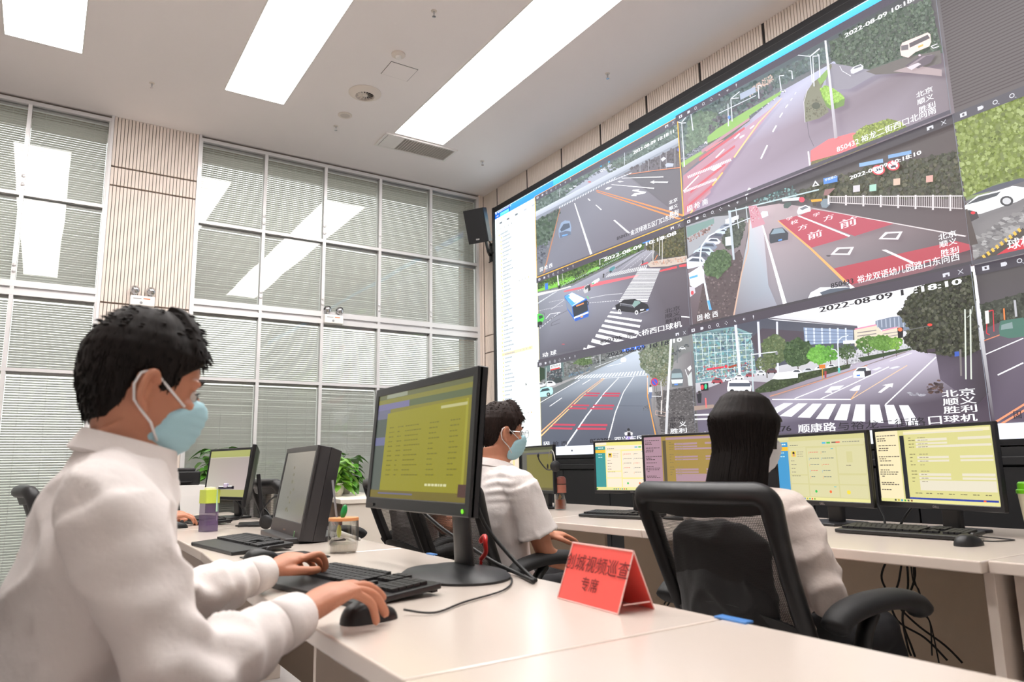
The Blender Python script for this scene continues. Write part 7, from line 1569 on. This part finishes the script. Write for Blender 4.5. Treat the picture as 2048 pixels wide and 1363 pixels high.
        # long straight hair: cap plus curtain with a ragged lower edge
        def lf(th, z):
            a = (th+PI) % (2*PI)-PI
            if z > -.04:
                face = abs(a) < .80 and z < .052
                o_ = -.006 if face else .018
                if not face: o_ += .006*math.exp(-((z-.05)/.04)**2)
                p = hp(a, z, o_+.0012*noise.noise(Vector((a*40, z*4, 3))));
            else:
                q = (z+.04); c, s = math.cos(a), math.sin(a)
                p0 = hp(a, -.04, .018); wid = 1+.10*min(1, -q/.12)
                fx = max(p0.x*wid, -.118) if abs(a) > 1.0 else -.004
                if abs(a) <= 1.0: p = Vector((.0, p0.y*.6*(abs(a)), z))
                else: p = Vector((min(fx, .035)-.01*min(1, -q/.1), p0.y*(wid+.10)*(1-.25*max(0, -q-.14)/.1), z))
                p += Vector((c, s, 0))*.0016*noise.noise(Vector((a*40, z*3, 3)))
            if z > .085: p.z += .010*min(1, (z-.085)/.015)
            return p
        zs = [-.20+.008*i for i in range(36)]; zs = [z for z in zs if z < .085]+[.088+.004*i for i in range(6)]+[.1115, .1135]
        grid(MB(), lf, 110, zs, HM).build('hair', hairm or M_hair, t, smooth=True, off=off)
        st = MB()
        for i in range(560):
            a = rn.choice((-1, 1))*rn.uniform(1.08, PI); side = abs(a) < 1.6
            pts = []; z0 = rn.uniform(-.02, .06); z1 = -.235-rn.uniform(0, .07)*(1 if not side else .35)
            n = 9
            for k in range(n):
                z = z0+(z1-z0)*k/(n-1); p = lf(a+.02*math.sin(k+i), max(z, -.20)); p = Vector(p); out_ = Vector((math.cos(a), math.sin(a), 0)); p += out_*.0012
                if z < -.20: p.z = z; p += -out_*(-.20-z)*.25
                pts.append(HM @ p)
            st.tube(pts, [.0012*scale]+[.0021*scale]*(n-3)+[.0012*scale, .0002], n=4, caps=False)
        for i in range(26):      # parted ends of the hair
            a = 1.5+i*.13-.1; 
            p = lf(a, -.195); out_ = Vector((math.cos(a), math.sin(a), 0)); L = rn.uniform(.04, .085)
            st.tube([HM @ p, HM @ (p-out_*.006+Vector((0, rn.uniform(-.008, .008), -L*.6))), HM @ (p-out_*.016+Vector((0, rn.uniform(-.014, .014), -L)))], [.008*scale, .006*scale, .0005], n=6, ry=[.004, .003, .0005])
        st.build('hair_strands', hairm or M_hair, t, smooth=True, off=off)
    return t
def on_ear(px, py, Y, yaw, pitch, sc, side=-1):
    p = ony(px, py, Y); R = (Rz(yaw) @ Ry(pitch)).to_3x3(); return p-R @ Vector((-.008, side*.078, -.006))*sc
def leg_set(px, py, z0=.50, w=.10, reach=.42, dy=0.):
    d = {}
    for k, s in (('L', 1), ('R', -1)):
        d['hip'+k] = (px+.03, py+s*w, z0); d['kn'+k] = (px+reach, py+s*w*1.3+dy, z0+.01); d['an'+k] = (px+reach-.02, py+s*w*1.2+dy, .085)
    return d
# ---- foreground man at the keyboard and mouse
yw, pt, sc = math.radians(7), math.radians(9), .93
h1 = on_ear(291, 780, 1.215, yw, pt, sc)
J = dict(neck=(.113, 1.285, 1.058), chest=(.082, 1.29, .90), pelvis=(.03, 1.29, .56), shR=(.080, 1.115, .985), shL=(.115, 1.455, .985), elR=(.175, 1.06, .765), wrR=(.378, 1.238, .792), elL=(.24, 1.60, .775), wrL=(.462, 1.775, .795)); J.update(leg_set(.03, 1.29))
person('masked man in a white shirt in the foreground, typing and holding a mouse', (.0, 1.29, 0), J, h1, yw, pt, 0, sc, 'long', vox=.0034, maskm=M_mask, seed=4, shirt_folds=.0105,
       hands=[(((.384, 1.245, .794), (.93, .30, .26), (-.20, 0, 1), -1), dict(per=((.24, .38, .28), (.28, .42, .30), (.50, .55, .3), (.75, .60, .3)), thumb=.2, sc=1.16, splay=.12)),
              (((.470, 1.782, .797), (.90, .30, .26), (-.25, -.1, 1), 1), dict(per=((.15, .95, .6), (.45, .6, .45), (.5, .6, .4), (.55, .6, .4)), thumb=.5, sc=1.0))])
# ---- masked man in short sleeves
yw, pt = math.radians(-14), math.radians(3)
h2 = on_ear(1010, 869, 2.50, yw, pt, .95)
a = h2
J = dict(neck=(a.x-.035, a.y+.0, a.z-.135), chest=(a.x-.045, a.y+.01, a.z-.29), pelvis=(a.x+.02, a.y+.03, .56), shR=(a.x-.03, a.y-.185, a.z-.205), shL=(a.x-.05, a.y+.19, a.z-.205), elR=(a.x+.06, a.y-.22, a.z-.475), wrR=(a.x+.27, a.y-.14, a.z-.545), elL=(a.x+.08, a.y+.25, a.z-.43), wrL=(a.x+.33, a.y+.14, a.z-.44)); J.update(leg_set(a.x+.02, a.y+.03))
person('masked man in glasses and a short sleeved white shirt facing the video wall', (a.x, a.y, 0), J, h2, yw, pt, 0, .95, 'short', vox=.005, hairm=M_hairb, maskm=M_mask, glasses=True, seed=12, fdir=(1, -.08, 0), shirt_folds=.006,
       hands=[((J['wrR'], (1, .3, -.1), (0, 0, 1), -1), {}), ((J['wrL'], (1, -.1, -.1), (0, 0, 1), 1), {})])
# ---- person with long hair
yw, pt = math.radians(-24), math.radians(6)
c = onx(1489, 866, 1.76); h3 = Vector((c.x, c.y, c.z-.012))
a = h3
J = dict(neck=(a.x-.03, a.y, a.z-.145), chest=(a.x-.045, a.y+.005, a.z-.29), pelvis=(a.x+.0, a.y+.0, .55), shR=(a.x-.01, a.y-.150, a.z-.205), shL=(a.x-.04, a.y+.155, a.z-.205), elR=(a.x+.02, a.y-.215, a.z-.425), wrR=(a.x+.22, a.y-.05, a.z-.45), elL=(a.x+.04, a.y+.20, a.z-.43), wrL=(a.x+.26, a.y+.08, a.z-.43)); J.update(leg_set(a.x+.0, a.y, .51, .09))
person('person with long straight black hair in an ivory blouse, seen from behind', (a.x, a.y, 0), J, h3, yw, pt, 0, .95, 'long', fem=True, vox=.005, maskm=M_maskw, ears=False, seed=21, hair='long', shirtm=M_blouse, shirt_folds=.007,
       hands=[((J['wrR'], (1, .3, -.1), (0, 0, 1), -1), dict(sc=.9)), ((J['wrL'], (1, -.2, -.1), (0, 0, 1), 1), dict(sc=.9))])
# ---- person far behind the foreground man: only the typing hands show
a = Vector((.33, 4.28, 1.16))
J = dict(neck=(a.x-.04, a.y, a.z-.135), chest=(a.x-.07, a.y, a.z-.29), pelvis=(a.x-.12, a.y, .55), shR=(a.x-.04, a.y-.17, a.z-.205), shL=(a.x-.04, a.y+.18, a.z-.205), elR=(a.x+.05, a.y-.20, .80), wrR=(.575, 4.13, .795), elL=(a.x+.05, a.y+.22, .80), wrL=(.60, 4.36, .795)); J.update(leg_set(a.x-.12, a.y))
person('person mostly hidden behind the foreground man, bare forearms and typing hands showing', (a.x, a.y, 0), J, a, 0, .15, 0, .93, 'short', vox=.006, maskm=M_mask, seed=31,
       hands=[((J['wrR'], (.95, .15, .1), (-.1, 0, 1), -1), dict(curl=(.45, .5, .35))), ((J['wrL'], (.95, -.1, .1), (-.1, 0, 1), 1), dict(curl=(.45, .5, .35)))])
# ---- person hidden behind the large screen
a = Vector((1.74, 3.62, 1.17))
J = dict(neck=(a.x-.035, a.y, a.z-.135), chest=(a.x-.045, a.y, a.z-.29), pelvis=(a.x+.0, a.y, .55), shR=(a.x-.02, a.y-.17, a.z-.205), shL=(a.x-.04, a.y+.18, a.z-.205), elR=(a.x+.02, a.y-.235, a.z-.45), wrR=(a.x+.26, a.y-.15, a.z-.44), elL=(a.x+.06, a.y+.22, a.z-.45), wrL=(a.x+.30, a.y+.12, a.z-.43)); J.update(leg_set(a.x, a.y))
person('person behind the large screen, only a white short sleeve and elbow showing', (a.x, a.y, 0), J, a, 0, .05, 0, .93, 'short', vox=.007, maskm=M_mask, seed=33,
       hands=[((J['wrR'], (1, .2, -.05), (0, 0, 1), -1), {}), ((J['wrL'], (1, -.1, -.05), (0, 0, 1), 1), {})])
# black cushion in the chair of the long haired person
cu = MB(); cu.tube([(1.612, 1.40, .50), (1.600, 1.40, .60), (1.585, 1.40, .72), (1.570, 1.395, .83), (1.565, 1.395, .87)], [.13, .165, .17, .165, .10], n=24, ry=[.03, .05, .055, .045, .02], up=(1, 0, 0))
o = remesh(cu, 'back_cushion', M_seat, None, .008, 3, None, folds(.008, 9, 5)); tag(o, 'black cushion hung inside the mesh back of the nearest chair', 'cushion')
